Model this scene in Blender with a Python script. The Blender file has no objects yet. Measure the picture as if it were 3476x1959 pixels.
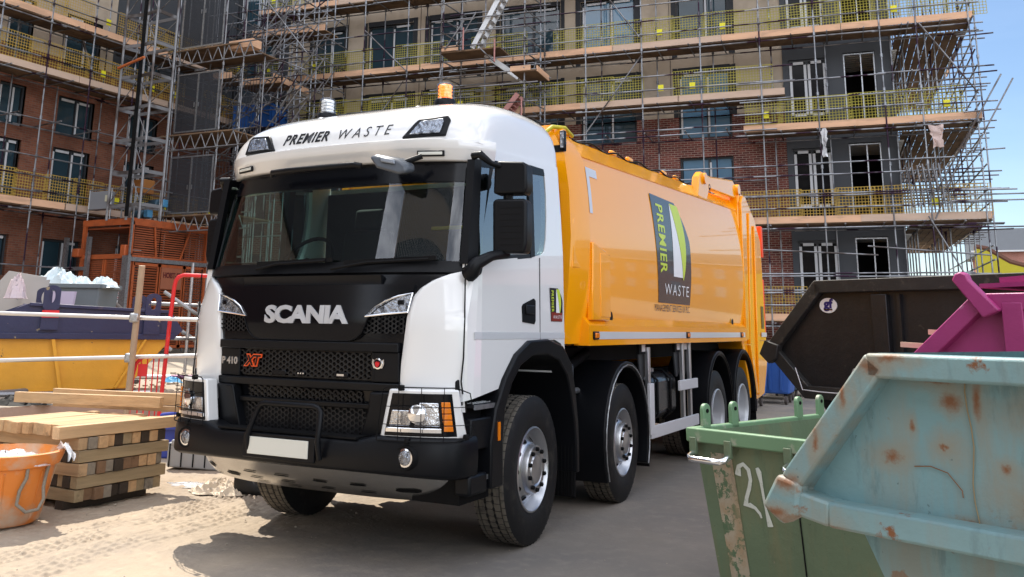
import bpy, bmesh, math, random
import numpy as np
from mathutils import Vector, Matrix
random.seed(7)
R = math.radians
SC = bpy.context.scene
COL = SC.collection

# ------------------------------------------------------------------ camera
cam_d = bpy.data.cameras.new('camera')
cam = bpy.data.objects.new('camera', cam_d)
COL.objects.link(cam)
SC.camera = cam
cam_d.sensor_width = 36.0
cam_d.lens = 31.656
cam_d.shift_x = (1738 - 1660.75) / 3476
cam_d.shift_y = -(979.5 - 473.26) / 3476
cam_d.clip_start = 0.05
cam_d.clip_end = 2000
YAW, PIT, ROL = -0.4946, 0.2049, 0.0146
fw = Vector((math.sin(YAW)*math.cos(PIT), math.cos(YAW)*math.cos(PIT), math.sin(PIT)))
rt = Vector((math.cos(YAW), -math.sin(YAW), 0))
up = rt.cross(fw)
r2 = rt*math.cos(ROL) + up*math.sin(ROL)
u2 = -rt*math.sin(ROL) + up*math.cos(ROL)
cam.matrix_world = Matrix(((r2.x, u2.x, -fw.x, 4.2198), (r2.y, u2.y, -fw.y, -6.3575), (r2.z, u2.z, -fw.z, 1.5531), (0, 0, 0, 1)))

# ------------------------------------------------------------------ light
SUN_TO = Vector((0.54, -0.40, -1.0)).normalized()      # the way the sunlight travels
world = bpy.data.worlds.new('World')
SC.world = world
world.use_nodes = True
wn = world.node_tree.nodes
wl = world.node_tree.links
wn.clear()
sky = wn.new('ShaderNodeTexSky')
sky.sky_type = 'NISHITA'
sky.sun_disc = False
sky.sun_elevation = math.asin(-SUN_TO.z)
sky.sun_rotation = math.atan2(-SUN_TO.x, -SUN_TO.y)
sky.air_density = 1.0
sky.dust_density = 0.15
sky.ozone_density = 2.5
bg = wn.new('ShaderNodeBackground')
bg.inputs['Strength'].default_value = 0.055
wo = wn.new('ShaderNodeOutputWorld')
# bright cloud field, added as fill light for the shaded sides
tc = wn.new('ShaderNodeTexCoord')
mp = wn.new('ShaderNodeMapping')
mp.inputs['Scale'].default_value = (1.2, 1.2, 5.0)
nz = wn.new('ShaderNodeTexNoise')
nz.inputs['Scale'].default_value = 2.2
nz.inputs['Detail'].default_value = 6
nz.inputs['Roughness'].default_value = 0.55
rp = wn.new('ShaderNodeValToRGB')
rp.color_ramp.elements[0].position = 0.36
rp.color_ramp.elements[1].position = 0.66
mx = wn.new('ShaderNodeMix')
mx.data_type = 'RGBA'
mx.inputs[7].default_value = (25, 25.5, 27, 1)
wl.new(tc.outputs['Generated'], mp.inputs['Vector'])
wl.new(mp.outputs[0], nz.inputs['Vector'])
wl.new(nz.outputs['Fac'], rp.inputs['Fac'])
# mask keeps the added cloud fill overhead and behind the viewer, faint elsewhere
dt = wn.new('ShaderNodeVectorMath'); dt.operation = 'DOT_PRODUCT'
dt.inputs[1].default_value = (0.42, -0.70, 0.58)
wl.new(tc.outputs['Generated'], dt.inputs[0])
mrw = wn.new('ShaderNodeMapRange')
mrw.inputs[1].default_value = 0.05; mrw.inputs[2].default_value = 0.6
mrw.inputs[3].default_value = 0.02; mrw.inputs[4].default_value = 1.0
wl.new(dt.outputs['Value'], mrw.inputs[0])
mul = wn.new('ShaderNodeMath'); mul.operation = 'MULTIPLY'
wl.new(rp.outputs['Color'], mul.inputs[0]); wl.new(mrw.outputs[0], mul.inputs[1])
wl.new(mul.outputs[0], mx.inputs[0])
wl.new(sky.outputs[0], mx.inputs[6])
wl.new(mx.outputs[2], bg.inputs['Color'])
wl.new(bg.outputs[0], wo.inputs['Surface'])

sun_d = bpy.data.lights.new('sun', 'SUN')
sun_d.energy = 2.45
sun_d.angle = R(0.53)
sun_d.color = (1.0, 0.93, 0.82)
sun = bpy.data.objects.new('sun', sun_d)
COL.objects.link(sun)
sun.location = (-20, 18, 40)
sun.rotation_euler = SUN_TO.to_track_quat('-Z', 'Y').to_euler()
vs = SC.view_settings
vs.view_transform = 'Standard'
vs.look = 'None'
vs.gamma = 1
vs.exposure = 1.57
SC.cycles.max_bounces = 8
SC.cycles.transparent_max_bounces = 16
SC.cycles.use_denoising = True
SC.cycles.caustics_reflective = False
SC.cycles.caustics_refractive = False
SC.cycles.sample_clamp_indirect = 6.0

# ------------------------------------------------------------------ helpers
def lin(r, g, b):
    def f(c):
        c /= 255.0
        return c/12.92 if c <= 0.04045 else ((c+0.055)/1.055)**2.4
    return (f(r), f(g), f(b), 1.0)

MATS = {}
def mat(name, c, rough=0.5, metal=0.0, c2=None, scale=6.0, lo=0.45, hi=0.6, var=0.12, bump=0.0, bscale=60.0, coat=0.0, spec=0.5, stretch=(1, 1, 1), detail=6.0, emit=None, estr=0.0, c3=None, s3=3.0, lo3=0.6, hi3=0.7, trans=0.0, ior=1.45, vs=1.7):
    m = bpy.data.materials.new(name)
    m.use_nodes = True
    n = m.node_tree.nodes
    l = m.node_tree.links
    b = n['Principled BSDF']
    b.inputs['Roughness'].default_value = rough
    b.inputs['Metallic'].default_value = metal
    b.inputs['Coat Weight'].default_value = coat
    b.inputs['Coat Roughness'].default_value = 0.03
    b.inputs['Specular IOR Level'].default_value = spec
    b.inputs['Transmission Weight'].default_value = trans
    b.inputs['IOR'].default_value = ior
    t = n.new('ShaderNodeTexCoord')
    mpn = n.new('ShaderNodeMapping')
    mpn.inputs['Scale'].default_value = stretch
    l.new(t.outputs['Object'], mpn.inputs[0])
    def noise(s, d=detail):
        k = n.new('ShaderNodeTexNoise')
        k.inputs['Scale'].default_value = s
        k.inputs['Detail'].default_value = d
        k.inputs['Roughness'].default_value = 0.6
        l.new(mpn.outputs[0], k.inputs['Vector'])
        return k.outputs['Fac']
    def ramp(fac, a, bb):
        k = n.new('ShaderNodeMapRange')
        k.inputs[1].default_value = a
        k.inputs[2].default_value = bb
        l.new(fac, k.inputs[0])
        return k.outputs[0]
    def mixc(f, a, bb):
        k = n.new('ShaderNodeMix')
        k.data_type = 'RGBA'
        l.new(f, k.inputs[0])
        for s, v in ((6, a), (7, bb)):
            if isinstance(v, tuple):
                k.inputs[s].default_value = v
            else:
                l.new(v, k.inputs[s])
        return k.outputs[2]
    dark = tuple(x*(1-var) for x in c[:3]) + (1,)
    lite = tuple(min(1, x*(1+var)) for x in c[:3]) + (1,)
    cur = mixc(noise(vs), dark, lite) if var > 0 else None
    if c2:
        cur = mixc(ramp(noise(scale), lo, hi), cur if cur is not None else tuple(c), tuple(c2))
    if c3:
        cur = mixc(ramp(noise(s3), lo3, hi3), cur if cur is not None else tuple(c), tuple(c3))
    if cur is not None:
        l.new(cur, b.inputs['Base Color'])
    else:
        b.inputs['Base Color'].default_value = c
    if bump > 0:
        k = n.new('ShaderNodeBump')
        k.inputs['Strength'].default_value = bump
        k.inputs['Distance'].default_value = 0.02
        l.new(noise(bscale, 4), k.inputs['Height'])
        l.new(k.outputs[0], b.inputs['Normal'])
    if emit:
        b.inputs['Emission Color'].default_value = emit
        b.inputs['Emission Strength'].default_value = estr
    MATS[name] = m
    return m

class MB:
    """collects shapes, links them as one mesh object"""
    def __init__(s):
        s.v = []; s.f = []; s.k = []
    def add(s, vs, fs, k=0):
        o = len(s.v)
        s.v += [tuple(p) for p in vs]
        s.f += [tuple(i+o for i in f) for f in fs]
        s.k += [k]*len(fs)
        return s
    def box(s, c, d, rz=0.0, k=0, ry=0.0, rx=0.0):
        x, y, z = d[0]/2, d[1]/2, d[2]/2
        vs = [Vector((a*x, b*y, e*z)) for e in (-1, 1) for b in (-1, 1) for a in (-1, 1)]
        M_ = Matrix.Rotation(rz, 3, 'Z') @ Matrix.Rotation(ry, 3, 'Y') @ Matrix.Rotation(rx, 3, 'X')
        c = Vector(c)
        vs = [M_ @ p + c for p in vs]
        return s.add(vs, [(0, 2, 3, 1), (4, 5, 7, 6), (0, 1, 5, 4), (2, 6, 7, 3), (0, 4, 6, 2), (1, 3, 7, 5)], k)
    def beam(s, p0, p1, w, h, k=0, roll=0.0):
        p0 = Vector(p0); p1 = Vector(p1)
        d = (p1-p0).normalized()
        ref = Vector((0, 0, 1)) if abs(d.z) < 0.95 else Vector((0, 1, 0))
        a = d.cross(ref).normalized()
        b = a.cross(d)
        if roll:
            a, b = a*math.cos(roll)+b*math.sin(roll), b*math.cos(roll)-a*math.sin(roll)
        vs = []
        for p in (p0, p1):
            for i, j in ((-1, -1), (1, -1), (1, 1), (-1, 1)):
                vs.append(p + a*(i*w/2) + b*(j*h/2))
        return s.add(vs, [(0, 1, 2, 3), (7, 6, 5, 4), (0, 4, 5, 1), (1, 5, 6, 2), (2, 6, 7, 3), (3, 7, 4, 0)], k)
    def tube(s, p0, p1, r, n=8, k=0, r1=None):
        p0 = Vector(p0); p1 = Vector(p1)
        r1 = r if r1 is None else r1
        d = (p1-p0).normalized()
        ref = Vector((0, 0, 1)) if abs(d.z) < 0.95 else Vector((1, 0, 0))
        a = d.cross(ref).normalized()
        b = a.cross(d)
        vs = []
        for p, rr in ((p0, r), (p1, r1)):
            for i in range(n):
                t = 2*math.pi*i/n
                vs.append(p + (a*math.cos(t) + b*math.sin(t))*rr)
        fs = [(i, i+n, (i+1) % n + n, (i+1) % n) for i in range(n)]
        fs += [tuple(range(n)), tuple(range(2*n-1, n-1, -1))]
        return s.add(vs, fs, k)
    def path(s, pts, r, n=8, k=0, closed=False):
        pts = [Vector(p) for p in pts]
        m = len(pts)
        vs = []
        a = None
        for i, p in enumerate(pts):
            if closed:
                d = (pts[(i+1) % m] - pts[i-1]).normalized()
            else:
                d = (pts[min(i+1, m-1)] - pts[max(i-1, 0)]).normalized()
            if a is None:
                ref = Vector((0, 0, 1)) if abs(d.z) < 0.9 else Vector((1, 0, 0))
                a = d.cross(ref).normalized()
            else:
                a = (a - d*a.dot(d)).normalized()
            b = d.cross(a)
            rr = r[i] if isinstance(r, (list, tuple)) else r
            for j in range(n):
                t = 2*math.pi*j/n
                vs.append(p + (a*math.cos(t) + b*math.sin(t))*rr)
        fs = []
        for i in range(m if closed else m-1):
            q = (i+1) % m
            for j in range(n):
                fs.append((i*n+j, i*n+(j+1) % n, q*n+(j+1) % n, q*n+j))
        if not closed:
            fs += [tuple(range(n-1, -1, -1)), tuple(range((m-1)*n, m*n))]
        return s.add(vs, fs, k)
    def lathe(s, prof, o, axis='X', n=32, k=0, cap=True):
        """prof: (along, radius)"""
        vs = []
        for a, r in prof:
            for i in range(n):
                t = 2*math.pi*i/n
                c_, s_ = r*math.cos(t), r*math.sin(t)
                if axis == 'X': q = (a, c_, s_)
                elif axis == 'Y': q = (s_, a, c_)
                else: q = (c_, s_, a)
                vs.append((o[0]+q[0], o[1]+q[1], o[2]+q[2]))
        fs = []
        for j in range(len(prof)-1):
            for i in range(n):
                q = (i+1) % n
                fs.append((j*n+i, j*n+q, (j+1)*n+q, (j+1)*n+i))
        if cap:
            m = len(prof)-1
            fs += [tuple(range(n-1, -1, -1)), tuple(range(m*n, m*n+n))]
        return s.add(vs, fs, k)
    def prism(s, poly, o, u, v, w, k=0, kside=None):
        """polygon in the plane (u, v) at o, pushed along the vector w"""
        o = Vector(o); u = Vector(u); v = Vector(v); w = Vector(w)
        n = len(poly)
        vs = [o + u*a + v*b for a, b in poly] + [o + u*a + v*b + w for a, b in poly]
        fs = [(i, (i+1) % n, (i+1) % n + n, i+n) for i in range(n)]
        s.add(vs, fs, k if kside is None else kside)
        o2 = len(s.v) - 2*n
        s.f += [tuple(o2+i for i in range(n-1, -1, -1)), tuple(o2+i for i in range(n, 2*n))]
        s.k += [k, k]
        return s
    def grid(s, fn, us, vs_, k=0, flip=False):
        pts = [fn(a, b) for a in us for b in vs_]
        nv = len(vs_)
        fs = []
        for i in range(len(us)-1):
            for j in range(nv-1):
                q = (i*nv+j, (i+1)*nv+j, (i+1)*nv+j+1, i*nv+j+1)
                fs.append(q[::-1] if flip else q)
        return s.add(pts, fs, k)
    def shell(s, fo, fi, us, vs_, k=0):
        """closed slab between an outer and an inner surface"""
        nu, nv = len(us), len(vs_)
        po = [fo(a, b) for a in us for b in vs_]
        pi = [fi(a, b) for a in us for b in vs_]
        N = nu*nv
        fs = []
        for i in range(nu-1):
            for j in range(nv-1):
                q = (i*nv+j, (i+1)*nv+j, (i+1)*nv+j+1, i*nv+j+1)
                fs.append(q)
                fs.append(tuple(x+N for x in q[::-1]))
        edge = [(i*nv) for i in range(nu)] + [(nu-1)*nv+j for j in range(1, nv)] + [i*nv+nv-1 for i in range(nu-2, -1, -1)] + [j for j in range(nv-2, 0, -1)]
        m = len(edge)
        for i in range(m):
            a, b = edge[i], edge[(i+1) % m]
            fs.append((b, a, a+N, b+N))
        return s.add(po+pi, fs, k)
    def build(s, name, mats, parent=None, smooth=35, bevel=0.0, label=None, fix=True, segs=2, loc=None, rz=0.0):
        me = bpy.data.meshes.new(name)
        me.from_pydata(s.v, [], s.f)
        if not isinstance(mats, (list, tuple)):
            mats = [mats]
        for m in mats:
            me.materials.append(m)
        if len(mats) > 1:
            me.polygons.foreach_set('material_index', s.k)
        if fix:
            b_ = bmesh.new()
            b_.from_mesh(me)
            bmesh.ops.recalc_face_normals(b_, faces=b_.faces[:])
            b_.to_mesh(me)
            b_.free()
        if smooth:
            me.polygons.foreach_set('use_smooth', [True]*len(me.polygons))
            me.set_sharp_from_angle(angle=R(smooth))
        me.update()
        o = bpy.data.objects.new(name, me)
        COL.objects.link(o)
        if parent: o.parent = parent
        if loc is not None: o.location = loc
        if rz: o.rotation_euler = (0, 0, rz)
        if bevel:
            md = o.modifiers.new('bevel', 'BEVEL')
            md.width = bevel
            md.segments = segs
            md.limit_method = 'ANGLE'
            md.angle_limit = R(40)
        if label: o['label'] = label
        return o

def tag(o, label, cat, group=None, kind=None):
    o['label'] = label
    o['category'] = cat
    if group: o['group'] = group
    if kind: o['kind'] = kind
    return o

def empty(name, loc=(0, 0, 0), rz=0.0):
    o = bpy.data.objects.new(name, None)
    o.empty_display_size = 0.2
    o.location = loc
    o.rotation_euler = (0, 0, rz)
    COL.objects.link(o)
    return o

def thing(name, label, cat, loc=(0, 0, 0), rz=0.0, group=None):
    return tag(empty(name, loc, rz), label, cat, group)

def dup(root, loc, rz=None, label=None):
    r = root.copy()
    COL.objects.link(r)
    r.location = loc
    if rz is not None: r.rotation_euler = (0, 0, rz)
    if label: r['label'] = label
    for ch in list(root.children):
        c = ch.copy(); COL.objects.link(c); c.parent = r
        for g in ch.children:
            d = g.copy(); COL.objects.link(d); d.parent = c
    return r

CAMP = Vector((4.2198, -6.3575, 1.5531))
def parts(root, name, items, m, limit=95, smooth=40, fix=False):
    """items: list of (MB, centre in root coordinates).  The nearest become parts, the rest one stuff part."""
    Mw = Matrix.Translation(root.location) @ Matrix.Rotation(root.rotation_euler.z, 4, 'Z')
    items = sorted(items, key=lambda t: (Mw @ Vector(t[1]) - CAMP).length)
    for b, c in items[:limit]:
        b.build(name, m, root, smooth, fix=fix)
    if len(items) > limit:
        w = MB()
        for b, c in items[limit:]:
            o = len(w.v)
            w.v += b.v
            w.f += [tuple(i+o for i in f) for f in b.f]
            w.k += b.k
        o = w.build(name, m, root, smooth, fix=fix)
        o['kind'] = 'stuff'

def text_mb(txt, size, fn, sx=1.0, shear=0.0, bold=0.0, depth=0.004, space=1.0, res=3):
    """lettering as mesh; fn maps (along, up, out) to a point"""
    cu = bpy.data.curves.new('t', 'FONT')
    cu.body = txt
    cu.size = size
    cu.shear = shear
    cu.offset = bold
    cu.extrude = depth/2
    cu.space_character = space
    cu.align_x = 'CENTER'
    cu.align_y = 'CENTER'
    cu.resolution_u = res
    o = bpy.data.objects.new('t', cu)
    COL.objects.link(o)
    dg = bpy.context.evaluated_depsgraph_get()
    me = o.evaluated_get(dg).to_mesh()
    b = MB()
    b.add([fn(p.co.x*sx, p.co.y, p.co.z) for p in me.vertices], [tuple(p.vertices) for p in me.polygons])
    o.evaluated_get(dg).to_mesh_clear()
    bpy.data.objects.remove(o)
    bpy.data.curves.remove(cu)
    return b

def lerp(a, b, t): return a + (b-a)*t
def pw(z, pts):
    if z <= pts[0][0]: return pts[0][1]
    for (a, b), (c, d) in zip(pts, pts[1:]):
        if z <= c: return lerp(b, d, (z-a)/(c-a))
    return pts[-1][1]
def lsp(a, b, n): return [a + (b-a)*i/(n-1) for i in range(n)]

# ------------------------------------------------------------------ materials
WHITE = mat('white_paint', (0.72, 0.72, 0.715, 1), 0.16, var=0.015, coat=1.0)
ORANGE = mat('orange_paint', (0.88, 0.35, 0.002, 1), 0.2, var=0.03, coat=0.75, spec=0.3, vs=0.8)
BLACKP = mat('black_plastic', (0.0045, 0.005, 0.0065, 1), 0.38, var=0.1, bump=0.04, bscale=300, spec=0.22)
BLACKG = mat('black_gloss', (0.003, 0.0034, 0.005, 1), 0.16, var=0.05, spec=0.3)
BLACKM = mat('black_matt', (0.004, 0.004, 0.0045, 1), 0.7, var=0.1, spec=0.2)
RUBBER = mat('tyre_rubber', (0.009, 0.009, 0.0095, 1), 0.62, spec=0.3, var=0.15, c2=(0.04, 0.036, 0.03, 1), scale=9, lo=0.55, hi=0.75, bump=0.1, bscale=120)
TREAD = mat('dusty_tread', (0.12, 0.105, 0.085, 1), 0.85, var=0.2, c2=(0.05, 0.045, 0.04, 1), scale=12, lo=0.5, hi=0.7)
CHROME = mat('chrome', (0.8, 0.81, 0.83, 1), 0.12, 1.0, var=0.03)
ALU = mat('brushed_alloy', (0.55, 0.56, 0.58, 1), 0.34, 0.95, var=0.08)
GALV = mat('galvanised_steel', (0.42, 0.44, 0.46, 1), 0.38, 0.85, var=0.15, c2=(0.3, 0.3, 0.31, 1), scale=20)
SILVERP = mat('silver_paint', (0.5, 0.51, 0.53, 1), 0.35, 0.3, var=0.05)
PALEGREY = mat('pale_grey_paint', (0.58, 0.58, 0.6, 1), 0.4, var=0.05)
HEADREF = mat('headlamp_chrome', (0.66, 0.68, 0.72, 1), 0.1, 1.0, var=0.1, c2=(0.3, 0.31, 0.34, 1), scale=9, lo=0.5, hi=0.56, bump=0.35, bscale=22)
AMBER = mat('amber_lens', (0.75, 0.2, 0.01, 1), 0.1, var=0.05, coat=0.6)
LAMPGLASS = mat('lamp_reflector', (0.36, 0.39, 0.44, 1), 0.16, 0.95, var=0.25, vs=14, c2=(0.10, 0.11, 0.13, 1), scale=26, lo=0.5, hi=0.6, bump=0.7, bscale=45)
DECALW = mat('white_vinyl', (0.75, 0.75, 0.76, 1), 0.3, var=0.02)
DECALK = mat('black_vinyl', (0.012, 0.012, 0.014, 1), 0.25, var=0.02, coat=0.4)
DECALL = mat('lime_vinyl', (0.5, 0.62, 0.03, 1), 0.3, var=0.02)
REDP = mat('red_paint', (0.62, 0.015, 0.02, 1), 0.4, var=0.08)
PLATE = mat('blank_plate', (0.62, 0.62, 0.56, 1), 0.4, var=0.01)
REFLT = mat('reflective_tape', (0.6, 0.62, 0.64, 1), 0.3, 0.2, var=0.06)
SEATM = mat('seat_fabric', (0.008, 0.008, 0.009, 1), 0.8, var=0.2)
HIVIS = mat('yellow_grab_rail', (0.7, 0.42, 0.03, 1), 0.4, var=0.05)

def glass(name, tint, refl=0.06, through=0.75, rough=0.0, ior=1.52):
    """sheet of glass: mirror reflection by Fresnel over a tinted see-through"""
    m = bpy.data.materials.new(name)
    m.use_nodes = True
    n = m.node_tree.nodes; l = m.node_tree.links
    n.clear()
    out = n.new('ShaderNodeOutputMaterial')
    tr = n.new('ShaderNodeBsdfTransparent'); tr.inputs[0].default_value = tint
    gl = n.new('ShaderNodeBsdfGlossy'); gl.inputs['Roughness'].default_value = rough
    gl.inputs['Color'].default_value = (0.95, 0.97, 1, 1)
    fr = n.new('ShaderNodeFresnel'); fr.inputs[0].default_value = ior
    ad = n.new('ShaderNodeMath'); ad.operation = 'ADD'; ad.inputs[1].default_value = refl
    ge = n.new('ShaderNodeNewGeometry')
    iv = n.new('ShaderNodeMath'); iv.operation = 'SUBTRACT'; iv.inputs[0].default_value = 1.0
    l.new(ge.outputs['Backfacing'], iv.inputs[1])
    ma = n.new('ShaderNodeMath'); ma.operation = 'MULTIPLY'
    l.new(iv.outputs[0], ma.inputs[1])
    mixs = n.new('ShaderNodeMixShader')
    l.new(fr.outputs[0], ad.inputs[0]); l.new(ad.outputs[0], ma.inputs[0]); l.new(ma.outputs[0], mixs.inputs[0])
    l.new(tr.outputs[0], mixs.inputs[1]); l.new(gl.outputs[0], mixs.inputs[2])
    l.new(mixs.outputs[0], out.inputs[0])
    return m
GLASS = glass('windscreen_glass', (0.66, 0.79, 0.76, 1), 0.03)
SIDEGLASS = glass('door_glass', (0.4, 0.5, 0.5, 1), 0.2)
CABGLASS = glass('far_door_glass', (0.78, 0.9, 0.84, 1), 0.0)
LENS = glass('clear_lens', (0.9, 0.92, 0.93, 1), 0.05)
# ================================================================== the refuse truck
truck = thing('refuse_truck', 'white and orange eight-wheel refuse truck parked facing the camera in the yard', 'truck')
T = truck
W_, D_, N_ = 1.24, 0.335, 2.65
FPTS = [(0.95, -1.20), (1.2, -1.24), (1.6, -1.255), (1.86, -1.22), (1.95, -1.185), (2.62, -1.03), (2.70, -1.01), (2.9, -1.0)]
def WZ(z): return pw(z, [(1.95, 1.24), (2.7, 1.215), (2.9, 1.205)])
def CF0(x, z):
    w = WZ(z)
    q = min(1.0, abs(x)/w)
    return pw(z, FPTS) + D_*(1-(1-q**N_)**(1/N_)) + 0.06*q**6*max(0, min(1, (z-1.6)/0.3))
def CF(x, z, off=0.0):
    """point on the cab front, pushed outwards"""
    w = WZ(z)
    x = max(-w, min(w, x))
    h = 0.004
    y = CF0(x, z)
    xa, xb = max(-w, x-h), min(w, x+h)
    dx = (CF0(xb, z)-CF0(xa, z))/(xb-xa)
    dz = (CF0(x, z+h)-CF0(x, z-h))/(2*h)
    n = Vector((dx, -1, dz)).normalized()
    return Vector((x, y, z)) + n*off
def xsp(x0, x1, n):
    """columns, closer together near the corners"""
    out = []
    a = math.asin(max(-1, min(1, x0/W_))); b = math.asin(max(-1, min(1, x1/W_)))
    return [W_*math.sin(a+(b-a)*i/(n-1)) for i in range(n)]
def patch(zs, xl, xr, off, t, n=14):
    """slab on the cab front between the curves xl(z), xr(z)"""
    b = MB()
    fo = lambda u, z: CF(lerp(xl(z), xr(z), u), z, off)
    fi = lambda u, z: CF(lerp(xl(z), xr(z), u), z, off-t)
    us = [0.5-0.5*math.cos(math.pi*i/(n-1)) for i in range(n)]
    return b.shell(fo, fi, us, zs)
def cst(v): return lambda z: v

# --- white shell
sh = MB()
def xside(y): return 1.24 - (0.04*((-0.9-y)/0.17)**2 if y < -0.9 else 0)
def side_poly(b, poly, s, t=0.05, k=0, off=0.0):
    o = len(b.v)
    n = len(poly)
    sh_ = lambda y, z: 0.05*min(1, max(0, (z-1.9)/0.06)) + 0.08*max(0, z-1.95)/0.75 if y < -0.95 else 0.0
    vo = [(s*(xside(y)+off-(0.028*max(0, z-1.95)/0.75)), y+sh_(y, z), z) for y, z in poly]
    vi = [(p[0]-s*t, p[1], p[2]) for p in vo]
    b.add(vo+vi, [tuple(range(n)), tuple(range(2*n-1, n-1, -1))] + [(i, (i+1) % n, (i+1) % n+n, i+n) for i in range(n)], k)
for s in (-1, 1):
    side_poly(sh, [(-1.07, 1.07), (-0.985, 1.085), (-0.985, 1.985), (-1.07, 1.975)], s)
    side_poly(sh, [(-0.985, 1.085), (-0.9, 1.1), (-0.9, 1.99), (-0.985, 1.985)], s)
    side_poly(sh, [(-0.9, 1.1), (-0.44, 1.16), (-0.36, 1.28), (-0.30, 1.37), (-0.2, 1.42), (-0.05, 1.45), (0.3, 1.46), (0.42, 1.43), (0.50, 1.36), (0.485, 2.13), (-0.04, 2.09), (-0.9, 1.99)], s)
    side_poly(sh, [(-0.04, 2.09), (0.485, 2.13), (0.47, 2.45), (0.185, 2.42), (0.16, 2.24), (0.12, 2.14), (0.06, 2.105)], s)
    side_poly(sh, [(0.185, 2.42), (0.47, 2.45), (0.44, 2.82), (0.15, 2.80), (0.175, 2.74), (0.19, 2.6)], s)
    side_poly(sh, [(-0.76, 2.725), (0.15, 2.80), (0.44, 2.82), (0.43, 2.86), (-0.72, 2.81), (-0.76, 2.79)], s)
sh.box((0, 0.455, 2.0), (2.3, 0.04, 1.6))
shell_o = sh.build('cab_shell', WHITE, T, 40)
# --- roof
H_ = [(0.0, 0.10), (0.015, 0.19), (0.045, 0.275), (0.09, 0.345), (0.17, 0.41), (0.28, 0.46), (0.42, 0.495), (0.6, 0.51), (0.8, 0.505), (0.9, 0.49), (0.96, 0.45), (0.99, 0.36), (1.0, 0.22)]
def roofp(u, v):
    w = lerp(1.2, 1.19, v)
    x = u*w
    yf = -1.0 + 0.26*(1-(1-min(1, abs(u))**3)**(1/3.0))
    y = lerp(yf, 0.46, v)
    z = 2.765 + 0.045*v + pw(v, H_)*(1-min(1, abs(u))**5.5)**(1/5.5)
    return (x, y, z)
ru = [math.sin(math.pi/2*t) for t in lsp(-1, 1, 41)]
rv = [0, .005, .01, .02, .04, .06, .09, .13, .18, .25, .33, .42, .5, .6, .7, .8, .86, .9, .93, .96, .98, .99, 1.0]
rf = MB().grid(roofp, ru, rv)
roof_o = rf.build('roof', WHITE, T, 60)
def roof_off(x, v, off):
    """point on the roof front pushed out"""
    u = x/1.2
    p = Vector(roofp(u, v)); a = Vector(roofp(u+0.01, v)); b = Vector(roofp(u, v+0.01))
    n = (a-p).cross(b-p).normalized()
    if n.z < 0: n = -n
    return p + n*off
def roof_v(z, x=0.0):
    lo, hi = 0.0, 0.4
    for _ in range(30):
        m = (lo+hi)/2
        if roofp(x/1.2, m)[2] < z: lo = m
        else: hi = m
    return lo
# --- visor
VZ = [(2.712, 0.02), (2.714, 0.045), (2.722, 0.055), (2.795, 0.086), (2.80, 0.09), (2.862, 0.094), (2.868, 0.085), (2.869, -0.06)]
vz = [a for a, b in VZ]
vis = MB()
def viso(u, i):
    z, o = VZ[int(i)]
    x = u*1.2
    p = CF(x, 2.72, 0)
    n = CF(x, 2.72, 1) - p
    p = p + n*(o*(1-0.55*max(0, abs(u)-0.75)/0.25))
    return (p.x, p.y, z - 0.012*abs(u)**2)
def visi(u, i):
    p = CF(u*1.2, 2.72, -0.03)
    return (p.x, p.y, VZ[int(i)][0] - 0.012*abs(u)**2)
vis.shell(viso, visi, [x/1.24 for x in xsp(-1.24, 1.24, 40)], list(range(len(VZ))))
visor_o = vis.build('visor', WHITE, T, 50)
for s in (-1, 1):
    b = MB()
    p = CF(s*0.85, 2.72, 0.072); q = CF(s*0.95, 2.72, 0.069)
    ang = math.atan2(q.y-p.y, q.x-p.x)
    b.box((p.x, p.y, 2.752), (0.2, 0.02, 0.042), ang)
    m_ = b.build('marker_housing', BLACKP, visor_o, bevel=0.004)
    MB().box((p.x, p.y-0.008, 2.752), (0.175, 0.014, 0.022), ang).build('marker_lens', PLATE, visor_o, bevel=0.003)

# --- black areas of the front
fr = MB()
fr.shell(lambda x, z: CF(x, z, -0.012), lambda x, z: CF(x, z, -0.05), xsp(-1.2, 1.2, 36), [1.0, 1.1, 1.2, 1.35, 1.5, 1.65, 1.78, 1.86, 1.92, 1.955])
fr.build('front_panel', BLACKG, T, 50)
hb = MB().shell(lambda x, z: CF(x, z, 0.006), lambda x, z: CF(x, z, -0.03), xsp(-1.19, 1.19, 36), [2.555, 2.6, 2.66, 2.714])
hb.build('windscreen_header', BLACKG, T, 50)
cw = MB().shell(lambda x, z: CF(x, z, 0.012), lambda x, z: CF(x, z, -0.03), xsp(-1.2, 1.2, 36), [1.905, 1.915, 1.955, 1.965])
cw.build('cowl', BLACKP, T, 50)
lip = MB().shell(lambda x, z: CF(x, z, 0.035 if 1.845 < z < 1.88 else 0.01), lambda x, z: CF(x, z, -0.02), lsp(-0.62, 0.62, 20), [1.825, 1.845, 1.875, 1.885])
lip.build('cowl_lip', BLACKP, T, 40)
# windscreen glass and pillars
ws = MB().shell(lambda x, z: CF(x, z, 0.0), lambda x, z: CF(x, z, -0.008), xsp(-1.16, 1.16, 40), lsp(1.955, 2.615, 9))
ws.build('windscreen', GLASS, T, 60)
wb = MB()
for z0, z1 in ((1.955, 1.985),):
    wb.shell(lambda x, z: CF(x, z, 0.004), lambda x, z: CF(x, z, -0.012), xsp(-1.16, 1.16, 40), [z0, z1])
for s in (-1, 1):
    wb.shell(lambda x, z: CF(s*x, z, 0.006), lambda x, z: CF(s*x, z, -0.05), [1.13, 1.16, 1.185, 1.205], lsp(1.955, 2.70, 8))
wb.build('windscreen_surround', BLACKP, T, 50)
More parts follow.
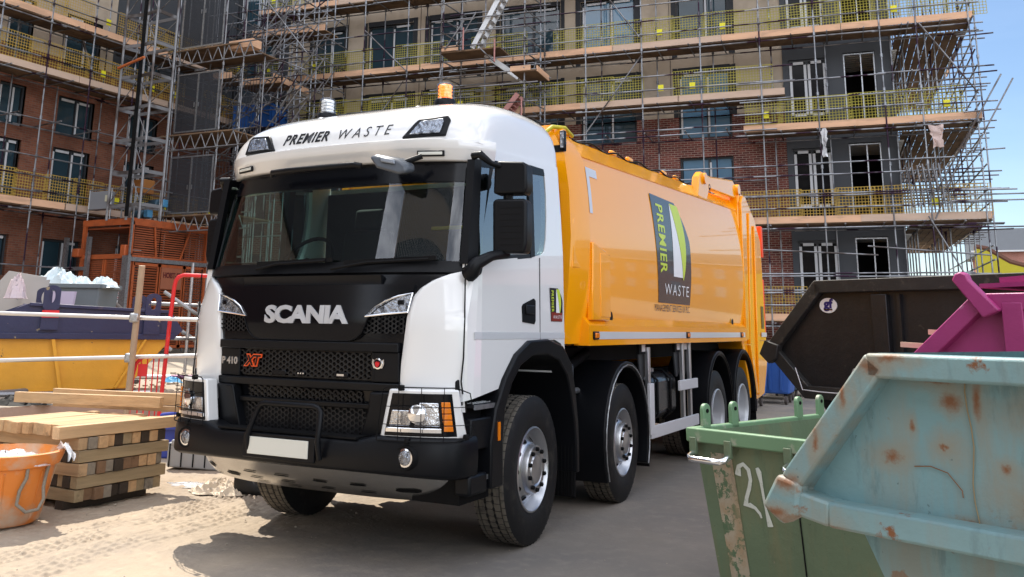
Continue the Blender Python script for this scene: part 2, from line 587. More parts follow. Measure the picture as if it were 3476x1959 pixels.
# door window frames and glass
for s in (-1, 1):
    fb = MB()
    side_poly(fb, [(-1.085, 1.965), (-1.0, 1.975), (-1.0, 2.71), (-1.06, 2.705)], s, 0.06, off=0.004)
    side_poly(fb, [(-1.0, 1.975), (-0.12, 2.07), (-0.12, 2.10), (-1.0, 2.015)], s, 0.06, off=0.004)
    side_poly(fb, [(-1.0, 2.655), (-0.12, 2.735), (-0.12, 2.79), (-1.0, 2.71)], s, 0.06, off=0.004)
    side_poly(fb, [(-0.14, 2.07), (-0.065, 2.085), (-0.065, 2.795), (-0.14, 2.79)], s, 0.06, off=0.006)
    side_poly(fb, [(-0.065, 2.73), (0.17, 2.75), (0.15, 2.80), (-0.065, 2.795)], s, 0.06, off=0.003)
    fb.build('window_frame', BLACKP, T, 30)
    gl_ = MB()
    side_poly(gl_, [(-1.0, 2.015), (-0.14, 2.10), (-0.14, 2.735), (-1.0, 2.655)], s, 0.006, off=-0.006)
    gl_.build('door_window', SIDEGLASS if s > 0 else CABGLASS, T, 30)
    gl_ = MB()
    side_poly(gl_, [(-0.065, 2.09), (0.06, 2.105), (0.12, 2.14), (0.16, 2.24), (0.19, 2.45), (0.19, 2.6), (0.17, 2.75), (-0.065, 2.73)], s, 0.006, off=-0.006)
    gl_.build('rear_quarter_window', SIDEGLASS, T, 30)

# --- white corner panels
XIN = [(1.10, 0.79), (1.3, 0.80), (1.5, 0.825), (1.66, 0.845), (1.74, 0.865), (1.80, 0.91), (1.85, 0.98), (1.89, 1.07), (1.915, 1.15), (1.93, 1.185)]
for s in (-1, 1):
    b = MB()
    zz = [1.105, 1.115, 1.2, 1.3, 1.4, 1.5, 1.6, 1.66, 1.7, 1.74, 1.77, 1.80, 1.825, 1.85, 1.87, 1.89, 1.905, 1.92, 1.93]
    def fo(u, z):
        xi = pw(z, XIN)
        a = math.asin(xi/W_); c = math.asin(1.203/W_)
        x = W_*math.sin(a+(c-a)*u)
        rim = 0.020 - 0.014*(max(0, 1-u/0.08))**2
        return CF(s*x, z, rim)
    def fi(u, z):
        xi = pw(z, XIN)
        a = math.asin(xi/W_); c = math.asin(1.203/W_)
        return CF(s*W_*math.sin(a+(c-a)*u), z, -0.015)
    b.shell(fo, fi, [0, .03, .08, .16, .28, .4, .5, .6, .7, .8, .88, .95, 1.0], zz)
    b.build('corner_panel', WHITE, T, 45)
    # lower skirt that runs down to the headlamp
    b = MB()
    b.shell(lambda x, z: CF(s*x, z, 0.0), lambda x, z: CF(s*x, z, -0.03), lsp(0.80, 1.19, 10), [1.0, 1.06, 1.105])
    b.build('corner_skirt', WHITE, T, 45)

# --- raised bonnet with the badge letters
BON = [(1.445, 0.40), (1.455, 0.45), (1.50, 0.505), (1.60, 0.555), (1.66, 0.62), (1.72, 0.73), (1.755, 0.80), (1.78, 0.86), (1.82, 0.87)]
b = patch([1.445, 1.455, 1.5, 1.55, 1.6, 1.66, 1.7, 1.72, 1.755, 1.78, 1.82, 1.822], lambda z: -pw(z, BON), lambda z: pw(z, BON), 0.02, 0.04, 30)
bonnet = b.build('bonnet', BLACKG, T, 40, bevel=0.006)
# thin pale rim of the bonnet
rim = []
for z in (1.72, 1.66, 1.6, 1.55, 1.5, 1.46): rim.append(CF(-pw(z, BON), z, 0.022))
rim += [CF(x, 1.443, 0.022) for x in lsp(-0.40, 0.40, 7)]
for z in (1.46, 1.5, 1.55, 1.6, 1.66, 1.72): rim.append(CF(pw(z, BON), z, 0.022))
MB().path(rim, 0.0045, 6).build('bonnet_seam', BLACKP, bonnet)
tm = text_mb('SCANIA', 0.155, lambda a, u, o: CF(a+0.02, 1.612+u, 0.022+o), sx=1.39, bold=0.0075, depth=0.016, space=0.93)
tm.build('badge_lettering', SILVERP, bonnet, 30)
# upper position lamps with mesh below
for s in (-1, 1):
    def lampp(off):
        pts = [(0.865, 1.762), (0.845, 1.635), (0.69, 1.622), (0.535, 1.605), (0.60, 1.668), (0.68, 1.712), (0.77, 1.742)]
        return [CF(s*x, z, off) for x, z in pts]
    b = MB()
    a_, c_ = lampp(0.024), lampp(-0.01)
    n = len(a_)
    b.add(a_+c_, [tuple(range(n)), tuple(range(2*n-1, n-1, -1))] + [(i, (i+1) % n, (i+1) % n+n, i+n) for i in range(n)])
    lo = b.build('upper_lamp', LAMPGLASS, T, 30, bevel=0.004)
    ring = MB().path(lampp(0.026), 0.007, 6, closed=True)
    ring.build('lamp_rim', CHROME, lo)
    MB().box(CF(s*0.79, 1.70, 0.022), (0.05, 0.012, 0.035), s*0.12).build('lamp_bulb', BLACKG, lo, bevel=0.006)
def hexmesh(x0, x1, z0, z1, r, off, clip=None, th=0.0035):
    b = MB()
    h = r*math.sqrt(3)
    nx = int((x1-x0)/(1.5*r))+2
    nz_ = int((z1-z0)/h)+2
    seen = set()
    for i in range(nx):
        for j in range(nz_):
            cx = x0+i*1.5*r
            cz = z0+j*h+(h/2 if i % 2 else 0)
            pts = [(cx+r*math.cos(math.pi/3*q), cz+r*math.sin(math.pi/3*q)) for q in range(6)]
            for q in range(6):
                a, c = pts[q], pts[(q+1) % 6]
                m_ = (round((a[0]+c[0])/2, 3), round((a[1]+c[1])/2, 3))
                if m_ in seen: continue
                if not (x0 <= m_[0] <= x1 and z0 <= m_[1] <= z1): continue
                if clip and not clip(*m_): continue
                seen.add(m_)
                b.beam(CF(a[0], a[1], off), CF(c[0], c[1], off), th, 0.01)
    return b
HEXM = mat('grille_mesh', (0.009, 0.0095, 0.011, 1), 0.35, var=0.05, spec=0.35)
for s in (-1, 1):
    cl = lambda x, z: abs(x) > 0.50+(z-1.49)*0.55 if z > 1.5 else abs(x) > 0.5
    hexmesh(min(s*0.5, s*0.82), max(s*0.5, s*0.82), 1.50, 1.605, 0.018, 0.0, cl).build('side_vent', HEXM, T, 0)
# cross bars
def bar(name, z0, z1, o, xw, m=BLACKP, bev=0.008, xl=None):
    zs = [z0, z0+0.008, lerp(z0, z1, .5), z1-0.008, z1]
    return patch(zs, cst(-xw if xl is None else xl), cst(xw), o, o+0.01, 26).build(name, m, T, 40, bevel=bev)
bar('grille_bar', 1.375, 1.435, 0.035, 0.79)
bar('grille_bar', 1.125, 1.178, 0.04, 0.79)
for s in (-1, 1):
    patch([1.18, 1.19, 1.28, 1.365, 1.375], cst(min(s*0.585, s*0.79)), cst(max(s*0.585, s*0.79)), 0.018, 0.03, 8).build('badge_panel', BLACKP, T, 40, bevel=0.006)
hexmesh(-0.57, 0.57, 1.195, 1.365, 0.021, 0.006).build('upper_grille', HEXM, T, 0)
hexmesh(-0.5, 0.5, 1.035, 1.115, 0.021, 0.0).build('middle_grille', HEXM, T, 0)
ub = MB()
for x in lsp(-0.6, 0.6, 2):
    ub.beam(CF(x, 1.19, 0.012), CF(x, 1.37, 0.012), 0.02, 0.014)
ub.build('grille_surround', BLACKP, T, 30)
tm = text_mb('P 410', 0.068, lambda a, u, o: CF(a-0.685, 1.283+u, 0.022+o), sx=1.1, bold=0.0025, depth=0.008)
tm.build('model_lettering', ALU, T, 30)
XTR = mat('orange_badge', (0.8, 0.1, 0.02, 1), 0.35, var=0.02)
text_mb('XT', 0.105, lambda a, u, o: CF(a-0.455, 1.287+u, 0.014+o), sx=1.0, shear=0.25, bold=0.009, depth=0.008, space=0.9).build('trim_badge', XTR, T, 30)
text_mb('XT', 0.105, lambda a, u, o: CF(a-0.455, 1.287+u, 0.021+o), sx=1.0, shear=0.25, bold=0.0015, depth=0.004, space=0.9).build('trim_badge_face', BLACKG, T, 30)
# crest on the right-hand badge panel
c0 = CF(0.64, 1.30, 0.02)
em = MB().lathe([(0, 0.036), (-0.006, 0.036), (-0.008, 0.03)], c0, 'Y', 24).build('crest', CHROME, T)
MB().lathe([(0, 0.027), (-0.011, 0.027)], c0, 'Y', 20).build('crest_field', BLACKG, em)
crp = [(-.018, .012), (-.012, .003), (-.006, .016), (0, .005), (.006, .016), (.012, .003), (.018, .012), (.016, -.008), (.007, -.022), (-.007, -.022), (-.016, -.008)]
MB().prism(crp, (c0.x, c0.y-0.014, c0.z), (1, 0, 0), (0, 0, 1), (0, 0.004, 0)).build('crest_animal', REDP, em)
for s in (-1, 1):
    MB().prism([(.027*s, .02), (.046*s, .03), (.05*s, 0), (.036*s, -.03), (.022*s, -.03)], (c0.x, c0.y-0.004, c0.z), (1, 0, 0), (0, 0, 1), (0, 0.006, 0)).build('crest_wing', CHROME, em)
# sensors inside the upper grille
for x, w in ((-0.2, 0.12), (0.0, 0.06), (0.34, 0.12)):
    c0 = CF(x, 1.215, 0.008)
    so = MB().box(c0, (w, 0.012, 0.035)).build('sensor', BLACKG, T, bevel=0.004)
    if w < 0.1:
        for q in (-0.022, 0, 0.022):
            MB().lathe([(0, 0.006), (-0.01, 0.006)], c0 + Vector((q, 0, 0)), 'Y', 8).build('sensor_lens', CHROME, so)
    elif x > 0:
        MB().box(c0 + Vector((0, -0.007, 0)), (0.06, 0.006, 0.014)).build('sensor_lens', CHROME, so)

# --- lower front and bumper
def bf(x, z, off=0.0):
    w = 1.265
    q = min(1, abs(x)/w)
    f = pw(z, [(0.55, -1.37), (0.6, -1.415), (0.86, -1.41), (0.9, -1.38)])
    y = f + 0.44*(1-(1-q**3.2)**(1/3.2))
    s = 1 if x > 0 else -1
    p = Vector((x, y, z))
    dx = 0.01
    q2 = min(1, max(0, abs(x)-dx)/w)
    yb = f + 0.44*(1-(1-q2**3.2)**(1/3.2))
    t = Vector((dx, (y-yb), 0)).normalized() if q < 1 else Vector((0, 1, 0))
    n = Vector((t.y*s, -t.x, 0))
    return p + n*off
def bxs(a, c, n):
    A = math.asin(a/1.265); B_ = math.asin(c/1.265)
    return [1.265*math.sin(A+(B_-A)*i/(n-1)) for i in range(n)]
bp = MB()
def btop(x): return 0.865 - (0.035 if abs(x) < 0.62 else 0.035*max(0, 1-(abs(x)-0.62)/0.12))
BZ = [0.0, 0.06, 0.12, 0.5, 0.8, 0.9, 0.96, 1.0]
BO = [-0.035, -0.008, 0.0, 0.004, 0.0, -0.008, -0.02, -0.05]
def bpo(x, i):
    t = BZ[int(i)]
    zb = 0.625 - 0.03*abs(x/1.265)**4
    return bf(x, lerp(zb, btop(x), t), BO[int(i)])
def bpi(x, i):
    zb = 0.625 - 0.03*abs(x/1.265)**4
    return bf(x, lerp(zb+0.01, btop(x), BZ[int(i)]), -0.22)
bp.shell(bpo, bpi, bxs(-1.265, 1.265, 52), list(range(8)))
bumper = bp.build('bumper', BLACKP, T, 45)
# back wall and opening above the bumper
lw = MB()
lw.shell(lambda x, z: CF(x, 1.0, 0.0) + Vector((0, 0, z-1.0)), lambda x, z: CF(x, 1.0, -0.04) + Vector((0, 0, z-1.0)), lsp(-1.15, 1.15, 24), [0.78, 0.9, 1.02])
lw.build('lower_panel', BLACKM, T, 40)
for s in (-1, 1):
    b = MB()
    # upright shoulders between the lower grille and the headlamps
    poly = [(0.52, 0.82), (0.74, 0.80), (0.78, 1.10), (0.79, 1.125), (0.60, 1.125), (0.58, 1.0)]
    o_ = [CF(s*x, z, 0.075 if x < 0.7 else 0.06) for x, z in poly]
    i_ = [CF(s*x, z, -0.01) for x, z in poly]
    n = len(poly)
    b.add(o_+i_, [tuple(range(n)), tuple(range(2*n-1, n-1, -1))] + [(i, (i+1) % n, (i+1) % n+n, i+n) for i in range(n)])
    b.build('bumper_shoulder', BLACKP, T, 30, bevel=0.012)
def shift(b, dy): 
    b.v = [(x, y+dy, z) for x, y, z in b.v]
    return b
hexmesh(-0.52, 0.52, 0.83, 1.01, 0.021, 0.012).build('lower_grille', HEXM, T, 0)
patch([1.005, 1.012, 1.03, 1.038], cst(-0.58), cst(0.58), 0.03, 0.04, 16).build('grille_bar', BLACKP, T, 40, bevel=0.005)
# step plate on top of the bumper
MB().box((0, -1.33, 0.832), (1.2, 0.14, 0.012)).build('bumper_step', BLACKM, T)
# bash plate
SKID = mat('bash_plate', (0.46, 0.45, 0.43, 1), 0.22, 0.9, var=0.12, vs=6)
sk = MB()
def skf(x, t):
    q = abs(x)/1.15
    y0 = -1.375 + 0.38*q**3.2; y1 = -0.98 + 0.2*q**3
    z0 = 0.622; z1 = 0.40
    return Vector((x, lerp(y0, y1, t), lerp(z0, z1, t) - 0.03*math.sin(math.pi*t)))
xs = lsp(-1.12, 1.12, 45)
sk.shell(lambda x, t: skf(x, t), lambda x, t: skf(x, t)+Vector((0, 0.02, 0.02)), xs, lsp(0, 1, 7))
skid = sk.build('bash_plate', SKID, T, 50)
for x, t, w, h in [(-0.95, .35, .12, .25), (-0.68, .5, .16, .22), (-0.42, .3, .13, .07), (-0.42, .5, .13, .07), (-0.42, .7, .13, .07), (-0.12, .3, .13, .07), (-0.12, .5, .13, .07), (-0.12, .7, .13, .07), (0.2, .35, .12, .1), (0.2, .6, .12, .1), (0.5, .35, .12, .1), (0.52, .6, .12, .1), (0.82, .45, .16, .2), (-1.0, .75, .1, .12), (1.02, .5, .07, .1)]:
    b = MB()
    pts = [skf(x+w/2*da, min(0.97, max(0.03, t+h/2*dt*0.55))) + Vector((0, -0.004, -0.003)) for da, dt in ((-1, -.3), (-.7, -1), (0, -1), (.7, -1), (1, -.3), (1, .4), (.6, 1), (0, 1), (-.6, 1), (-1, .4))]
    b.add(pts, [tuple(range(10))])
    b.build('plate_slot', BLACKM, skid, 0)
# number plate
pl = MB().box((0, -1.443, 0.742), (0.62, 0.02, 0.16)).build('plate_holder', BLACKP, T, bevel=0.006)
MB().box((0, -1.456, 0.742), (0.52, 0.008, 0.112)).build('number_plate', PLATE, pl, bevel=0.002)
# climbing hoop
hp = [(-0.265, -1.44, 0.70), (-0.26, -1.47, 0.80), (-0.235, -1.45, 0.9), (-0.2, -1.44, 0.985), (-0.18, -1.44, 1.008), (-0.14, -1.44, 1.02), (0.28, -1.44, 1.02), (0.32, -1.44, 1.008), (0.338, -1.44, 0.985), (0.345, -1.455, 0.9), (0.345, -1.47, 0.8), (0.345, -1.44, 0.69)]
MB().path(hp, 0.019, 10).build('climbing_hoop', BLACKP, T, 60)
# fog lamps
for s in (-1, 1):
    c0 = bf(s*0.95, 0.735, 0.0)
    b = MB()
    b.lathe([(0.03, 0.058), (-0.012, 0.062), (-0.014, 0.072), (0.02, 0.085)], c0, 'Y', 28, cap=False)
    fo_ = b.build('fog_lamp_surround', BLACKM, T, 60)
    MB().lathe([(0.0, 0.046), (-0.012, 0.044), (-0.02, 0.02), (-0.022, 0.0)], c0, 'Y', 24).build('fog_lamp', LAMPGLASS, T, 60)
    MB().lathe([(0.02, 0.057), (-0.008, 0.057), (-0.01, 0.046), (0.0, 0.046)], c0, 'Y', 24, cap=False).build('fog_lamp_rim', CHROME, T, 60)

# --- main headlamps
def HL(x, z, off):
    p = bf(min(abs(x), 1.262), 0.86, off)
    p.z = z
    p.y += 0.035
    return p
for s in (-1, 1):
    mir = lambda p: Vector((s*p.x, p.y, p.z))
    def hpoly(pts, off):
        return [mir(HL(x, z, off)) for x, z in pts]
    def hslab(name, pts, o1, o0, m, par, bev=0.006):
        n = len(pts)
        b = MB()
        b.add(hpoly(pts, o1)+hpoly(pts, o0), [tuple(range(n)), tuple(range(2*n-1, n-1, -1))] + [(i, (i+1) % n, (i+1) % n+n, i+n) for i in range(n)])
        return b.build(name, m, par, 30, bevel=bev)
    def hgrid(name, xl, xr, z0, z1, o1, o0, m, par, bev=0.0, n=12):
        """slab that follows the corner; xl, xr: functions of z"""
        b = MB()
        b.shell(lambda u, z: mir(HL(lerp(xl(z), xr(z), u), z, o1)), lambda u, z: mir(HL(lerp(xl(z), xr(z), u), z, o0)), lsp(0, 1, n), lsp(z0, z1, 6))
        return b.build(name, m, par, 40, bevel=bev)
    XL = lambda z: lerp(0.745, 0.80, (z-0.83)/0.3)
    XR = lambda z: lerp(1.255, 1.225, (z-0.83)/0.3)
    hh = hgrid('headlamp', XL, XR, 0.845, 1.15, 0.0, -0.10, WHITE, T, 0.012, 16)
    XL2 = lambda z: XL(z)+0.03
    XR2 = lambda z: XR(z)-0.035
    hgrid('lamp_bowl', XL2, XR2, 0.862, 1.125, 0.004, -0.02, BLACKG, hh, 0.004)
    hgrid('headlamp_reflector', lambda z: XL2(z)+0.19, lambda z: XR2(z)-0.075, 0.925, 1.07, 0.010, 0.0, HEADREF, hh, 0.02)
    hgrid('headlamp_reflector', lambda z: XL2(z)+0.02, lambda z: XL2(z)+0.16, 0.925, 1.02, 0.008, 0.0, HEADREF, hh, 0.006)
    hgrid('chrome_strip', lambda z: XL2(z)+0.005, lambda z: XR2(z)-0.07, 0.882, 0.915, 0.018, 0.0, CHROME, hh, 0.006)
    for k_ in range(5):
        hgrid('turn_signal', lambda z: XR2(z)-0.06, lambda z: XR2(z)-0.015, 0.895+0.037*k_, 0.895+0.037*k_+0.032, 0.014, 0.0, AMBER, hh, 0.003, 4)
    for cx in (1.0,):
        p = HL(cx, 1.0, 0.012)
        q = HL(cx+0.01, 1.0, 0.012)
        b = MB()
        b.lathe([(0.0, 0.055), (0.012, 0.058), (0.02, 0.04), (0.028, 0.0)], (0, 0, 0), 'X', 24)
        d_ = mir(HL(cx, 1.0, 0.03)) - mir(HL(cx, 1.0, 0.012))
        o_ = b.build('projector_lens', CHROME, hh, 60)
        o_.location = mir(p)
        o_.rotation_euler = (0, 0, math.atan2(d_.y, d_.x))
    # wire guard
    gd = MB()
    off = 0.045
    xl0, xr0 = 0.735, 1.26
    def gp(x, z): return mir(HL(x, z, off))
    rimp = [gp(x, 0.835) for x in lsp(0.75, 1.2, 9)] + [gp(1.25, 0.86), gp(1.255, 0.93)]
    gd.path(rimp, 0.004, 6)
    rimp = [gp(1.25, 1.06), gp(1.245, 1.13)] + [gp(x, 1.165) for x in lsp(1.2, 0.81, 9)] + [gp(0.785, 1.15), gp(0.75, 0.86), gp(0.75, 0.835)]
    gd.path(rimp, 0.004, 6)
    for z in (0.935, 1.045):
        gd.path([gp(x, z) for x in lsp(0.762+(z-0.835)*0.1, 1.255, 10)], 0.0026, 6)
    for x in (0.89, 1.03, 1.15):
        gd.path([gp(x, z) for z in (0.835, 0.95, 1.05, 1.165)], 0.0026, 6)
    g_ = gd.build('headlamp_guard', BLACKM, hh, 60)
    for x, z in ((0.9, 1.16), (1.24, 0.86), (0.95, 0.838)):
        MB().box(mir(HL(x, z, 0.03)), (0.03, 0.04, 0.035)).build('guard_clip', BLACKM, hh, bevel=0.006)

# --- cab roof lamps, lettering and beacons
for s in (-1, 1):
    def rl(pts, off): return [roof_off(s*x, roof_v(z, x), off) for x, z in pts]
    def rslab(name, pts, o1, o0, m, par, bev=0.006):
        n = len(pts); b = MB()
        b.add(rl(pts, o1)+rl(pts, o0), [tuple(range(n)), tuple(range(2*n-1, n-1, -1))] + [(i, (i+1) % n, (i+1) % n+n, i+n) for i in range(n)])
        return b.build(name, m, par, 30, bevel=bev)
    rl_o = rslab('roof_lamp', [(0.60, 2.885), (0.685, 3.0), (0.71, 3.025), (0.93, 3.04), (0.955, 3.01), (0.945, 2.885)], 0.022, -0.03, BLACKP, T, 0.01)
    rslab('lamp_lens', [(0.665, 2.905), (0.725, 2.985), (0.74, 3.0), (0.90, 3.01), (0.915, 2.99), (0.905, 2.905)], 0.03, 0.0, LAMPGLASS, rl_o, 0.005)
def roofmap(cx, z0):
    def f(a, u, o):
        return roof_off(a+cx, roof_v(z0+u*0.9, 0.2), 0.003+o)
    return f
text_mb('PREMIER', 0.132, roofmap(-0.315, 2.968), sx=0.84, shear=0.22, bold=0.0032, depth=0.003, space=1.1).build('roof_lettering', DECALK, roof_o, 0)
text_mb('WASTE', 0.132, roofmap(0.235, 2.968), sx=0.85, shear=0.22, bold=-0.0012, depth=0.003, space=1.55).build('roof_lettering', DECALK, roof_o, 0)
BEAM_ = mat('lit_amber_diodes', (0.9, 0.35, 0.05, 1), 0.3, var=0, emit=(1.0, 0.14, 0.008, 1), estr=0.55)
CLEARD = mat('clear_diodes', (0.75, 0.76, 0.78, 1), 0.25, 0.3, var=0.1, vs=40)
for s, lit in ((-1, False), (1, True)):
    cx, cy, cz = s*0.59, -0.38, 3.245
    bo = MB().lathe([(0, 0.10), (0.015, 0.10), (0.02, 0.088), (0.07, 0.085), (0.075, 0.08)], (cx, cy, cz), 'Z', 24).build('beacon', BLACKP, T, 50)
    if lit: bo['label'] = 'flashing amber roof beacon'
    for k_ in range(4):
        MB().lathe([(0, 0.05), (0.006, 0.056), (0.018, 0.056), (0.024, 0.05)], (cx, cy, cz+0.085+0.029*k_), 'Z', 12).build('beacon_diodes', BEAM_ if lit else CLEARD, bo, 0)
    MB().lathe([(0.07, 0.078), (0.17, 0.075), (0.2, 0.068), (0.215, 0.05), (0.218, 0.0)], (cx, cy, cz), 'Z', 24, cap=False).build('beacon_dome', LENS, bo, 60)
# roof aerials and marker bumps
MB().lathe([(0, 0.05), (0.02, 0.045), (0.035, 0.02), (0.04, 0)], (-0.45, -0.62, 3.19), 'Z', 16).build('roof_dome', WHITE, roof_o, 60)
MB().lathe([(0, 0.05), (0.02, 0.045), (0.035, 0.02), (0.04, 0)], (0.42, -0.5, 3.225), 'Z', 16).build('roof_dome', WHITE, roof_o, 60)
MB().tube((0.42, -0.5, 3.25), (0.42, -0.46, 3.40), 0.004, 6).build('aerial', BLACKM, T)

# --- windscreen furniture
MB().path([(-0.49, -1.12, 2.66), (-0.48, -1.14, 2.685), (-0.3, -1.15, 2.69), (0.3, -1.15, 2.69), (0.35, -1.13, 2.68)], 0.022, 10).build('wind_deflector_bar', BLACKP, T, 60)
pod = MB()
pod.prism([(-.15, .03), (-.1, .055), (.08, .06), (.15, .03), (.16, -.02), (.1, -.05), (-.08, -.04)], (0.66, -1.26, 2.645), (1, 0.1, -0.25), (0, 0.2, 1), (0, 0.12, 0.02))
pod.build('kerb_mirror', mat('pod_grey', (0.07, 0.08, 0.095, 1), 0.3, var=0.05), T, 40, bevel=0.02)
MB().prism([(-.06, .02), (.05, .02), (.06, -.01), (-.05, -.015)], (0.67, -1.272, 2.67), (1, 0.1, -0.25), (0, 0.2, 1), (0, 0.02, 0)).build('mirror_cover', mat('mirror_cover_grey', (0.2, 0.22, 0.25, 1), 0.35, var=0.05), T, 40, bevel=0.008)
MB().path([(0.72, -1.18, 2.66), (0.85, -1.1, 2.72)], 0.02, 8).build('mirror_stalk', BLACKP, T)
for pts in ([(-0.5, -1.225, 1.945), (-0.3, -1.235, 1.98), (0.14, -1.225, 1.995)], [(0.2, -1.23, 1.935), (0.5, -1.235, 1.975), (0.95, -1.14, 1.995)]):
    wi = MB().path(pts, 0.011, 6).build('wiper', BLACKM, T)
    a, c_ = Vector(pts[1]), Vector(pts[2])
    MB().beam(a+Vector((-.2, .018, 0.004)), c_+Vector((.05, .018, 0.008)), 0.012, 0.03).build('wiper_blade', BLACKM, wi)
# interior
MB().prism([(-1.02, 1.78), (-0.98, 1.95), (-0.78, 1.99), (-0.55, 1.98), (-0.45, 1.85), (-0.45, 1.5), (-1.0, 1.5)], (-1.1, 0, 0), (0, 1, 0), (0, 0, 1), (2.2, 0, 0)).build('dashboard', BLACKM, T, 30, bevel=0.02)
ins = MB()
ins.box((0, 0.41, 2.1), (2.3, 0.03, 1.3)); ins.box((0, -0.2, 1.48), (2.3, 1.3, 0.03))
ins.build('cab_lining', SEATM, T)
for x in (-0.6, 0.6):
    se = MB().box((x, 0.05, 1.75), (0.52, 0.5, 0.14)).build('seat', SEATM, T, bevel=0.04)
    MB().box((x, 0.28, 2.08), (0.5, 0.14, 0.62), rx=-0.15).build('seat_back', SEATM, se, bevel=0.05)
    MB().box((x, 0.33, 2.48), (0.3, 0.1, 0.2), rx=-0.1).build('headrest', SEATM, se, bevel=0.03)
cyc = [(-0.6+0.23*math.cos(a), -0.52+0.12*math.sin(a), 2.06+0.19*math.sin(a)) for a in (math.pi*2*i/24 for i in range(24))]
sw = MB().path(cyc, 0.016, 8, closed=True)
sw.beam((-0.82, -0.52, 2.06), (-0.38, -0.52, 2.06), 0.04, 0.02)
sw.tube((-0.6, -0.52, 2.06), (-0.6, -0.72, 1.9), 0.03, 8)
sw.build('steering_wheel', BLACKM, T, 60)
MB().box((0.78, -0.1, 2.17), (0.035, 0.03, 0.35)).build('grab_rail', HIVIS, T, bevel=0.006)
MB().box((0.55, -0.1, 2.33), (0.45, 0.03, 0.03)).build('grab_rail', HIVIS, T, bevel=0.006)

# --- mirrors
for s in (-1, 1):
    MY = -0.86 if s > 0 else -0.74
    MX = 1.43 if s > 0 else 1.40
    AY = 0.0 if s > 0 else 0.16
    b = MB()
    b.prism([(-.12, -.185), (.105, -.19), (.125, -.12), (.125, .15), (.11, .185), (-.11, .19), (-.125, .165)], (s*MX, MY-0.02, 2.23), (s, 0.12, 0), (0, 0, 1), (s*-0.02, 0.14, 0))
    ms = b.build('main_mirror', BLACKP, T, 40, bevel=0.02, segs=3)
    for k_ in range(7):
        MB().box((s*(MX+0.01), MY-0.015, 2.1+0.042*k_), (0.16, 0.012, 0.005), s*0.12).build('mirror_rib', BLACKM, ms)
    b = MB()
    b.prism([(-.12, -.105), (.105, -.11), (.125, -.07), (.12, .085), (.10, .11), (-.09, .125), (-.115, .105)], (s*MX, MY-0.02, 2.56), (s, 0.12, 0), (0, 0, 1), (s*-0.02, 0.15, 0))
    b.build('wide_mirror', BLACKP, T, 40, bevel=0.02, segs=3)
    MB().path([(s*(MX-0.05), MY+0.06, 2.40), (s*(MX-0.05), MY+0.06, 2.48)], 0.035, 10).build('mirror_link', BLACKP, T)
    MB().path([(s*1.215, -1.04+AY, 1.9), (s*1.25, -1.06+AY, 1.915), (s*1.275, -1.05+AY, 1.965), (s*1.33, -0.95+AY, 2.02), (s*(MX-0.05), MY+0.05, 2.05)], [0.06, 0.055, 0.045, 0.035, 0.035], 10).build('mirror_arm', BLACKP, T, 60)
    MB().prism([(-1.11+AY, 1.935), (-1.04+AY, 1.955), (-0.93+AY, 1.955), (-0.95+AY, 1.90), (-1.03+AY, 1.865)], (s*1.19, 0, 0), (0, 1, 0), (0, 0, 1), (s*0.075, 0, 0)).build('mirror_bracket', BLACKP, T, 40, bevel=0.012)
    MB().path([(s*1.21, -1.0+AY, 2.71), (s*1.27, -1.02+AY, 2.715), (s*1.32, -0.95+AY, 2.66), (s*(MX-0.05), MY+0.04, 2.64)], [0.03, 0.03, 0.02, 0.02], 8).build('mirror_arm', BLACKP, T, 60)
    MB().lathe([(0, 0.03), (0.02, 0.06), (0.1, 0.065), (0.13, 0.03)], (s*1.33-0.06, -0.62, 2.6), 'X', 16).build('kerb_lens', BLACKP, T, 60)

# --- door details on the left
for s in (-1, 1):
    MB().path([(s*1.203, -1.075, 1.965), (s*1.205, -1.073, 1.6), (s*1.203, -1.075, 1.35), (s*1.197, -1.09, 1.2), (s*1.203, -1.075, 1.12)], 0.005, 6).build('door_seam', BLACKM, T)
    MB().path([(s*1.241, 0.02, 2.08), (s*1.241, 0.03, 1.46)], 0.003, 6).build('door_seam', BLACKM, T)
    b = MB()
    side_poly(b, [(-0.98, 1.468), (-0.9, 1.468), (0.495, 1.468), (0.495, 1.515), (-0.9, 1.515), (-0.98, 1.515)], s, 0.006, off=0.003)
    b.build('reflective_stripe', REFLT, T, 0)
    b = MB()
    side_poly(b, [(-0.28, 1.59), (-0.08, 1.575), (-0.06, 1.6), (-0.06, 1.75), (-0.09, 1.765), (-0.27, 1.72), (-0.29, 1.7)], s, 0.01, off=0.006)
    dh = b.build('door_handle', BLACKM, T, 20)
    MB().box((s*1.252, -0.17, 1.68), (0.016, 0.15, 0.07)).build('handle_grip', BLACKP, dh, bevel=0.01)

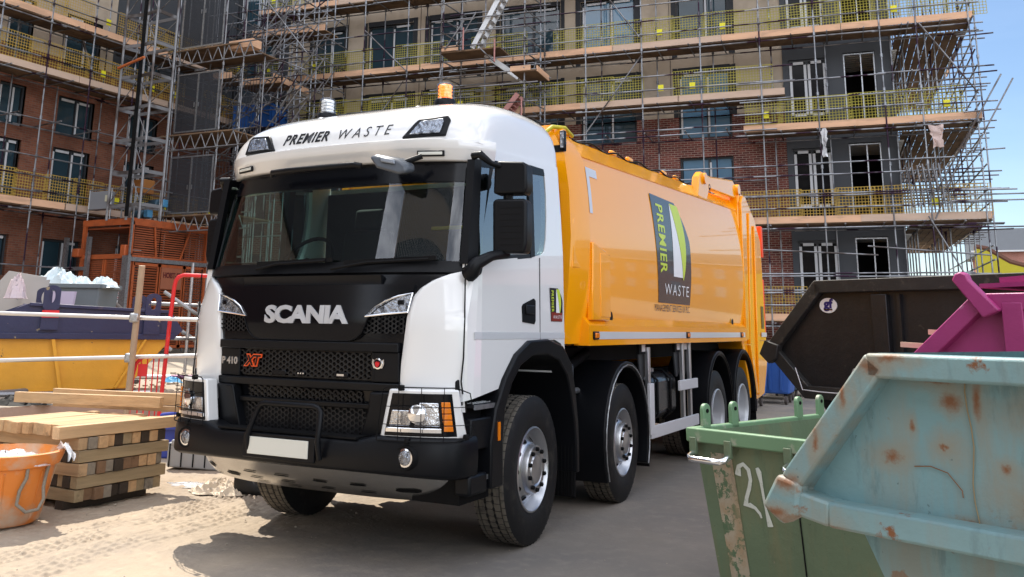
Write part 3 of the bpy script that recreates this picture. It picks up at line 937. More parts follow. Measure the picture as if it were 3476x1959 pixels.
def logo(side_fn, par, thin=0.002):
    """company panel; side_fn(a, u, o) maps a in 0..1 along, u in 0..1 up and o outwards to a point"""
    def card(lf, rf, u0, u1, o, m, name):
        b = MB()
        b.grid(lambda u, t: side_fn(lerp(lf(u), rf(u), t), u, o), lsp(u0, u1, 15), lsp(0, 1, 5))
        return b.build(name, m, par, 0)
    right = lambda u: 0.97+0.03*min(1, u/0.3) if u < 0.6 else 1.0-0.36*((u-0.6)/0.4)**1.5
    card(lambda u: 0.11*(1-u), right, 0, 1, thin, DECALK, 'logo_card')
    mid = lambda u: lerp(0.745, 0.49, ((u-0.24)/0.74)**1.6)
    card(lambda u: 0.485+0.0*u, mid, 0.26, 0.97, 2*thin, DECALW, 'logo_sail')
    card(mid, lambda u: lerp(0.76, 0.70, ((u-0.24)/0.74)) + 0.12*math.sin(math.pi*min(1, (u-0.24)/0.74))**0.8, 0.24, 0.975, 3*thin, DECALL, 'logo_sail')
    text_mb('PREMIER', 1.0, lambda a, u, o: side_fn(0.235-0.05*(0.60-a*0.155)+u*0.235, 0.605-a*0.158, 2*thin), bold=0.022, depth=0, space=1.12).build('logo_lettering', DECALL, par, 0)
    text_mb('WASTE', 1.0, lambda a, u, o: side_fn(0.59+a*0.178, 0.125+u*0.15, 2*thin), bold=-0.006, depth=0, space=1.25).build('logo_lettering', DECALW, par, 0)
MB().grid(lambda y, z: Vector((1.2429, y, z)), [0.236, 0.45], [1.602, 1.67]).build('logo_base', mat('dark_red_vinyl', (0.2, 0.02, 0.012, 1), 0.3, var=0.02), shell_o, 0)
logo(lambda a, u, o: Vector((1.2415+o, 0.205+a*0.25, 1.60+u*0.26)), shell_o, 0.0012)

# --- wheel arch, steps
for s in (-1, 1):
    b = MB()
    arc = [(-0.62, 0.50), (-0.63, 0.8), (-0.60, 1.0), (-0.50, 1.16), (-0.36, 1.28), (-0.16, 1.345), (0.1, 1.35), (0.32, 1.30), (0.48, 1.18), (0.56, 1.02), (0.63, 0.8), (0.66, 0.6), (0.66, 0.42)]
    arcO = [(-0.80, 0.50), (-0.80, 0.8), (-0.74, 1.0), (-0.60, 1.2), (-0.42, 1.36), (-0.2, 1.455), (0.12, 1.465), (0.40, 1.41), (0.57, 1.27), (0.65, 1.05), (0.70, 0.82), (0.72, 0.6), (0.72, 0.42)]
    n = len(arc)
    P = []
    for i in range(n):
        P += [(s*1.275, arcO[i][0], arcO[i][1]), (s*1.275, arc[i][0], arc[i][1]), (s*0.75, arc[i][0], arc[i][1]), (s*0.75, arcO[i][0], arcO[i][1])]
    fs = []
    for i in range(n-1):
        for j in range(4):
            fs.append((i*4+j, i*4+(j+1) % 4, (i+1)*4+(j+1) % 4, (i+1)*4+j))
    fs += [(3, 2, 1, 0), (n*4-4, n*4-3, n*4-2, n*4-1)]
    b.add(P, fs)
    wa = b.build('wheel_arch', BLACKP, T, 40, bevel=0.012)
    MB().box((s*1.277, -0.70, 0.86), (0.01, 0.03, 0.12)).build('side_reflector', AMBER, wa)
    # mud flap with a spiky inner face
    mf = MB()
    mf.box((s*1.0, 0.68, 0.62), (0.5, 0.02, 0.78))
    for i in range(16):
        mf.box((s*(0.78+0.03*i), 0.665, 0.62), (0.008, 0.02, 0.76))
    mf.build('mud_flap', BLACKM, wa, 0)
    # steps
    zst = 0.42 if s > 0 else 0.62
    st = MB().prism([(-1.02 if s > 0 else -0.8, zst), (-0.62, zst), (-0.62, 1.06), (-0.98 if s > 0 else -0.8, 1.06), (-1.03 if s > 0 else -0.8, 0.9)], (s*0.8, 0, 0), (0, 1, 0), (0, 0, 1), (s*0.36, 0, 0)).build('step_well', BLACKM, T, 20)
    for z in ((0.585, 1.035) if s > 0 else (1.035,)):
        sp = MB().box((s*1.12, -0.81, z), (0.24, 0.36, 0.03)).build('step', BLACKP, st, bevel=0.008)
        tr = MB()
        for i in range(9):
            for j in range(5):
                tr.box((s*(1.03+0.045*j), -0.96+0.038*i, z+0.017), (0.03, 0.008, 0.005), (0.7 if (i+j) % 2 else -0.7))
        tr.build('step_tread', GALV, st, 0)
        MB().box((s*1.245, -0.81, z-0.005), (0.012, 0.36, 0.03)).build('step_edge', GALV, st)
    MB().box((s*1.215, -0.82, 0.86), (0.06, 0.42, 0.2)).build('step_panel', BLACKP, T, bevel=0.012)
    if s > 0: MB().box((s*1.2, -0.94, 0.55), (0.12, 0.24, 0.13)).build('bumper_end', BLACKP, T, bevel=0.02)
    MB().prism([(-1.08, 1.04), (-0.96, 1.04), (-0.98, 1.2), (-1.06, 1.24), (-1.1, 1.2)], (s*1.12, 0, 0), (0, 1, 0), (0, 0, 1), (s*0.06, 0, 0)).build('lower_hinge_cover', BLACKP, T, 30, bevel=0.01)

# --- wheels
def tyre(s, w=0.275, r=0.525, block=False):
    b = MB()
    h = w/2
    pr = [(-h+0.02, 0.295), (-h, 0.33), (-h-0.006, 0.40), (-h, 0.47), (-h+0.012, 0.505), (-h+0.02, r-0.004)]
    b.lathe(pr, (0, 0, 0), 'X', 48, 0, False)
    cols = [-h+0.02]
    gro = [-0.085, -0.03, 0.03, 0.085]
    pt = [(-h+0.02, r-0.004), (-h+0.03, r)]
    for g in gro:
        pt += [(g-0.006, r), (g-0.006, r-0.014), (g+0.006, r-0.014), (g+0.006, r)]
    pt += [(h-0.03, r), (h-0.02, r-0.004)]
    b.lathe(pt, (0, 0, 0), 'X', 48, 1, False)
    b.lathe([(-a, c_) for a, c_ in pr[::-1]], (0, 0, 0), 'X', 48, 0, False)
    nb = 60
    for i in range(nb):
        t = 2*math.pi*i/nb
        for x, wd in ((-0.0575, 0.05), (0.0575, 0.05), (0.0, 0.05), (-0.105, 0.03), (0.105, 0.03)):
            tt = t + (0.03 if abs(x) > 0.1 else 0) + x*0.4
            b.box((x, -math.sin(tt)*(r-0.002), math.cos(tt)*(r-0.002)), (wd, 0.0035, 0.0052), 0, 0, rx=tt)
        for x in (-0.03, 0.03):
            b.box((x, -math.sin(t)*(r-0.003), math.cos(t)*(r-0.003)), (0.018, 0.024, 0.0068), 0, 0, rx=t)
    return b
def wheel(name, y, s, front):
    root = MB()
    x = s*1.072 if s > 0 else (-0.94 if front else -1.06)
    t_ = tyre(s)
    ty = t_.build('wheel', [RUBBER, TREAD], T, 50, fix=True)
    ty.location = (x, y, 0.523)
    if front: ty.rotation_euler = (0, 0, R(3.0))
    if front:
        pr = [(0.11, 0.303), (0.128, 0.303), (0.132, 0.292), (0.12, 0.283), (0.05, 0.272), (0.035, 0.262), (0.045, 0.235), (0.095, 0.19), (0.105, 0.178), (0.105, 0.172)]
        rm = MB().lathe([(s*a, r) for a, r in pr], (0, 0, 0), 'X', 40, 0, False).build('rim', ALU, ty, 50)
        hu = MB().lathe([(s*a, r) for a, r in [(0.02, 0.175), (0.135, 0.172), (0.15, 0.166), (0.152, 0.12), (0.14, 0.105), (0.155, 0.098), (0.158, 0.085), (0.16, 0.0)]], (0, 0, 0), 'X', 32).build('hub', ALU, ty, 40)
        for i in range(10):
            t = 2*math.pi*i/10
            d = MB().lathe([(0, 0.0), (0.001, 0.026)], (0, 0, 0), 'X', 14, 0, False)
            o_ = MB().add([(s*(0.0712+0.0045*math.cos(a) + 0.004), 0.212*math.cos(t)*1.0 + 0.021*(math.cos(a)*-0.75*math.cos(t) - math.sin(a)*math.sin(t)), 0.212*math.sin(t) + 0.021*(math.cos(a)*-0.75*math.sin(t) + math.sin(a)*math.cos(t))) if False else
                           (s*(0.07+0.0179*math.cos(a)+0.010), (0.2125-0.018*math.cos(a))*math.cos(t) - 0.024*math.sin(a)*math.sin(t), (0.2125-0.018*math.cos(a))*math.sin(t) + 0.024*math.sin(a)*math.cos(t)) for a in (2*math.pi*j/12 for j in range(12))], [tuple(range(12))]).build('rim_hole', BLACKM, ty, 0)
            t += 0.31
            MB().lathe([(s*0.14, 0.016), (s*0.170, 0.015), (s*0.174, 0.009)], (0, 0.143*math.cos(t), 0.143*math.sin(t)), 'X', 8).build('wheel_nut', BLACKM, ty, 40)
    else:
        pr = [(0.13, 0.303), (0.145, 0.303), (0.15, 0.292), (0.14, 0.282), (0.10, 0.272), (-0.05, 0.262), (-0.07, 0.25), (-0.075, 0.13), (0.0, 0.12), (0.03, 0.10), (0.035, 0.0)]
        MB().lathe([(s*a, r) for a, r in pr], (0, 0, 0), 'X', 40, 0, False).build('rim', SILVERP, ty, 50)
        t2 = tyre(s).build('inner_tyre', [RUBBER, TREAD], ty, 50)
        t2.location = (-s*0.34, 0, 0)
    return ty
for y, f in ((0, True), (1.94, True), (5.38, False), (6.74, False)):
    for s in (-1, 1):
        wheel('wheel', y, s, f)
        MB().tube((s*0.2, y, 0.52), (s*0.95, y, 0.52), 0.16, 14).build('axle', BLACKM, T)
# chassis
ch = MB()
for s in (-1, 1): ch.box((s*0.42, 3.6, 0.92), (0.09, 8.6, 0.28))
ch.box((0, 4.0, 1.3), (1.7, 7.0, 0.14))
ch.build('chassis', BLACKM, T)
gb = MB().box((0, 0.5, 0.95), (0.9, 1.2, 0.7)).build('gearbox', BLACKM, T, bevel=0.1)
# guards over the other wheels
for y, r0, rear in ((1.94, 0.62, False), (5.38, 0.655, True), (6.74, 0.655, True)):
    for s in (-1, 1):
        a0, a1 = (R(-28), R(205)) if not rear else (R(-12), R(192))
        b = MB()
        aa = lsp(a0, a1, 19)
        P = []
        for a in aa:
            for x, r in ((1.255, r0), (1.255, r0-0.05), (0.72, r0-0.045), (0.72, r0)):
                P.append((s*x, y - r*math.cos(a), 0.56 + r*math.sin(a)*1.12))
        n = len(aa)
        fs = []
        for i in range(n-1):
            for j in range(4):
                fs.append((i*4+j, i*4+(j+1) % 4, (i+1)*4+(j+1) % 4, (i+1)*4+j))
        fs += [(3, 2, 1, 0), (n*4-4, n*4-3, n*4-2, n*4-1)]
        b.add(P, fs)
        md = b.build('mudguard', BLACKP, T, 40, bevel=0.008)
        b = MB()
        b.path([(s*1.262, y-(r0-0.03)*math.cos(a), 0.56+(r0-0.03)*math.sin(a)*1.12) for a in aa], 0.007, 6)
        b.build('mudguard_bead', GALV if not rear else BLACKP, md, 60)
        if not rear or y > 6:
            MB().box((s*1.0, y+r0-0.02, 0.45), (0.5, 0.015, 0.42)).build('mud_flap', BLACKM, T)
# side guard, tank, valve box
TANKM = mat('tank_black', (0.012, 0.0125, 0.014, 1), 0.22, var=0.1, spec=0.6)
BRKT = mat('bracket_grey', (0.035, 0.038, 0.042, 1), 0.5, 0.3, var=0.2)
for s in (-1, 1):
    sg = MB()
    sg.box((s*1.2, 3.62, 0.53), (0.03, 1.75, 0.12)); sg.box((s*1.2, 2.78, 0.76), (0.035, 0.13, 0.5)); sg.box((s*1.2, 4.13, 0.94), (0.03, 0.72, 0.11))
    so = sg.build('side_guard', PALEGREY, T, bevel=0.006)
    for y in (2.80, 4.02, 4.30):
        MB().box((s*1.165, y, 1.03 if y > 3 else 1.12), (0.04, 0.07, 0.9 if y > 3 else 0.5)).build('guard_post', ALU, so, bevel=0.004)
        MB().prism([(-0.2, 0.17), (0.02, 0.17), (0.02, -0.12), (-0.06, -0.17), (-0.12, -0.17)], (s*1.11, y, 1.2), (0, 1, 0), (0, 0, 1), (s*0.02, 0, 0)).build('guard_bracket', BRKT, so, bevel=0.004)
        bb = MB().box((s*1.14, y-0.1, 1.36), (0.03, 0.24, 0.12)).build('bracket_box', BLACKM, so)
        MB().box((s*1.158, y-0.1, 1.36), (0.006, 0.1, 0.07)).build('paper_label', DECALW, so)
    tk = MB().prism([(0.62, 0.66), (0.70, 0.6), (1.04, 0.6), (1.12, 0.68), (1.12, 1.02), (1.04, 1.1), (0.70, 1.1), (0.62, 1.04)], (0, 2.95, 0), (s, 0, 0), (0, 0, 1), (0, 0.98, 0)).build('fuel_tank', TANKM, T, 40, bevel=0.03)
    for y in (3.2, 3.66):
        MB().path([(s*0.7, y, 1.112), (s*1.04, y, 1.112), (s*1.134, y, 1.02), (s*1.134, y, 0.68), (s*1.04, y, 0.588)], 0.014, 6).build('tank_strap', BLACKM, tk, 60)
    MB().lathe([(0, 0.06), (0.03, 0.06), (0.04, 0.05)], (s*0.98, 3.36, 1.1), 'Z', 18).build('filler_cap', ALU, tk, 40)
    MB().box((s*0.9, 1.05, 1.0), (0.3, 0.22, 0.5)).build('valve_box', mat('valve_grey', (0.05, 0.06, 0.07, 1), 0.5, var=0.1) if s < 0 else MATS['valve_grey'], T, bevel=0.03)
    MB().tube((s*0.95, 1.15, 1.0), (s*0.95, 1.45, 1.0), 0.028, 10).build('brake_rod', GALV, T)
BRASS = mat('yellow_valve', (0.6, 0.4, 0.03, 1), 0.4, 0.3, var=0.1)
MB().path([(1.0, 0.62, 1.36), (1.0, 0.85, 1.35), (1.02, 0.95, 1.34)], [0.035, 0.04, 0.03], 10).build('hydraulic_valve', BRASS, T, 50)
MB().path([(0.9, 0.75, 1.33), (0.95, 1.0, 1.2), (0.9, 1.4, 1.22), (0.85, 1.9, 1.32)], 0.05, 8).build('hydraulic_hose', BLACKM, T, 60)

# --- orange body
BY0, BY1 = 1.02, 7.05
def bodx(z, zt):
    """half width of the barrelled side: bottom 1.60 to the shoulder zt"""
    t = max(0, min(1, (z-1.58)/(zt-1.58)))
    return 1.185 + 0.065*math.sin(math.pi*min(1, t*0.95+0.02))**0.8 - 0.03*t
def ztop(y): return 3.06 + 0.036*(y-BY0)
for s in (1,):
    pass
bd = MB()
def side_o(s):
    def f(y, t):
        zt = ztop(y)
        z = lerp(1.60, zt, t)
        return Vector((s*bodx(z, zt), y, z))
    return f
yy = lsp(BY0, BY1, 14)
for s in (-1, 1):
    f = side_o(s)
    bd.shell(f, lambda y, t: f(y, t) - Vector((s*0.05, 0, 0)), yy, lsp(0, 1, 17))
body = bd.build('hopper_body', ORANGE, T, 60)
rl = MB()
for s in (-1, 1):
    # chamfered top rail
    rl.shell(lambda y, t: Vector((s*lerp(1.175, 1.06, t), y, ztop(y)+lerp(0.0, 0.17, t))), lambda y, t: Vector((s*lerp(1.12, 1.02, t), y, ztop(y)+lerp(-0.02, 0.13, t))), yy, [0, .5, 1])
    rl.box((s*1.17, (BY0+BY1)/2, 0), (0.001, 0.001, 0.001))
    # ledge and bottom rail
    rl.shell(lambda y, t: Vector((s*pw(t, [(0, 1.19), (.3, 1.255), (.35, 1.26), (1, 1.26)]), y, pw(t, [(0, 1.66), (.3, 1.58), (.35, 1.575), (1, 1.405)]))), lambda y, t: Vector((s*1.12, y, lerp(1.64, 1.405, t))), lsp(0.98, 6.95, 14), [0, .3, .35, 1])
rl.grid(lambda y, x: Vector((x, y, ztop(y)+0.17+0.05*(1-(x/1.06)**2))), yy, lsp(-1.06, 1.06, 9))
rl.build('body_rail', ORANGE, T, 35)
# front hoop and bulkhead
fh = MB()
prof = [(1.16, 1.42), (1.19, 1.60), (1.225, 1.9), (1.25, 2.3), (1.235, 2.7), (1.19, 3.02), (1.10, 3.2), (1.02, 3.28)]
def hoopo(i, t):
    x, z = prof[int(i)]
    return Vector((x, lerp(0.66, 1.04, t), z))
for s in (-1, 1):
    fh.shell(lambda i, t: Vector((s*prof[int(i)][0]*(0.985+0.02*min(1, t*2)), lerp(0.66, 1.03, t), prof[int(i)][1])), lambda i, t: Vector((s*(prof[int(i)][0]-0.1), lerp(0.66, 1.03, t), prof[int(i)][1]-0.02)), list(range(len(prof))), [0, 0.3, 1])
fh.box((0, 0.86, 3.24), (2.1, 0.38, 0.1))
fh.box((0, 0.72, 2.35), (2.3, 0.05, 1.8))
hoop = fh.build('front_hoop', ORANGE, T, 35)
MB().prism([(2.05, 0), (2.45, 0), (2.56, 0.1), (2.56, 0.2), (2.05, 0.2)], (1.215, 0.70, 0), (0, 0, 1), (0, 1, 0), (0.02, 0, 0)).build('hoop_panel', ORANGE, hoop, 20, bevel=0.01)
# long chamfer panel at the lower front of the side
MB().prism([(1.06, 1.62), (1.48, 1.62), (1.48, 2.16), (1.38, 2.24), (1.08, 2.30)], (1.205, 0, 0), (0, 1, 0), (0, 0, 1), (0.06, 0, 0)).build('body_locker', ORANGE, T, 20, bevel=0.012)
MB().box((1.267, 1.36, 1.93), (0.008, 0.24, 0.56)).build('locker_door', ORANGE, T, bevel=0.004)
# wheel cut-out skirt and rails underneath
MB().box((0, 3.9, 1.40), (2.2, 5.6, 0.03)).build('body_floor', BLACKM, T)
# stripe, side markers
MB().box((1.2615, 3.95, 1.49), (0.006, 5.75, 0.065)).build('reflective_stripe', REFLT, T, 0)
for y in (1.12, 3.95, 6.6):
    mk = MB().box((1.268, y, 1.49), (0.016, 0.12, 0.07)).build('side_marker', BLACKP, T, bevel=0.006)
    MB().box((1.28, y, 1.49), (0.016, 0.085, 0.045)).build('marker_lens', AMBER, mk, bevel=0.006)
def sidefn(y0, y1, z0, z1):
    def f(a, u, o):
        y = lerp(y0, y1, a)
        z = lerp(z0, z1, u)
        return Vector((bodx(z, ztop(y))+o, y, z))
    return f
MB().grid(lambda y, z: Vector((bodx(z, ztop(y))+0.004, y, z)), [1.10, 1.17], lsp(2.56, 2.98, 5)).build('corner_marking', REFLT, body, 0)
MB().grid(lambda y, z: Vector((bodx(z, ztop(y))+0.004, y, z)), [1.17, 1.36], lsp(2.90, 2.98, 3)).build('corner_marking', REFLT, body, 0)
logo(lambda a, u, o: Vector((bodx(lerp(1.83, 2.98, u), ztop(3.6))+0.002+o, lerp(2.88, 4.26, a), lerp(1.83, 2.98, u))), body, 0.0025)
text_mb('MANAGEMENT SERVICES UK PLC', 1.0, lambda a, u, o: Vector((bodx(1.77, 3.1)+0.006, 3.56+a*0.088, 1.772+u*0.105)), sx=1.0, bold=-0.003, depth=0).build('logo_lettering', DECALK, body, 0)
for y in (1.62, 6.3):
    MB().lathe([(0, 0.0), (0.002, 0.05)], (1.216, y, 1.655), 'X', 16, 0, False).build('drain_hole', BLACKM, body, 0)
# work lamp, loom and small lamps on top
wlo = MB().box((1.16, 0.66, 3.14), (0.05, 0.05, 0.17)).build('work_lamp', BLACKP, T, bevel=0.01)
MB().box((1.165, 0.632, 3.14), (0.03, 0.012, 0.14)).build('lamp_lens', LAMPGLASS, wlo)
MB().box((1.13, 0.655, 3.07), (0.12, 0.012, 0.06)).build('lamp_bracket', BLACKM, wlo)
MB().path([(0.95, 0.64, 2.96), (0.96, 0.62, 3.1), (1.0, 0.6, 3.2), (1.08, 0.62, 3.26), (1.12, 0.8, 3.28), (1.06, 1.1, 3.27)], 0.018, 8).build('cable_loom', mat('yellow_loom', (0.45, 0.4, 0.02, 1), 0.5, var=0.15), T, 60)
MB().path([(1.06, y, ztop(y)+0.185+0.02*math.sin(y*9)) for y in lsp(1.1, 5.0, 60)], 0.010, 6).build('cable', BLACKM, T, 60)
for y in (2.2, 2.7, 3.9, 4.4):
    MB().box((1.04, y, ztop(y)+0.2), (0.05, 0.14, 0.05)).build('roof_bracket', ORANGE, T, bevel=0.015)

# --- tailgate
tg = MB()
TGP = [(6.88, 1.42), (7.02, 1.2), (7.18, 0.95), (7.3, 0.60), (7.75, 0.55), (8.25, 0.60), (8.52, 0.98), (8.62, 1.2), (8.52, 1.6), (8.50, 2.4), (8.45, 2.95), (8.05, 3.28), (7.5, 3.55), (7.1, 3.56), (7.0, 3.3)]
tg.prism([(y, z) for y, z in TGP], (-1.2, 0, 0), (0, 1, 0), (0, 0, 1), (2.4, 0, 0))
tail = tg.build('tailgate', ORANGE, T, 25, bevel=0.015)
for s in (-1, 1):
    b = MB()
    b.prism([(7.0, 1.42), (7.18, 1.42), (7.32, 3.3), (7.16, 3.52), (7.02, 3.4)], (s*1.2, 0, 0), (0, 1, 0), (0, 0, 1), (s*0.045, 0, 0))
    b.prism([(7.22, 1.35), (7.34, 1.3), (7.62, 0.66), (7.5, 0.64)], (s*1.2, 0, 0), (0, 1, 0), (0, 0, 1), (s*0.05, 0, 0))
    b.prism([(7.22, 1.36), (7.32, 1.36), (7.60, 3.2), (7.50, 3.3)], (s*1.2, 0, 0), (0, 1, 0), (0, 0, 1), (s*0.05, 0, 0))
    b.prism([(7.75, 0.62), (7.85, 0.62), (8.0, 3.1), (7.92, 3.15)], (s*1.2, 0, 0), (0, 1, 0), (0, 0, 1), (s*0.03, 0, 0))
    b.prism([(7.9, 1.4), (8.4, 1.4), (8.36, 2.7), (8.05, 2.9)], (s*1.2, 0, 0), (0, 1, 0), (0, 0, 1), (s*0.018, 0, 0))
    b.build('tailgate_rib', ORANGE, tail, 25, bevel=0.01)
    MB().box((s*1.235, 8.25, 1.49), (0.01, 0.35, 0.065)).build('reflective_stripe', REFLT, tail)
    MB().box((s*1.222, 8.24, 1.75), (0.008, 0.16, 0.34)).build('tail_notice', DECALK, tail)
REDO = mat('signal_red', (0.75, 0.06, 0.01, 1), 0.4, var=0.05)
MB().box((1.17, 8.56, 2.95), (0.08, 0.1, 0.5)).build('tail_marker_board', REDO, tail, bevel=0.01)
MB().box((1.17, 8.62, 1.2), (0.08, 0.08, 0.22)).build('tail_lamp', REDO, tail, bevel=0.01)
MB().box((1.17, 8.56, 1.9), (0.06, 0.06, 0.9)).build('tail_marker_board', REDO, tail, bevel=0.01)
MB().lathe([(0, 0.05), (0.1, 0.06), (0.2, 0.05)], (1.1, 8.66, 1.6), 'Z', 14).build('tail_handle', mat('cream_plastic', (0.6, 0.52, 0.35, 1), 0.5, var=0.05), tail, 60)
# lifting arm on the roof edge
for s in (-1, 1):
    b = MB()
    b.prism([(4.95, 3.22), (5.06, 3.50), (5.2, 3.58), (5.6, 3.58), (6.9, 3.72), (7.1, 3.66), (7.15, 3.52), (7.0, 3.46), (5.55, 3.40), (5.4, 3.22)], (s*1.06, 0, 0), (0, 1, 0), (0, 0, 1), (s*0.1, 0, 0))
    ar = b.build('lift_arm', ORANGE, T, 25, bevel=0.02)
    MB().tube((s*1.1, 5.25, 3.50), (s*1.1, 7.05, 3.62), 0.055, 14).build('lift_ram', ORANGE, ar)
    MB().lathe([(s*1.04, 0.075), (s*1.19, 0.075)], (0, 5.28, 3.5), 'X', 18).build('arm_pin', ORANGE, ar)
    MB().lathe([(s*1.04, 0.085), (s*1.20, 0.085)], (0, 7.12, 3.60), 'X', 18).build('arm_pin', ORANGE, ar)
    MB().lathe([(s*1.155, 0.0), (s*1.163, 0.045)], (0, 5.55, 3.42), 'X', 14, 0, False).build('arm_hole', BLACKM, ar, 0)
# ================================================================== ground
def vnoise(nx, ny, cx, cy, seed):
    rg = np.random.RandomState(seed)
    g = rg.rand(cx+2, cy+2)
    x = np.linspace(0, cx, nx, endpoint=False); y = np.linspace(0, cy, ny, endpoint=False)
    xi = x.astype(int); yi = y.astype(int)
    xf = x-xi; yf = y-yi
    xf = xf*xf*(3-2*xf); yf = yf*yf*(3-2*yf)
    a = g[np.ix_(xi, yi)]; b = g[np.ix_(xi+1, yi)]; c = g[np.ix_(xi, yi+1)]; d = g[np.ix_(xi+1, yi+1)]
    xf = xf[:, None]; yf = yf[None, :]
    return (a*(1-xf)+b*xf)*(1-yf) + (c*(1-xf)+d*xf)*yf
def make_ground():
    X0, X1, Y0, Y1 = -3.4, 1.4, -3.2, 1.2
    nx = int(round((X1-X0)/0.0095))+1; ny = int(round((Y1-Y0)/0.015))+1
    xs = np.linspace(X0, X1, nx); ys = np.linspace(Y0, Y1, ny)
    XX, YY = np.meshgrid(xs, ys, indexing='ij')
    h = 0.016*(vnoise(nx, ny, 14, 10, 1)-.5) + 0.012*(vnoise(nx, ny, 48, 34, 2)-.5) + 0.009*(vnoise(nx, ny, 150, 104, 3)-.5) + 0.006*(vnoise(nx, ny, 300, 208, 4)-.5)
    amp = vnoise(nx, ny, 8, 7, 5)
    left = np.clip((-0.3-XX)/0.8, 0.12, 1)
    h = h*(0.25+0.75*left)
    def track(xa, ya, xb, yb, w, n, dep, seed, per):
        dx, dy = xb-xa, yb-ya
        L = math.hypot(dx, dy); dx /= L; dy /= L
        u = (XX-xa)*dx + (YY-ya)*dy
        v = (XX-xa)*dy - (YY-ya)*dx + 0.02*np.sin(u*1.7)
        m = np.clip((w/2-np.abs(v))/0.04, 0, 1)
        wob = (vnoise(nx, ny, 40, 30, seed+40)-.5)
        rid = np.clip(np.sin(v/w*n*2*math.pi + wob*1.5), -0.25, 1)
        lug = 0.62 + 0.38*np.sin(u*2*math.pi/per + np.floor(v/w*n)*1.9 + wob*5)
        k = np.clip(vnoise(nx, ny, 14, 11, seed)*2.4-0.75, 0, 1)*(0.6+0.8*vnoise(nx, ny, 70, 50, seed+70))
        return m*(rid*lug*dep*k - 0.008*k)
    h += track(-1.72, -2.3, -1.95, 0.4, 0.5, 7, 0.022, 11, 0.08)
    h += track(-1.15, -2.6, -1.5, 0.3, 0.42, 5, 0.017, 12, 0.09)
    h += track(-2.3, -2.4, -2.15, 0.4, 0.3, 5, 0.008, 13, 0.06)
    h += track(-0.45, -3.1, -0.9, -0.4, 0.4, 6, 0.008, 14, 0.08)
    h += track(2.1, -3.1, 1.6, 2.9, 0.35, 5, 0.003, 15, 0.08)
    edge = np.minimum(np.minimum(XX-X0, X1-XX), np.minimum(YY-Y0, Y1-YY))
    # flat where things stand
    h *= np.clip(edge/0.3, 0, 1)
    h -= 0.004*np.clip(edge/0.3, 0, 1)
    V = np.stack([XX.ravel(), YY.ravel(), h.ravel()], 1)
    idx = np.arange(nx*ny).reshape(nx, ny)
    q = np.stack([idx[:-1, :-1].ravel(), idx[1:, :-1].ravel(), idx[1:, 1:].ravel(), idx[:-1, 1:].ravel()], 1)
    B = 420.0
    ext = [(-B, -B), (X0, -B), (X1, -B), (B, -B), (-B, Y0), (B, Y0), (-B, Y1), (B, Y1), (-B, B), (X0, B), (X1, B), (B, B)]
    n0 = len(V)
    V = np.concatenate([V, np.array([(a, b, 0.0) for a, b in ext])])
    c00, c10, c01, c11 = idx[0, 0], idx[-1, 0], idx[0, -1], idx[-1, -1]
    e = lambda i: n0+i
    q2 = [(e(0), e(1), c00, e(4)), (e(2), e(3), e(5), c10), (c01, e(9), e(8), e(6)), (c11, e(7), e(11), e(10))]
    me = bpy.data.meshes.new('ground')
    faces = [tuple(int(i) for i in r) for r in q] + [tuple(int(i) for i in r) for r in q2]
    faces.append(tuple([int(e(1)), int(e(2))] + [int(i) for i in idx[::-1, 0]]))
    faces.append(tuple([int(i) for i in idx[:, -1]] + [int(e(10)), int(e(9))]))
    faces.append(tuple([int(e(4))] + [int(i) for i in idx[0, :]] + [int(e(6))]))
    faces.append(tuple([int(i) for i in idx[-1, ::-1]] + [int(e(5)), int(e(7))]))
    me.from_pydata([tuple(p) for p in V], [], faces)
    b_ = bmesh.new(); b_.from_mesh(me)
    bmesh.ops.recalc_face_normals(b_, faces=b_.faces[:])
    b_.faces.ensure_lookup_table()
    if b_.faces[0].normal.z < 0:
        bmesh.ops.reverse_faces(b_, faces=b_.faces[:])
    b_.to_mesh(me); b_.free()
    me.polygons.foreach_set('use_smooth', [True]*len(me.polygons))
    return me
GROUNDM = mat('dusty_ground', (0.39, 0.315, 0.235, 1), 0.95, c2=(0.31, 0.26, 0.21, 1), scale=0.5, lo=0.4, hi=0.65, var=0.14, vs=2.5, bump=0.35, bscale=34, c3=(0.42, 0.345, 0.26, 1), s3=7, lo3=0.5, hi3=0.75, spec=0.1)
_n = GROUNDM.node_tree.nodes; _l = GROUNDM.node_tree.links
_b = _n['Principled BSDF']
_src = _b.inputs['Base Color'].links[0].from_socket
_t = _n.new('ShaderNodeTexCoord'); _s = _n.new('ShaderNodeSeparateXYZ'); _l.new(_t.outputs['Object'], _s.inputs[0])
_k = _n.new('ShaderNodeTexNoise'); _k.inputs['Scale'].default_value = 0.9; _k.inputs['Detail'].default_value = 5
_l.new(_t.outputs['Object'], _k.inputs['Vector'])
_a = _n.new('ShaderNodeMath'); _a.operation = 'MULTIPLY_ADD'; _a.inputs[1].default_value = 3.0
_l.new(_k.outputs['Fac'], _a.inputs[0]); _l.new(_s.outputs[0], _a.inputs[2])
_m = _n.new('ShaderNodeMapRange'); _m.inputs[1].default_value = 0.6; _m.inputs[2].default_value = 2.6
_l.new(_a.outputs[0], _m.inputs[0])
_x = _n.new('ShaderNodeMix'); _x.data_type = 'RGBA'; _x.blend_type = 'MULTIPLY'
_x.inputs[7].default_value = (0.59, 0.65, 0.75, 1)     # darker and greyer on the right, sandy dust on the left
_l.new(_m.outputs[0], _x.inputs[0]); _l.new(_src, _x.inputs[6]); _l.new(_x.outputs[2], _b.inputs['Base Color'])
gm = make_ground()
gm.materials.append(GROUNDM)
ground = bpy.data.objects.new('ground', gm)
COL.objects.link(ground)
ground['kind'] = 'structure'
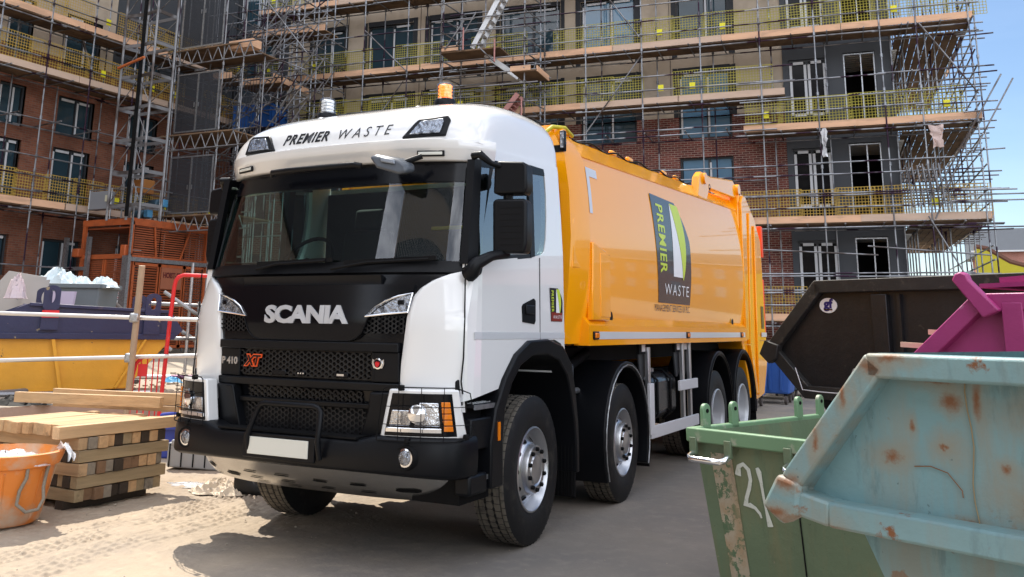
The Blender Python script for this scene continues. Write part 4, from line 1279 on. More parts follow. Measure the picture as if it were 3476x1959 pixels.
CONC = mat('concrete_slab', (0.38, 0.32, 0.25, 1), 0.9, var=0.15, c2=(0.33, 0.29, 0.25, 1), scale=3, lo=0.45, hi=0.7, bump=0.2, bscale=25, spec=0.15)
CONCF = mat('kerb_concrete', (0.36, 0.27, 0.22, 1), 0.9, var=0.2, bump=0.2, bscale=20)
sl = MB()
poly = [(-6.8, -40), (-6.86, 1.0), (-6.9, 2.6), (-7.0, 3.4), (-7.45, 5.2), (-7.6, 23), (-60, 23), (-60, -40)]
sl.prism(poly, (0, 0, -0.1), (1, 0, 0), (0, 1, 0), (0, 0, 0.55), k=0, kside=1)
so = sl.build('raised_slab', [CONC, CONCF], None, 30)
so['kind'] = 'structure'

# ================================================================== buildings
def brickmat(name, c1, c2, mort, w=0.225, h=0.075, rot=(math.pi/2, 0, 0), mott=0.3):
    m = bpy.data.materials.new(name); m.use_nodes = True
    n = m.node_tree.nodes; l = m.node_tree.links
    b = n['Principled BSDF']; b.inputs['Roughness'].default_value = 0.9
    b.inputs['Specular IOR Level'].default_value = 0.15
    t = n.new('ShaderNodeTexCoord'); mp = n.new('ShaderNodeMapping')
    mp.inputs['Rotation'].default_value = rot
    br = n.new('ShaderNodeTexBrick')
    br.inputs['Scale'].default_value = 1.0
    br.inputs['Brick Width'].default_value = w
    br.inputs['Row Height'].default_value = h
    br.inputs['Mortar Size'].default_value = 0.011
    br.inputs['Mortar Smooth'].default_value = 0.2
    br.inputs['Color1'].default_value = c1; br.inputs['Color2'].default_value = c2; br.inputs['Mortar'].default_value = mort
    nz_ = n.new('ShaderNodeTexNoise'); nz_.inputs['Scale'].default_value = 1.1; nz_.inputs['Detail'].default_value = 8
    mr = n.new('ShaderNodeMapRange'); mr.inputs[1].default_value = 0.3; mr.inputs[2].default_value = 0.7; mr.inputs[3].default_value = 1-mott; mr.inputs[4].default_value = 1+mott*0.6
    mu = n.new('ShaderNodeMix'); mu.data_type = 'RGBA'; mu.blend_type = 'MULTIPLY'; mu.inputs[0].default_value = 1.0
    l.new(t.outputs['Object'], mp.inputs[0]); l.new(mp.outputs[0], br.inputs['Vector'])
    l.new(t.outputs['Object'], nz_.inputs['Vector']); l.new(nz_.outputs['Fac'], mr.inputs[0])
    l.new(br.outputs['Color'], mu.inputs[6]); l.new(mr.outputs[0], mu.inputs[7]); l.new(mu.outputs[2], b.inputs['Base Color'])
    return m
BRICKR = brickmat('red_brick', (0.19, 0.052, 0.04, 1), (0.105, 0.034, 0.03, 1), (0.28, 0.215, 0.18, 1), h=0.082, w=0.25)
BRICKB = brickmat('orange_brick', (0.22, 0.082, 0.047, 1), (0.155, 0.055, 0.034, 1), (0.16, 0.105, 0.08, 1), h=0.08, w=0.24)
BRICKF = brickmat('far_brick', (0.36, 0.15, 0.12, 1), (0.3, 0.12, 0.1, 1), (0.38, 0.25, 0.21, 1), mott=0.12)
INSUL = mat('cement_board', (0.42, 0.345, 0.265, 1), 0.85, var=0.12, c2=(0.32, 0.265, 0.2, 1), scale=1.5, lo=0.5, hi=0.75)
MEMB = mat('black_membrane', (0.012, 0.013, 0.016, 1), 0.6, var=0.2)
FRAMEG = mat('grey_window_frame', (0.03, 0.033, 0.038, 1), 0.5, var=0.1)
TAPEW = mat('white_protective_tape', (0.55, 0.56, 0.58, 1), 0.5, var=0.08)
GREYW = mat('dark_grey_cladding', (0.042, 0.047, 0.055, 1), 0.6, var=0.12)
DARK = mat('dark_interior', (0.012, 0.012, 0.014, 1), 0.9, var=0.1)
def panemat(name, c, r=0.06):
    return mat(name, c, r, 0.0, var=0.2, vs=0.8, coat=0.25, spec=0.4)
PANE = panemat('window_pane', (0.022, 0.045, 0.06, 1))
PANEB = panemat('blue_window_pane', (0.10, 0.20, 0.30, 1))
SOFF = mat('corrugated_soffit', (0.7, 0.7, 0.68, 1), 0.6, var=0.2)

def wall_holes(b, x0, x1, z0, z1, holes, y, depth=0.25, k=0, cell=None):
    """front face at local y with rectangular openings and their reveals"""
    X = sorted({x0, x1} | {v for h in holes for v in (h[0], h[1]) if x0 < v < x1})
    Z = sorted({z0, z1} | {v for h in holes for v in (h[2], h[3]) if z0 < v < z1})
    def hole(a, c): return any(h[0] <= a <= h[1] and h[2] <= c <= h[3] for h in holes)
    for i in range(len(X)-1):
        for j in range(len(Z)-1):
            if hole((X[i]+X[i+1])/2, (Z[j]+Z[j+1])/2): continue
            b.add([(X[i], y, Z[j]), (X[i+1], y, Z[j]), (X[i+1], y, Z[j+1]), (X[i], y, Z[j+1])], [(0, 1, 2, 3)], k)
    for h in holes:
        a, c, d, e = max(h[0], x0), min(h[1], x1), max(h[2], z0), min(h[3], z1)
        p = [(a, d), (c, d), (c, e), (a, e)]
        for i in range(4):
            q0, q1 = p[i], p[(i+1) % 4]
            b.add([(q0[0], y, q0[1]), (q1[0], y, q1[1]), (q1[0], y+depth, q1[1]), (q0[0], y+depth, q0[1])], [(0, 1, 2, 3)], k)
def window(root, x0, x1, z0, z1, y, pane, mull=(0.5,), memb=False, tape=True, rnd=None):
    rnd = rnd or random
    f = MB()
    w = 0.07
    for a, c, d, e in ((x0, x0+w, z0, z1), (x1-w, x1, z0, z1), (x0+w, x1-w, z0, z0+w), (x0+w, x1-w, z1-w, z1)):
        f.box(((a+c)/2, y+0.05, (d+e)/2), (c-a, 0.1, e-d))
    for m_ in mull:
        xm = lerp(x0, x1, m_)
        f.box((xm, y+0.05, (z0+z1)/2), (0.09, 0.1, z1-z0-2*w))
    o = f.build('window', FRAMEG, root, 0)
    xs = [x0+w] + [lerp(x0, x1, m_) for m_ in mull] + [x1-w]
    for a, c in zip(xs, xs[1:]):
        MB().add([(a+0.03, y+0.06, z0+w), (c-0.03, y+0.06, z0+w), (c-0.03, y+0.06, z1-w), (a+0.03, y+0.06, z1-w)], [(0, 1, 2, 3)]).build('pane', pane, o, 0)
        if tape:
            t_ = MB()
            if rnd.random() < 0.8: t_.box((a+0.04, y-0.008, (z0+z1)/2), (0.07, 0.02, (z1-z0)*0.85))
            if rnd.random() < 0.6: t_.box(((a+c)/2, y-0.012, z1-0.10), ((c-a)*0.7, 0.02, 0.09))
            if t_.v: t_.build('protective_tape', TAPEW, o, 0)
    if memb:
        m_ = MB()
        j = lambda: rnd.uniform(-0.03, 0.03)
        g = 0.2
        for a, c, d, e in ((x0-g, x0, z0-0.1, z1+g), (x1, x1+g, z0-0.1, z1+g), (x0, x1, z1, z1+g)):
            m_.add([(a+j(), y-0.115, d+j()), (c+j(), y-0.115, d+j()), (c+j(), y-0.115, e+j()), (a+j(), y-0.115, e+j())], [(0, 1, 2, 3)])
        m_.build('membrane', MEMB, o, 0)
    return o

FZ = math.atan2(0.129, 0.992)
F0 = (1.69, 26.21, 0.0)
rb = thing('apartment_building', 'unfinished apartment block with red brick below and tan board above, across the back', 'building', F0, FZ)
rnd = random.Random(3)
FL = [1.95, 5.30, 8.65, 12.0, 15.35, 18.7]
cols = [(-27.6, -25.4), (-23.4, -21.8), (-20.6, -18.35), (-17.6, -15.3), (-14.3, -11.65), (-10.8, -8.55), (-6.93, -4.95)]
holesB, holesT = [], []
for k_, z in enumerate(FL):
    for a, c in cols:
        (holesB if z < 8 else holesT).append((a, c, z, z+2.62))
ybw = 1.4
b = MB(); wall_holes(b, -32, -3.05, 0, 9.5, holesB + [h for h in holesT if h[2] < 9], ybw)
b.build('brick_wall', BRICKR, rb, 0)
b = MB(); wall_holes(b, -24.7, -3.05, 9.5, 22, [h for h in holesT], ybw+0.04)
b.build('board_wall', INSUL, rb, 0)
b = MB(); wall_holes(b, -32, -24.7, 9.5, 22, [h for h in holesT], ybw+0.04)
b.build('shaded_void_wall', GREYW, rb, 0)  # dark colour stands in for the shaded void behind tower and birdcage
for x in [-30+1.2*i for i in range(22)]:
    if any(a-0.05 < x < c+0.05 for a, c in cols): continue
    MB().box((x, ybw+0.03, 15.5), (0.012, 0.03, 11.5)).build('board_joint', MEMB, rb, 0)
for h in holesB + holesT:
    if h[2] > 17: continue
    wood = abs(h[0]+23.4) < 0.1 and 11 < h[2] < 13
    window(rb, h[0], h[1], h[2], h[3], ybw+0.14, PANEB if (rnd.random() < 0.4 and h[0] > -12) else PANE, (0.55,), memb=h[2] > 8, tape=True, rnd=rnd)
# the bay of dark cladding with open doors at the right-hand end
b = MB()
gh = []
for z in FL:
    gh += [(-2.85, -1.52, z+0.0, z+2.75), (-0.95, 0.12, z+0.0, z+2.85)]
wall_holes(b, -3.05, 0.65, 0, 22, gh, ybw-0.02, 0.3)
b.add([(0.65, ybw-0.02, 0), (0.65, 9, 0), (0.65, 9, 22), (0.65, ybw-0.02, 22)], [(0, 1, 2, 3)])
b.build('clad_bay', GREYW, rb, 0)
for i, z in enumerate(FL[:5]):
    f = MB()
    for x in (-2.82, -2.2, -1.55):
        f.box((x, ybw+0.1, z+1.36), (0.07, 0.08, 2.7))
    for zz in (z+0.05, z+0.62, z+2.7):
        f.box((-2.19, ybw+0.1, zz), (1.3, 0.08, 0.08))
    o = f.build('double_door', FRAMEG, rb, 0)
    t_ = MB()
    for x in (-2.77, -2.27, -2.13, -1.6): t_.box((x, ybw+0.05, z+1.6), (0.09, 0.02, 1.9))
    for x in (-2.5, -1.88): t_.box((x, ybw+0.05, z+0.66), (0.38, 0.02, 0.1)); t_.box((x, ybw+0.05, z+2.62), (0.36, 0.02, 0.1))
    t_.build('protective_tape', TAPEW, o, 0)
    for x in (-2.5, -1.87):
        MB().add([(x-0.27, ybw+0.12, z+0.1), (x+0.27, ybw+0.12, z+0.1), (x+0.27, ybw+0.12, z+2.65), (x-0.27, ybw+0.12, z+2.65)], [(0, 1, 2, 3)]).build('pane', mat('dark_door_pane', (0.006, 0.006, 0.007, 1), 0.15, var=0.1, spec=0.2) if i == 0 else MATS['dark_door_pane'], o, 0)
    f = MB()
    for x in (-0.92, -0.35, 0.09): f.box((x, ybw+0.08, z+1.42), (0.04, 0.07, 2.8))
    f.box((-0.42, ybw+0.08, z+2.8), (1.05, 0.07, 0.045))
    f.build('open_doorway', GALV, rb, 0)
    # corrugated soffit seen through the doorway
    s_ = MB()
    for q in range(14):
        s_.box((-0.9, 2.0+q*0.3, z+2.95), (3.6, 0.14, 0.05))
    s_.build('soffit', SOFF, rb, 0)
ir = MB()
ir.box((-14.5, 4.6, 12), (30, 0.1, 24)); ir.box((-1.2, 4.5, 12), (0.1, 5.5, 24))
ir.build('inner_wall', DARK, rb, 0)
fs = MB()
for z in FL: fs.box((-13.8, 3.15, z-0.2), (28.8, 2.8, 0.3))
fs.build('floor_slab', mat('raw_concrete', (0.25, 0.25, 0.25, 1), 0.9, var=0.1), rb, 0)
up_ = MB().box((-14.5, 5.4, 31), (30.2, 8, 18)).build('upper_storeys', INSUL, rb, 0)
MB().box((-14.5, 9.0, 11), (30.2, 0.3, 22)).build('rear_wall', GREYW, rb, 0)

# left wing, at right angles
rl_ = thing('brick_building', 'orange brick wing of the site with dark windows along the left edge', 'building', (-24.05, 0, 0), math.pi/2)
yl = 1.35
lh = []
for z0, z1 in ((7.9, 9.75), (3.05, 4.45)): 
    for a, c in ((14.72, 16.3), (12.4, 13.4), (9.4, 10.9), (6.4, 7.8), (17.9, 19.4), (20.5, 22)): lh.append((a, c, z0, z1))
for a, c in ((14.72, 16.3), (12.4, 13.45), (9.4, 10.9), (6.4, 7.8), (17.9, 19.4)): lh.append((a, c, 6.6, 7.82) if False else (a, c, 5.75, 7.82))
for a, c in ((14.72, 16.3), (12.4, 13.4), (17.9, 19.4), (9.4, 10.9)): lh.append((a, c, 10.9, 13.0))
lh = [h for h in lh if not (h[2] == 7.9)] + [(a, c, 8.3, 9.78) for a, c in ((14.72, 16.3), (12.4, 13.4), (9.4, 10.9), (6.4, 7.8), (17.9, 19.4))]
b = MB(); wall_holes(b, -45, 23.5, 0, 11.2, [h for h in lh], yl); b.build('brick_wall', BRICKB, rl_, 0)
b = MB(); wall_holes(b, -45, 16.9, 11.2, 17, [h for h in lh], yl+0.03); b.build('board_wall', INSUL, rl_, 0)
b = MB(); wall_holes(b, 16.9, 23.5, 11.2, 17, [h for h in lh], yl+0.03); b.build('shaded_void_wall', GREYW, rl_, 0)  # wing's end darkened the same way, shade put into the wall colour
for h in lh: window(rl_, h[0], h[1], h[2], h[3], yl+0.13, PANE, (0.55,), memb=False, tape=True, rnd=rnd)
MB().box((-24.5, yl+6, 25.5), (41, 11.8, 17)).build('upper_storeys', MATS['dark_grey_cladding'], rl_, 0)  # unseen tall block, added so the windscreen reflects something dark
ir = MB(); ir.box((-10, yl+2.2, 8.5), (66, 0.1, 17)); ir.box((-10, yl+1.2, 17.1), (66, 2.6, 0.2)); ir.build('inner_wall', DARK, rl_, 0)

# far things on the right
fb = thing('distant_building', 'distant red brick block with blue windows and a grey roof, at the right edge', 'building', (5.9, 86, 0), 0.08)
MB().box((28, 6, 4.6), (58, 12, 9.2)).build('wall', BRICKF, fb, 0)
MB().prism([(-0.4, 8.7), (12.4, 8.7), (12.0, 11.2), (1.2, 10.9)], (-1.5, 0, 0), (0, 1, 0), (0, 0, 1), (60, 0, 0)).build('roof', mat('slate_roof', (0.09, 0.1, 0.115, 1), 0.6, var=0.1), fb, 0)
MB().box((28, -0.42, 8.75), (60, 0.08, 0.14)).build('gutter', TAPEW, fb, 0)
for i in range(13):
    for z in (6.9, 3.6):
        MB().box((0.75+i*2.5, -0.02, z), (1.1, 0.1, 1.9)).build('window', PANEB, fb, 0)
pc = thing('pale_clad_building', 'pale ribbed building across the yard, seen only as stripes in the windscreen', 'building', (-13, -37, 0), 0.0)
MB().box((13, 0, 14), (26, 8, 28)).build('wall', INSUL, pc, 0)
for i in range(41): MB().box((0.4+0.62*i, 4.06, 14), (0.2, 0.14, 27.6)).build('facade_rib', TAPEW, pc, 0)
for z in (4, 8, 12, 16, 20, 24): MB().box((13, 4.03, z), (25.6, 0.1, 1.1)).build('window_band', PANE, pc, 0)
yw = thing('yellow_wall', 'yellow painted gable wall with a sloping brown coping, right of the scaffold', 'wall', (4.3, 45, 0), 0.3)
yw['kind'] = 'thing'
YEL = mat('yellow_render', (0.48, 0.42, 0.03, 1), 0.8, var=0.1)
MB().prism([(0, 0), (6, 0), (6, 4.75), (2.2, 4.8), (1.5, 5.0), (0.5, 5.65), (0, 5.75)], (0, 0, 0), (1, 0, 0), (0, 0, 1), (0, 0.3, 0)).build('rendered_wall', YEL, yw, 0)
MB().path([(-0.02, 0.12, 5.8), (0.5, 0.12, 5.7), (1.5, 0.12, 5.05), (2.2, 0.12, 4.85), (6, 0.12, 4.8)], 0.17, 6).build('coping', mat('brown_coping', (0.12, 0.05, 0.03, 1), 0.8, var=0.2), yw, 0)
# ================================================================== scaffolding
TUBE = mat('scaffold_tube', (0.30, 0.31, 0.33, 1), 0.38, 0.75, c2=(0.035, 0.016, 0.032, 1), scale=0.55, lo=0.53, hi=0.55, var=0.2, detail=1.5, c3=(0.16, 0.16, 0.17, 1), s3=1.7, lo3=0.5, hi3=0.6)
TUBED = mat('dull_tube', (0.24, 0.24, 0.25, 1), 0.5, 0.6, c2=(0.09, 0.075, 0.07, 1), scale=0.9, lo=0.5, hi=0.6, var=0.2, detail=2)
PINK = mat('faded_red_tube', (0.42, 0.2, 0.18, 1), 0.5, 0.2, var=0.2)
TOE = mat('toe_board', (0.66, 0.40, 0.25, 1), 0.8, var=0.2, vs=0.9, c2=(0.5, 0.31, 0.2, 1), scale=0.6, lo=0.5, hi=0.6, stretch=(1, 1, 6), bump=0.05)
TOEG = mat('weathered_toe_board', (0.52, 0.38, 0.29, 1), 0.85, var=0.2, vs=0.9, stretch=(1, 1, 6))
def deckmat(name, ax):
    m = mat(name, (0.19, 0.12, 0.07, 1), 0.9, var=0.25, vs=0.8, c2=(0.10, 0.065, 0.042, 1), scale=1.2, lo=0.45, hi=0.65)
    return m
DECK = deckmat('scaffold_boards', 0)
GRYEL = mat('yellow_plastic_mesh', (0.34, 0.295, 0.04, 1), 0.6, var=0.15, vs=0.3)
GRORA = mat('amber_plastic_mesh', (0.44, 0.285, 0.05, 1), 0.6, var=0.15, vs=0.3)
TAGY = mat('yellow_tag', (0.72, 0.66, 0.02, 1), 0.5, var=0.05)
LADM = mat('ladder_alloy', (0.6, 0.6, 0.6, 1), 0.4, 0.6, var=0.1)
RT = 0.0265
def guard_mb(w=1.22, h=1.02, cell=0.098, t=0.02):
    b = MB()
    n = int(round(w/cell)); m = int(round(h/cell))
    for i in range(n+1):
        x = w*i/n
        b.add([(x-t/2, 0, 0), (x+t/2, 0, 0), (x+t/2, 0, h), (x-t/2, 0, h)], [(0, 1, 2, 3)])
    for j in range(m+1):
        z = h*j/m
        b.add([(0, -0.002, z-t/2), (w, -0.002, z-t/2), (w, -0.002, z+t/2), (0, -0.002, z+t/2)], [(0, 1, 2, 3)])
    return b
GM = {}
for nm, m_ in (('a', GRYEL), ('b', GRORA)):
    o = guard_mb().build('mesh_guard', m_, None, 0, fix=False)
    GM[nm] = o.data
    bpy.data.objects.remove(o)
class Scaf:
    def __init__(s, root, seed):
        s.root = root; s.r = random.Random(seed)
        s.poles = []; s.led = []; s.rail = []; s.trans = []; s.brace = []; s.toe = []; s.deck = []; s.guard = []; s.tags = []
    def pole(s, x, y, z0, z1, joints=()):
        js = sorted(z for z in joints if z0+0.1 < z < z1-0.1)
        pts = [(x, y, z0)]; rr = [RT]
        for z in js:
            for d, r in ((-0.07, RT), (-0.06, RT*1.75), (0.06, RT*1.75), (0.07, RT)):
                pts.append((x, y, z+d)); rr.append(r)
        pts.append((x, y, z1)); rr.append(RT)
        lean = s.r.uniform(-0.03, 0.03)
        pts = [(a+lean*(c-z0)/(z1-z0), b_, c) for a, b_, c in pts]
        s.poles.append((MB().path(pts, rr, 7), (x, y, max(z0, min(z1, 8)))))
    def tube(s, lst, p0, p1, r=RT):
        b = MB().tube(p0, p1, r, 7)
        lst.append((b, [(a+c)/2 for a, c in zip(p0, p1)]))
    def run(s, lst, x0, x1, y, z, seg=6.0):
        x = x0 - s.r.uniform(0, 0.3)
        while x < x1:
            e = min(x+seg*s.r.uniform(0.75, 1.05), x1+s.r.uniform(0.05, 0.35))
            dz = s.r.uniform(-0.03, 0.03)
            oy = s.r.choice((-0.055, 0.055)) if lst is s.led else -0.055
            s.tube(lst, (x-0.1, y+oy, z+dz), (e+0.15, y+oy, z+dz+s.r.uniform(-0.02, 0.02)))
            x = e
    def deckrun(s, x0, x1, z, y0=0.05, y1=1.15, mesh=True, kind='a', weath=0.25, rails=(0.55, 1.08), toe=True, ends=(), under=True):
        n = max(1, int(round((x1-x0)/3.9)))
        for i in range(n):
            a, c = lerp(x0, x1, i/n), lerp(x0, x1, (i+1)/n)
            d = MB()
            for q in range(5):
                w = (y1-y0)/5
                d.box(((a+c)/2, y0+w*(q+.5), z+0.01+0.004*(q % 2)), (c-a-0.01, w-0.012, 0.038))
            s.deck.append((d, ((a+c)/2, 0.5, z)))
            if toe:
                g = s.r.random() < weath
                t_ = MB().box(((a+c)/2+s.r.uniform(-.05, .05), y0-0.03, z+0.15), (c-a+0.01, 0.038, 0.235), ry=s.r.uniform(-.003, .003))
                s.toe.append((t_, ((a+c)/2, 0, z), g))
        x = x0
        while x < x1:
            if under:
                s.tube(s.trans, (x+0.05, y0-0.35, z-0.045), (x+0.05, y1+0.25, z-0.045+s.r.uniform(-.02, .02)))
            x += 1.2
        s.run(s.led, x0, x1, 0, z-0.12); s.run(s.led, x0, x1, 1.15, z-0.12)
        for r_ in rails: s.run(s.rail, x0, x1, 0, z+r_)
        if mesh:
            x = x0+0.05
            while x+0.6 < x1:
                if s.r.random() < 0.88: s.guard.append(((x, y0+0.03, z+0.16+s.r.uniform(-.02, .05)), kind, s.r.uniform(-0.02, 0.02)))
                if s.r.random() < 0.3:
                    s.tags.append((x+0.7, y0-0.01, z+0.62))
                x += 1.16
    def done(s, tube=TUBE, rail=TUBE):
        parts(s.root, 'standard', s.poles, tube)
        parts(s.root, 'ledger', s.led, tube)
        parts(s.root, 'guard_rail', s.rail, rail)
        parts(s.root, 'transom', s.trans, TUBED)
        parts(s.root, 'brace', s.brace, TUBED)
        parts(s.root, 'toe_board', [t[:2] for t in s.toe if not t[2]], TOE)
        parts(s.root, 'toe_board', [t[:2] for t in s.toe if t[2]], TOEG)
        parts(s.root, 'deck', s.deck, DECK)
        for i, (p, k, a) in enumerate(s.guard[:99]):
            o = bpy.data.objects.new('mesh_guard', GM[k]); COL.objects.link(o)
            o.parent = s.root; o.location = p; o.rotation_euler = (R(3)*a*10, a, 0)
        for p in s.tags:
            MB().box(p, (0.2, 0.012, 0.24)).build('notice_tag', TAGY, s.root, 0)

rs = thing('scaffold', 'tube scaffold with yellow mesh guards across the back brick and board facade', 'scaffold', F0, FZ)
S = Scaf(rs, 5)
px = [-25.4, -23.6, -21.9, -19.95, -17.92, -16.3, -14.4, -12.05, -10.2, -8.03, -5.87, -3.76, -1.88, 0.28, 1.42, 3.0]
jz = [1.83, 3.3, 5.1, 6.1, 7.1, 8.4, 9.18, 9.7, 10.3, 10.9, 11.9, 12.5, 13.1, 15.2]
for x in px:
    S.pole(x, 0, 0, 16.8, jz if x > -23 else jz[6:])
    S.pole(x+0.35, 1.15, 0, 16.8, jz[8:])
S.deckrun(-25.5, 3.15, 11.93, rails=(0.55, 1.08, 1.75), kind='a')
S.deckrun(-25.5, 3.15, 15.25, rails=(0.55, 1.08), kind='a')
S.deckrun(-25.5, -2.95, 9.75, rails=(0.55, 1.08), kind='a')
S.deckrun(-4.4, 3.15, 8.45, rails=(0.62, 1.1, 1.78), kind='a')
S.deckrun(-8.5, 3.15, 5.15, rails=(0.55, 1.0), kind='b')
S.deckrun(-8.5, 2.9, 1.85, rails=(0.55, 1.0, 1.6), kind='b')
for z in (8.5, 8.75, 6.85, 7.2, 6.1, 3.35, 2.9):
    S.run(S.rail, -12 if z > 6 else -6, 2.8 if z < 8 else -3.5, 0, z)
S.run(S.led, -25, -4, 1.15, 8.55); S.run(S.led, -25, -4, 1.15, 6.9)
for x in lsp(-24, -5, 14): S.tube(S.trans, (x, -0.35, 8.6), (x, 1.5, 8.6))
for a in ((-19.9, 13.9, -17.9, 11.95), (-18.0, 11.5, -19.3, 9.8), (-10.1, 15.3, -8.1, 12.4), (-8.0, 11.7, -10.2, 8.8), (1.5, 11.9, 3.1, 9.3), (3.8, 9.9, 1.6, 6.1), (1.3, 5.3, 2.6, 2.6), (2.9, 8.4, 1.5, 5.2), (-25.3, 12, -23.6, 9.6), (-13.2, 8.6, -12.2, 11.8)):
    S.tube(S.brace, (a[0], -0.1, a[1]), (a[2], -0.1, a[3]))
S.tube(S.brace, (-5.0, -0.12, 4.35), (-0.3, -0.12, 4.05)); S.tube(S.brace, (-0.6, -0.12, 4.35), (3.0, -0.12, 4.0))
# the return round the right-hand corner
for y in (2.3, 3.6, 4.9, 6.2, 7.5, 8.8, 10.5, 12.2):
    for x in (1.1, 2.15, 3.05):
        S.pole(x, y, 0, 15.8, jz[::2])
for z in (5.1, 8.4, 11.88, 3.3, 6.9, 2.0, 10.2):
    for x in (1.1, 3.05):
        S.tube(S.led, (x+0.05, -0.4, z), (x+0.05, 4.5, z)); S.tube(S.led, (x-0.05, 4.0, z+0.02), (x-0.05, 9.2, z))
    for y in lsp(1.6, 9, 9):
        S.tube(S.trans, (0.7, y, z+0.07), (3.6+S.r.uniform(0, 0.3), y, z+0.07))
    for d in (0.55, 1.0):
        S.tube(S.rail, (3.08, -0.3, z+d), (3.08, 12.6, z+d))
for z in (5.15, 8.45, 11.93):
    for q in range(5):
        d = MB()
        for w in range(8): d.box((0.95+0.27*w, 2.6+2.4*q, z+0.01), (0.24, 2.38, 0.038))
        S.deck.append((d, (2, 2.6+2.4*q, z)))
    for q in range(3):
        S.toe.append((MB().box((3.14, 1.3+2.6*q, z+0.15), (0.038, 2.6, 0.235)), (3.1, 1.3+2.6*q, z), False))
# loose tubes hanging on the rail of the right-hand bay, spare tubes that poke out to the right
for i in range(9):
    x = 0.75+0.16*i
    S.tube(S.brace, (x, -0.15, 6.95+S.r.uniform(-.1, .1)), (x+0.12, -0.15, 5.55+S.r.uniform(-.15, .1)))
for z, e in ((5.75, 5.2), (4.9, 5.0), (6.1, 3.9), (5.95, 4.2)):
    S.tube(S.rail, (2.0, -0.2, z), (e, -0.2, z-0.02))
S.tube(S.brace, (2.75, -0.2, 7.3), (4.1, -0.25, 9.7))
for i in range(6):
    z = 11.3-i*1.3
    S.tube(S.led, (2.6, -0.1, z), (3.7, -0.1, z+0.03))
S.done()
SCRAP = mat('pale_polythene', (0.55, 0.42, 0.38, 1), 0.5, var=0.2)
def rag(name, label, cat, c, sx, sz, m, seed, par=None):
    r = random.Random(seed); b = MB()
    n = 9
    b.grid(lambda u, v: (c[0]+sx*(u-.5)*(1-0.4*v)+r.uniform(-.04, .04), c[1]+r.uniform(-.06, .06), c[2]-sz*v+r.uniform(-.04, .04)), lsp(0, 1, 6), lsp(0, 1, n))
    o = b.build(name, m, par, 60)
    return tag(o, label, cat)
_fm = Matrix.Translation(Vector(F0)) @ Matrix.Rotation(FZ, 4, 'Z')
p = _fm @ Vector((1.75, -0.25, 8.3)); rag('plastic_scrap', 'torn pinkish polythene sheet caught under the right-hand scaffold deck', 'plastic sheet', p, 0.45, 0.75, SCRAP, 1)
p = _fm @ Vector((-1.75, -0.2, 8.4)); rag('plastic_strip', 'grey polythene strip hanging from the scaffold in front of the double doors', 'plastic sheet', p, 0.2, 1.0, MATS['pale_grey_paint'], 2)

# left wing scaffold
rw = thing('scaffold', 'tube scaffold with amber mesh guards along the orange brick wing on the left', 'scaffold', (-24.05, 0, 0), math.pi/2)
S = Scaf(rw, 8)
jz = [5.2, 6.1, 6.6, 7.1, 8.45, 9.9, 10.7, 11.2, 11.95, 12.6, 13.1]
for x in (3.0, 5.0, 7.0, 9.0, 11.3, 13.15, 14.95, 16.9, 18.9, 20.9, 22.6):
    S.pole(x, 0, 0.45, 16.2, jz)
    S.pole(x-0.55, 1.05, 0.45, 16.2, jz[::2])
S.deckrun(2, 22.8, 12.05, kind='b', rails=(0.55, 1.05))
S.deckrun(2, 22.8, 10.02, kind='b', rails=(0.55, 1.05))
S.deckrun(2, 22.8, 5.35, kind='b', rails=(0.55, 1.05, 1.7), weath=0.6)
S.run(S.led, 2, 22.8, 0, 8.4); S.run(S.led, 2, 22.8, 1.1, 8.3); S.run(S.rail, 2, 22.8, 0, 3.35)
for x in lsp(4, 22, 12): S.tube(S.trans, (x, -0.2, 8.45), (x, 1.3, 8.38))
S.tube(S.brace, (15.2, 1.0, 12.0), (16.0, 1.0, 10.2), 0.05)
S.done(TUBE)
# warped timber prop under the upper deck
# ------------------------------------------------ birdcage scaffold in the inner corner
rbk = thing('birdcage_scaffold', 'dense birdcage scaffold of many raking tubes standing in the inner corner', 'scaffold', F0, FZ)
S = Scaf(rbk, 11)
gx = [-24.9, -23.9, -22.9, -22.0, -21.0]
gy = [-3.0, -1.9, -0.8]
zz = [7.2, 8.2, 9.2, 10.2, 11.2, 12.2, 13.2, 14.2]
for x in gx:
    for y in gy: S.pole(x+S.r.uniform(-.1, .1), y, 0, 16, zz)
for z in zz:
    for y in gy: S.tube(S.led, (gx[0]-0.4-S.r.uniform(0, .5), y-0.05, z), (gx[-1]+0.2+S.r.uniform(0, .4), y-0.05, z+S.r.uniform(-.04, .04)))
    for x in gx: S.tube(S.trans, (x+0.05, gy[0]-S.r.uniform(.2, .9), z+0.08), (x+0.05, 0.2, z+0.08+S.r.uniform(-.03, .03)))
for x in gx:
    for z in zz[:-1]:
        for y in S.r.sample(gy, 2):
            S.tube(S.brace, (x-0.5, y-0.1, z-0.1), (x+0.35, y-0.1, z+1.0))
for i in range(34):
    x = S.r.uniform(-25, -21.4); z = S.r.uniform(7, 14)
    S.tube(S.rail, (x, gy[0]-0.1, z), (x+S.r.choice((0.5, 0.7, 1.6)), gy[0]-0.1, z+S.r.uniform(0.6, 1.2)))
for a in ((-22.9, 14.6, -20.6, 11.9), (-24.6, 9.3, -20.9, 10.7), (-22.7, 12.2, -20.8, 11.4)):
    S.tube(S.brace, (a[0], gy[0]-0.15, a[1]), (a[2], gy[0]-0.15, a[3]))
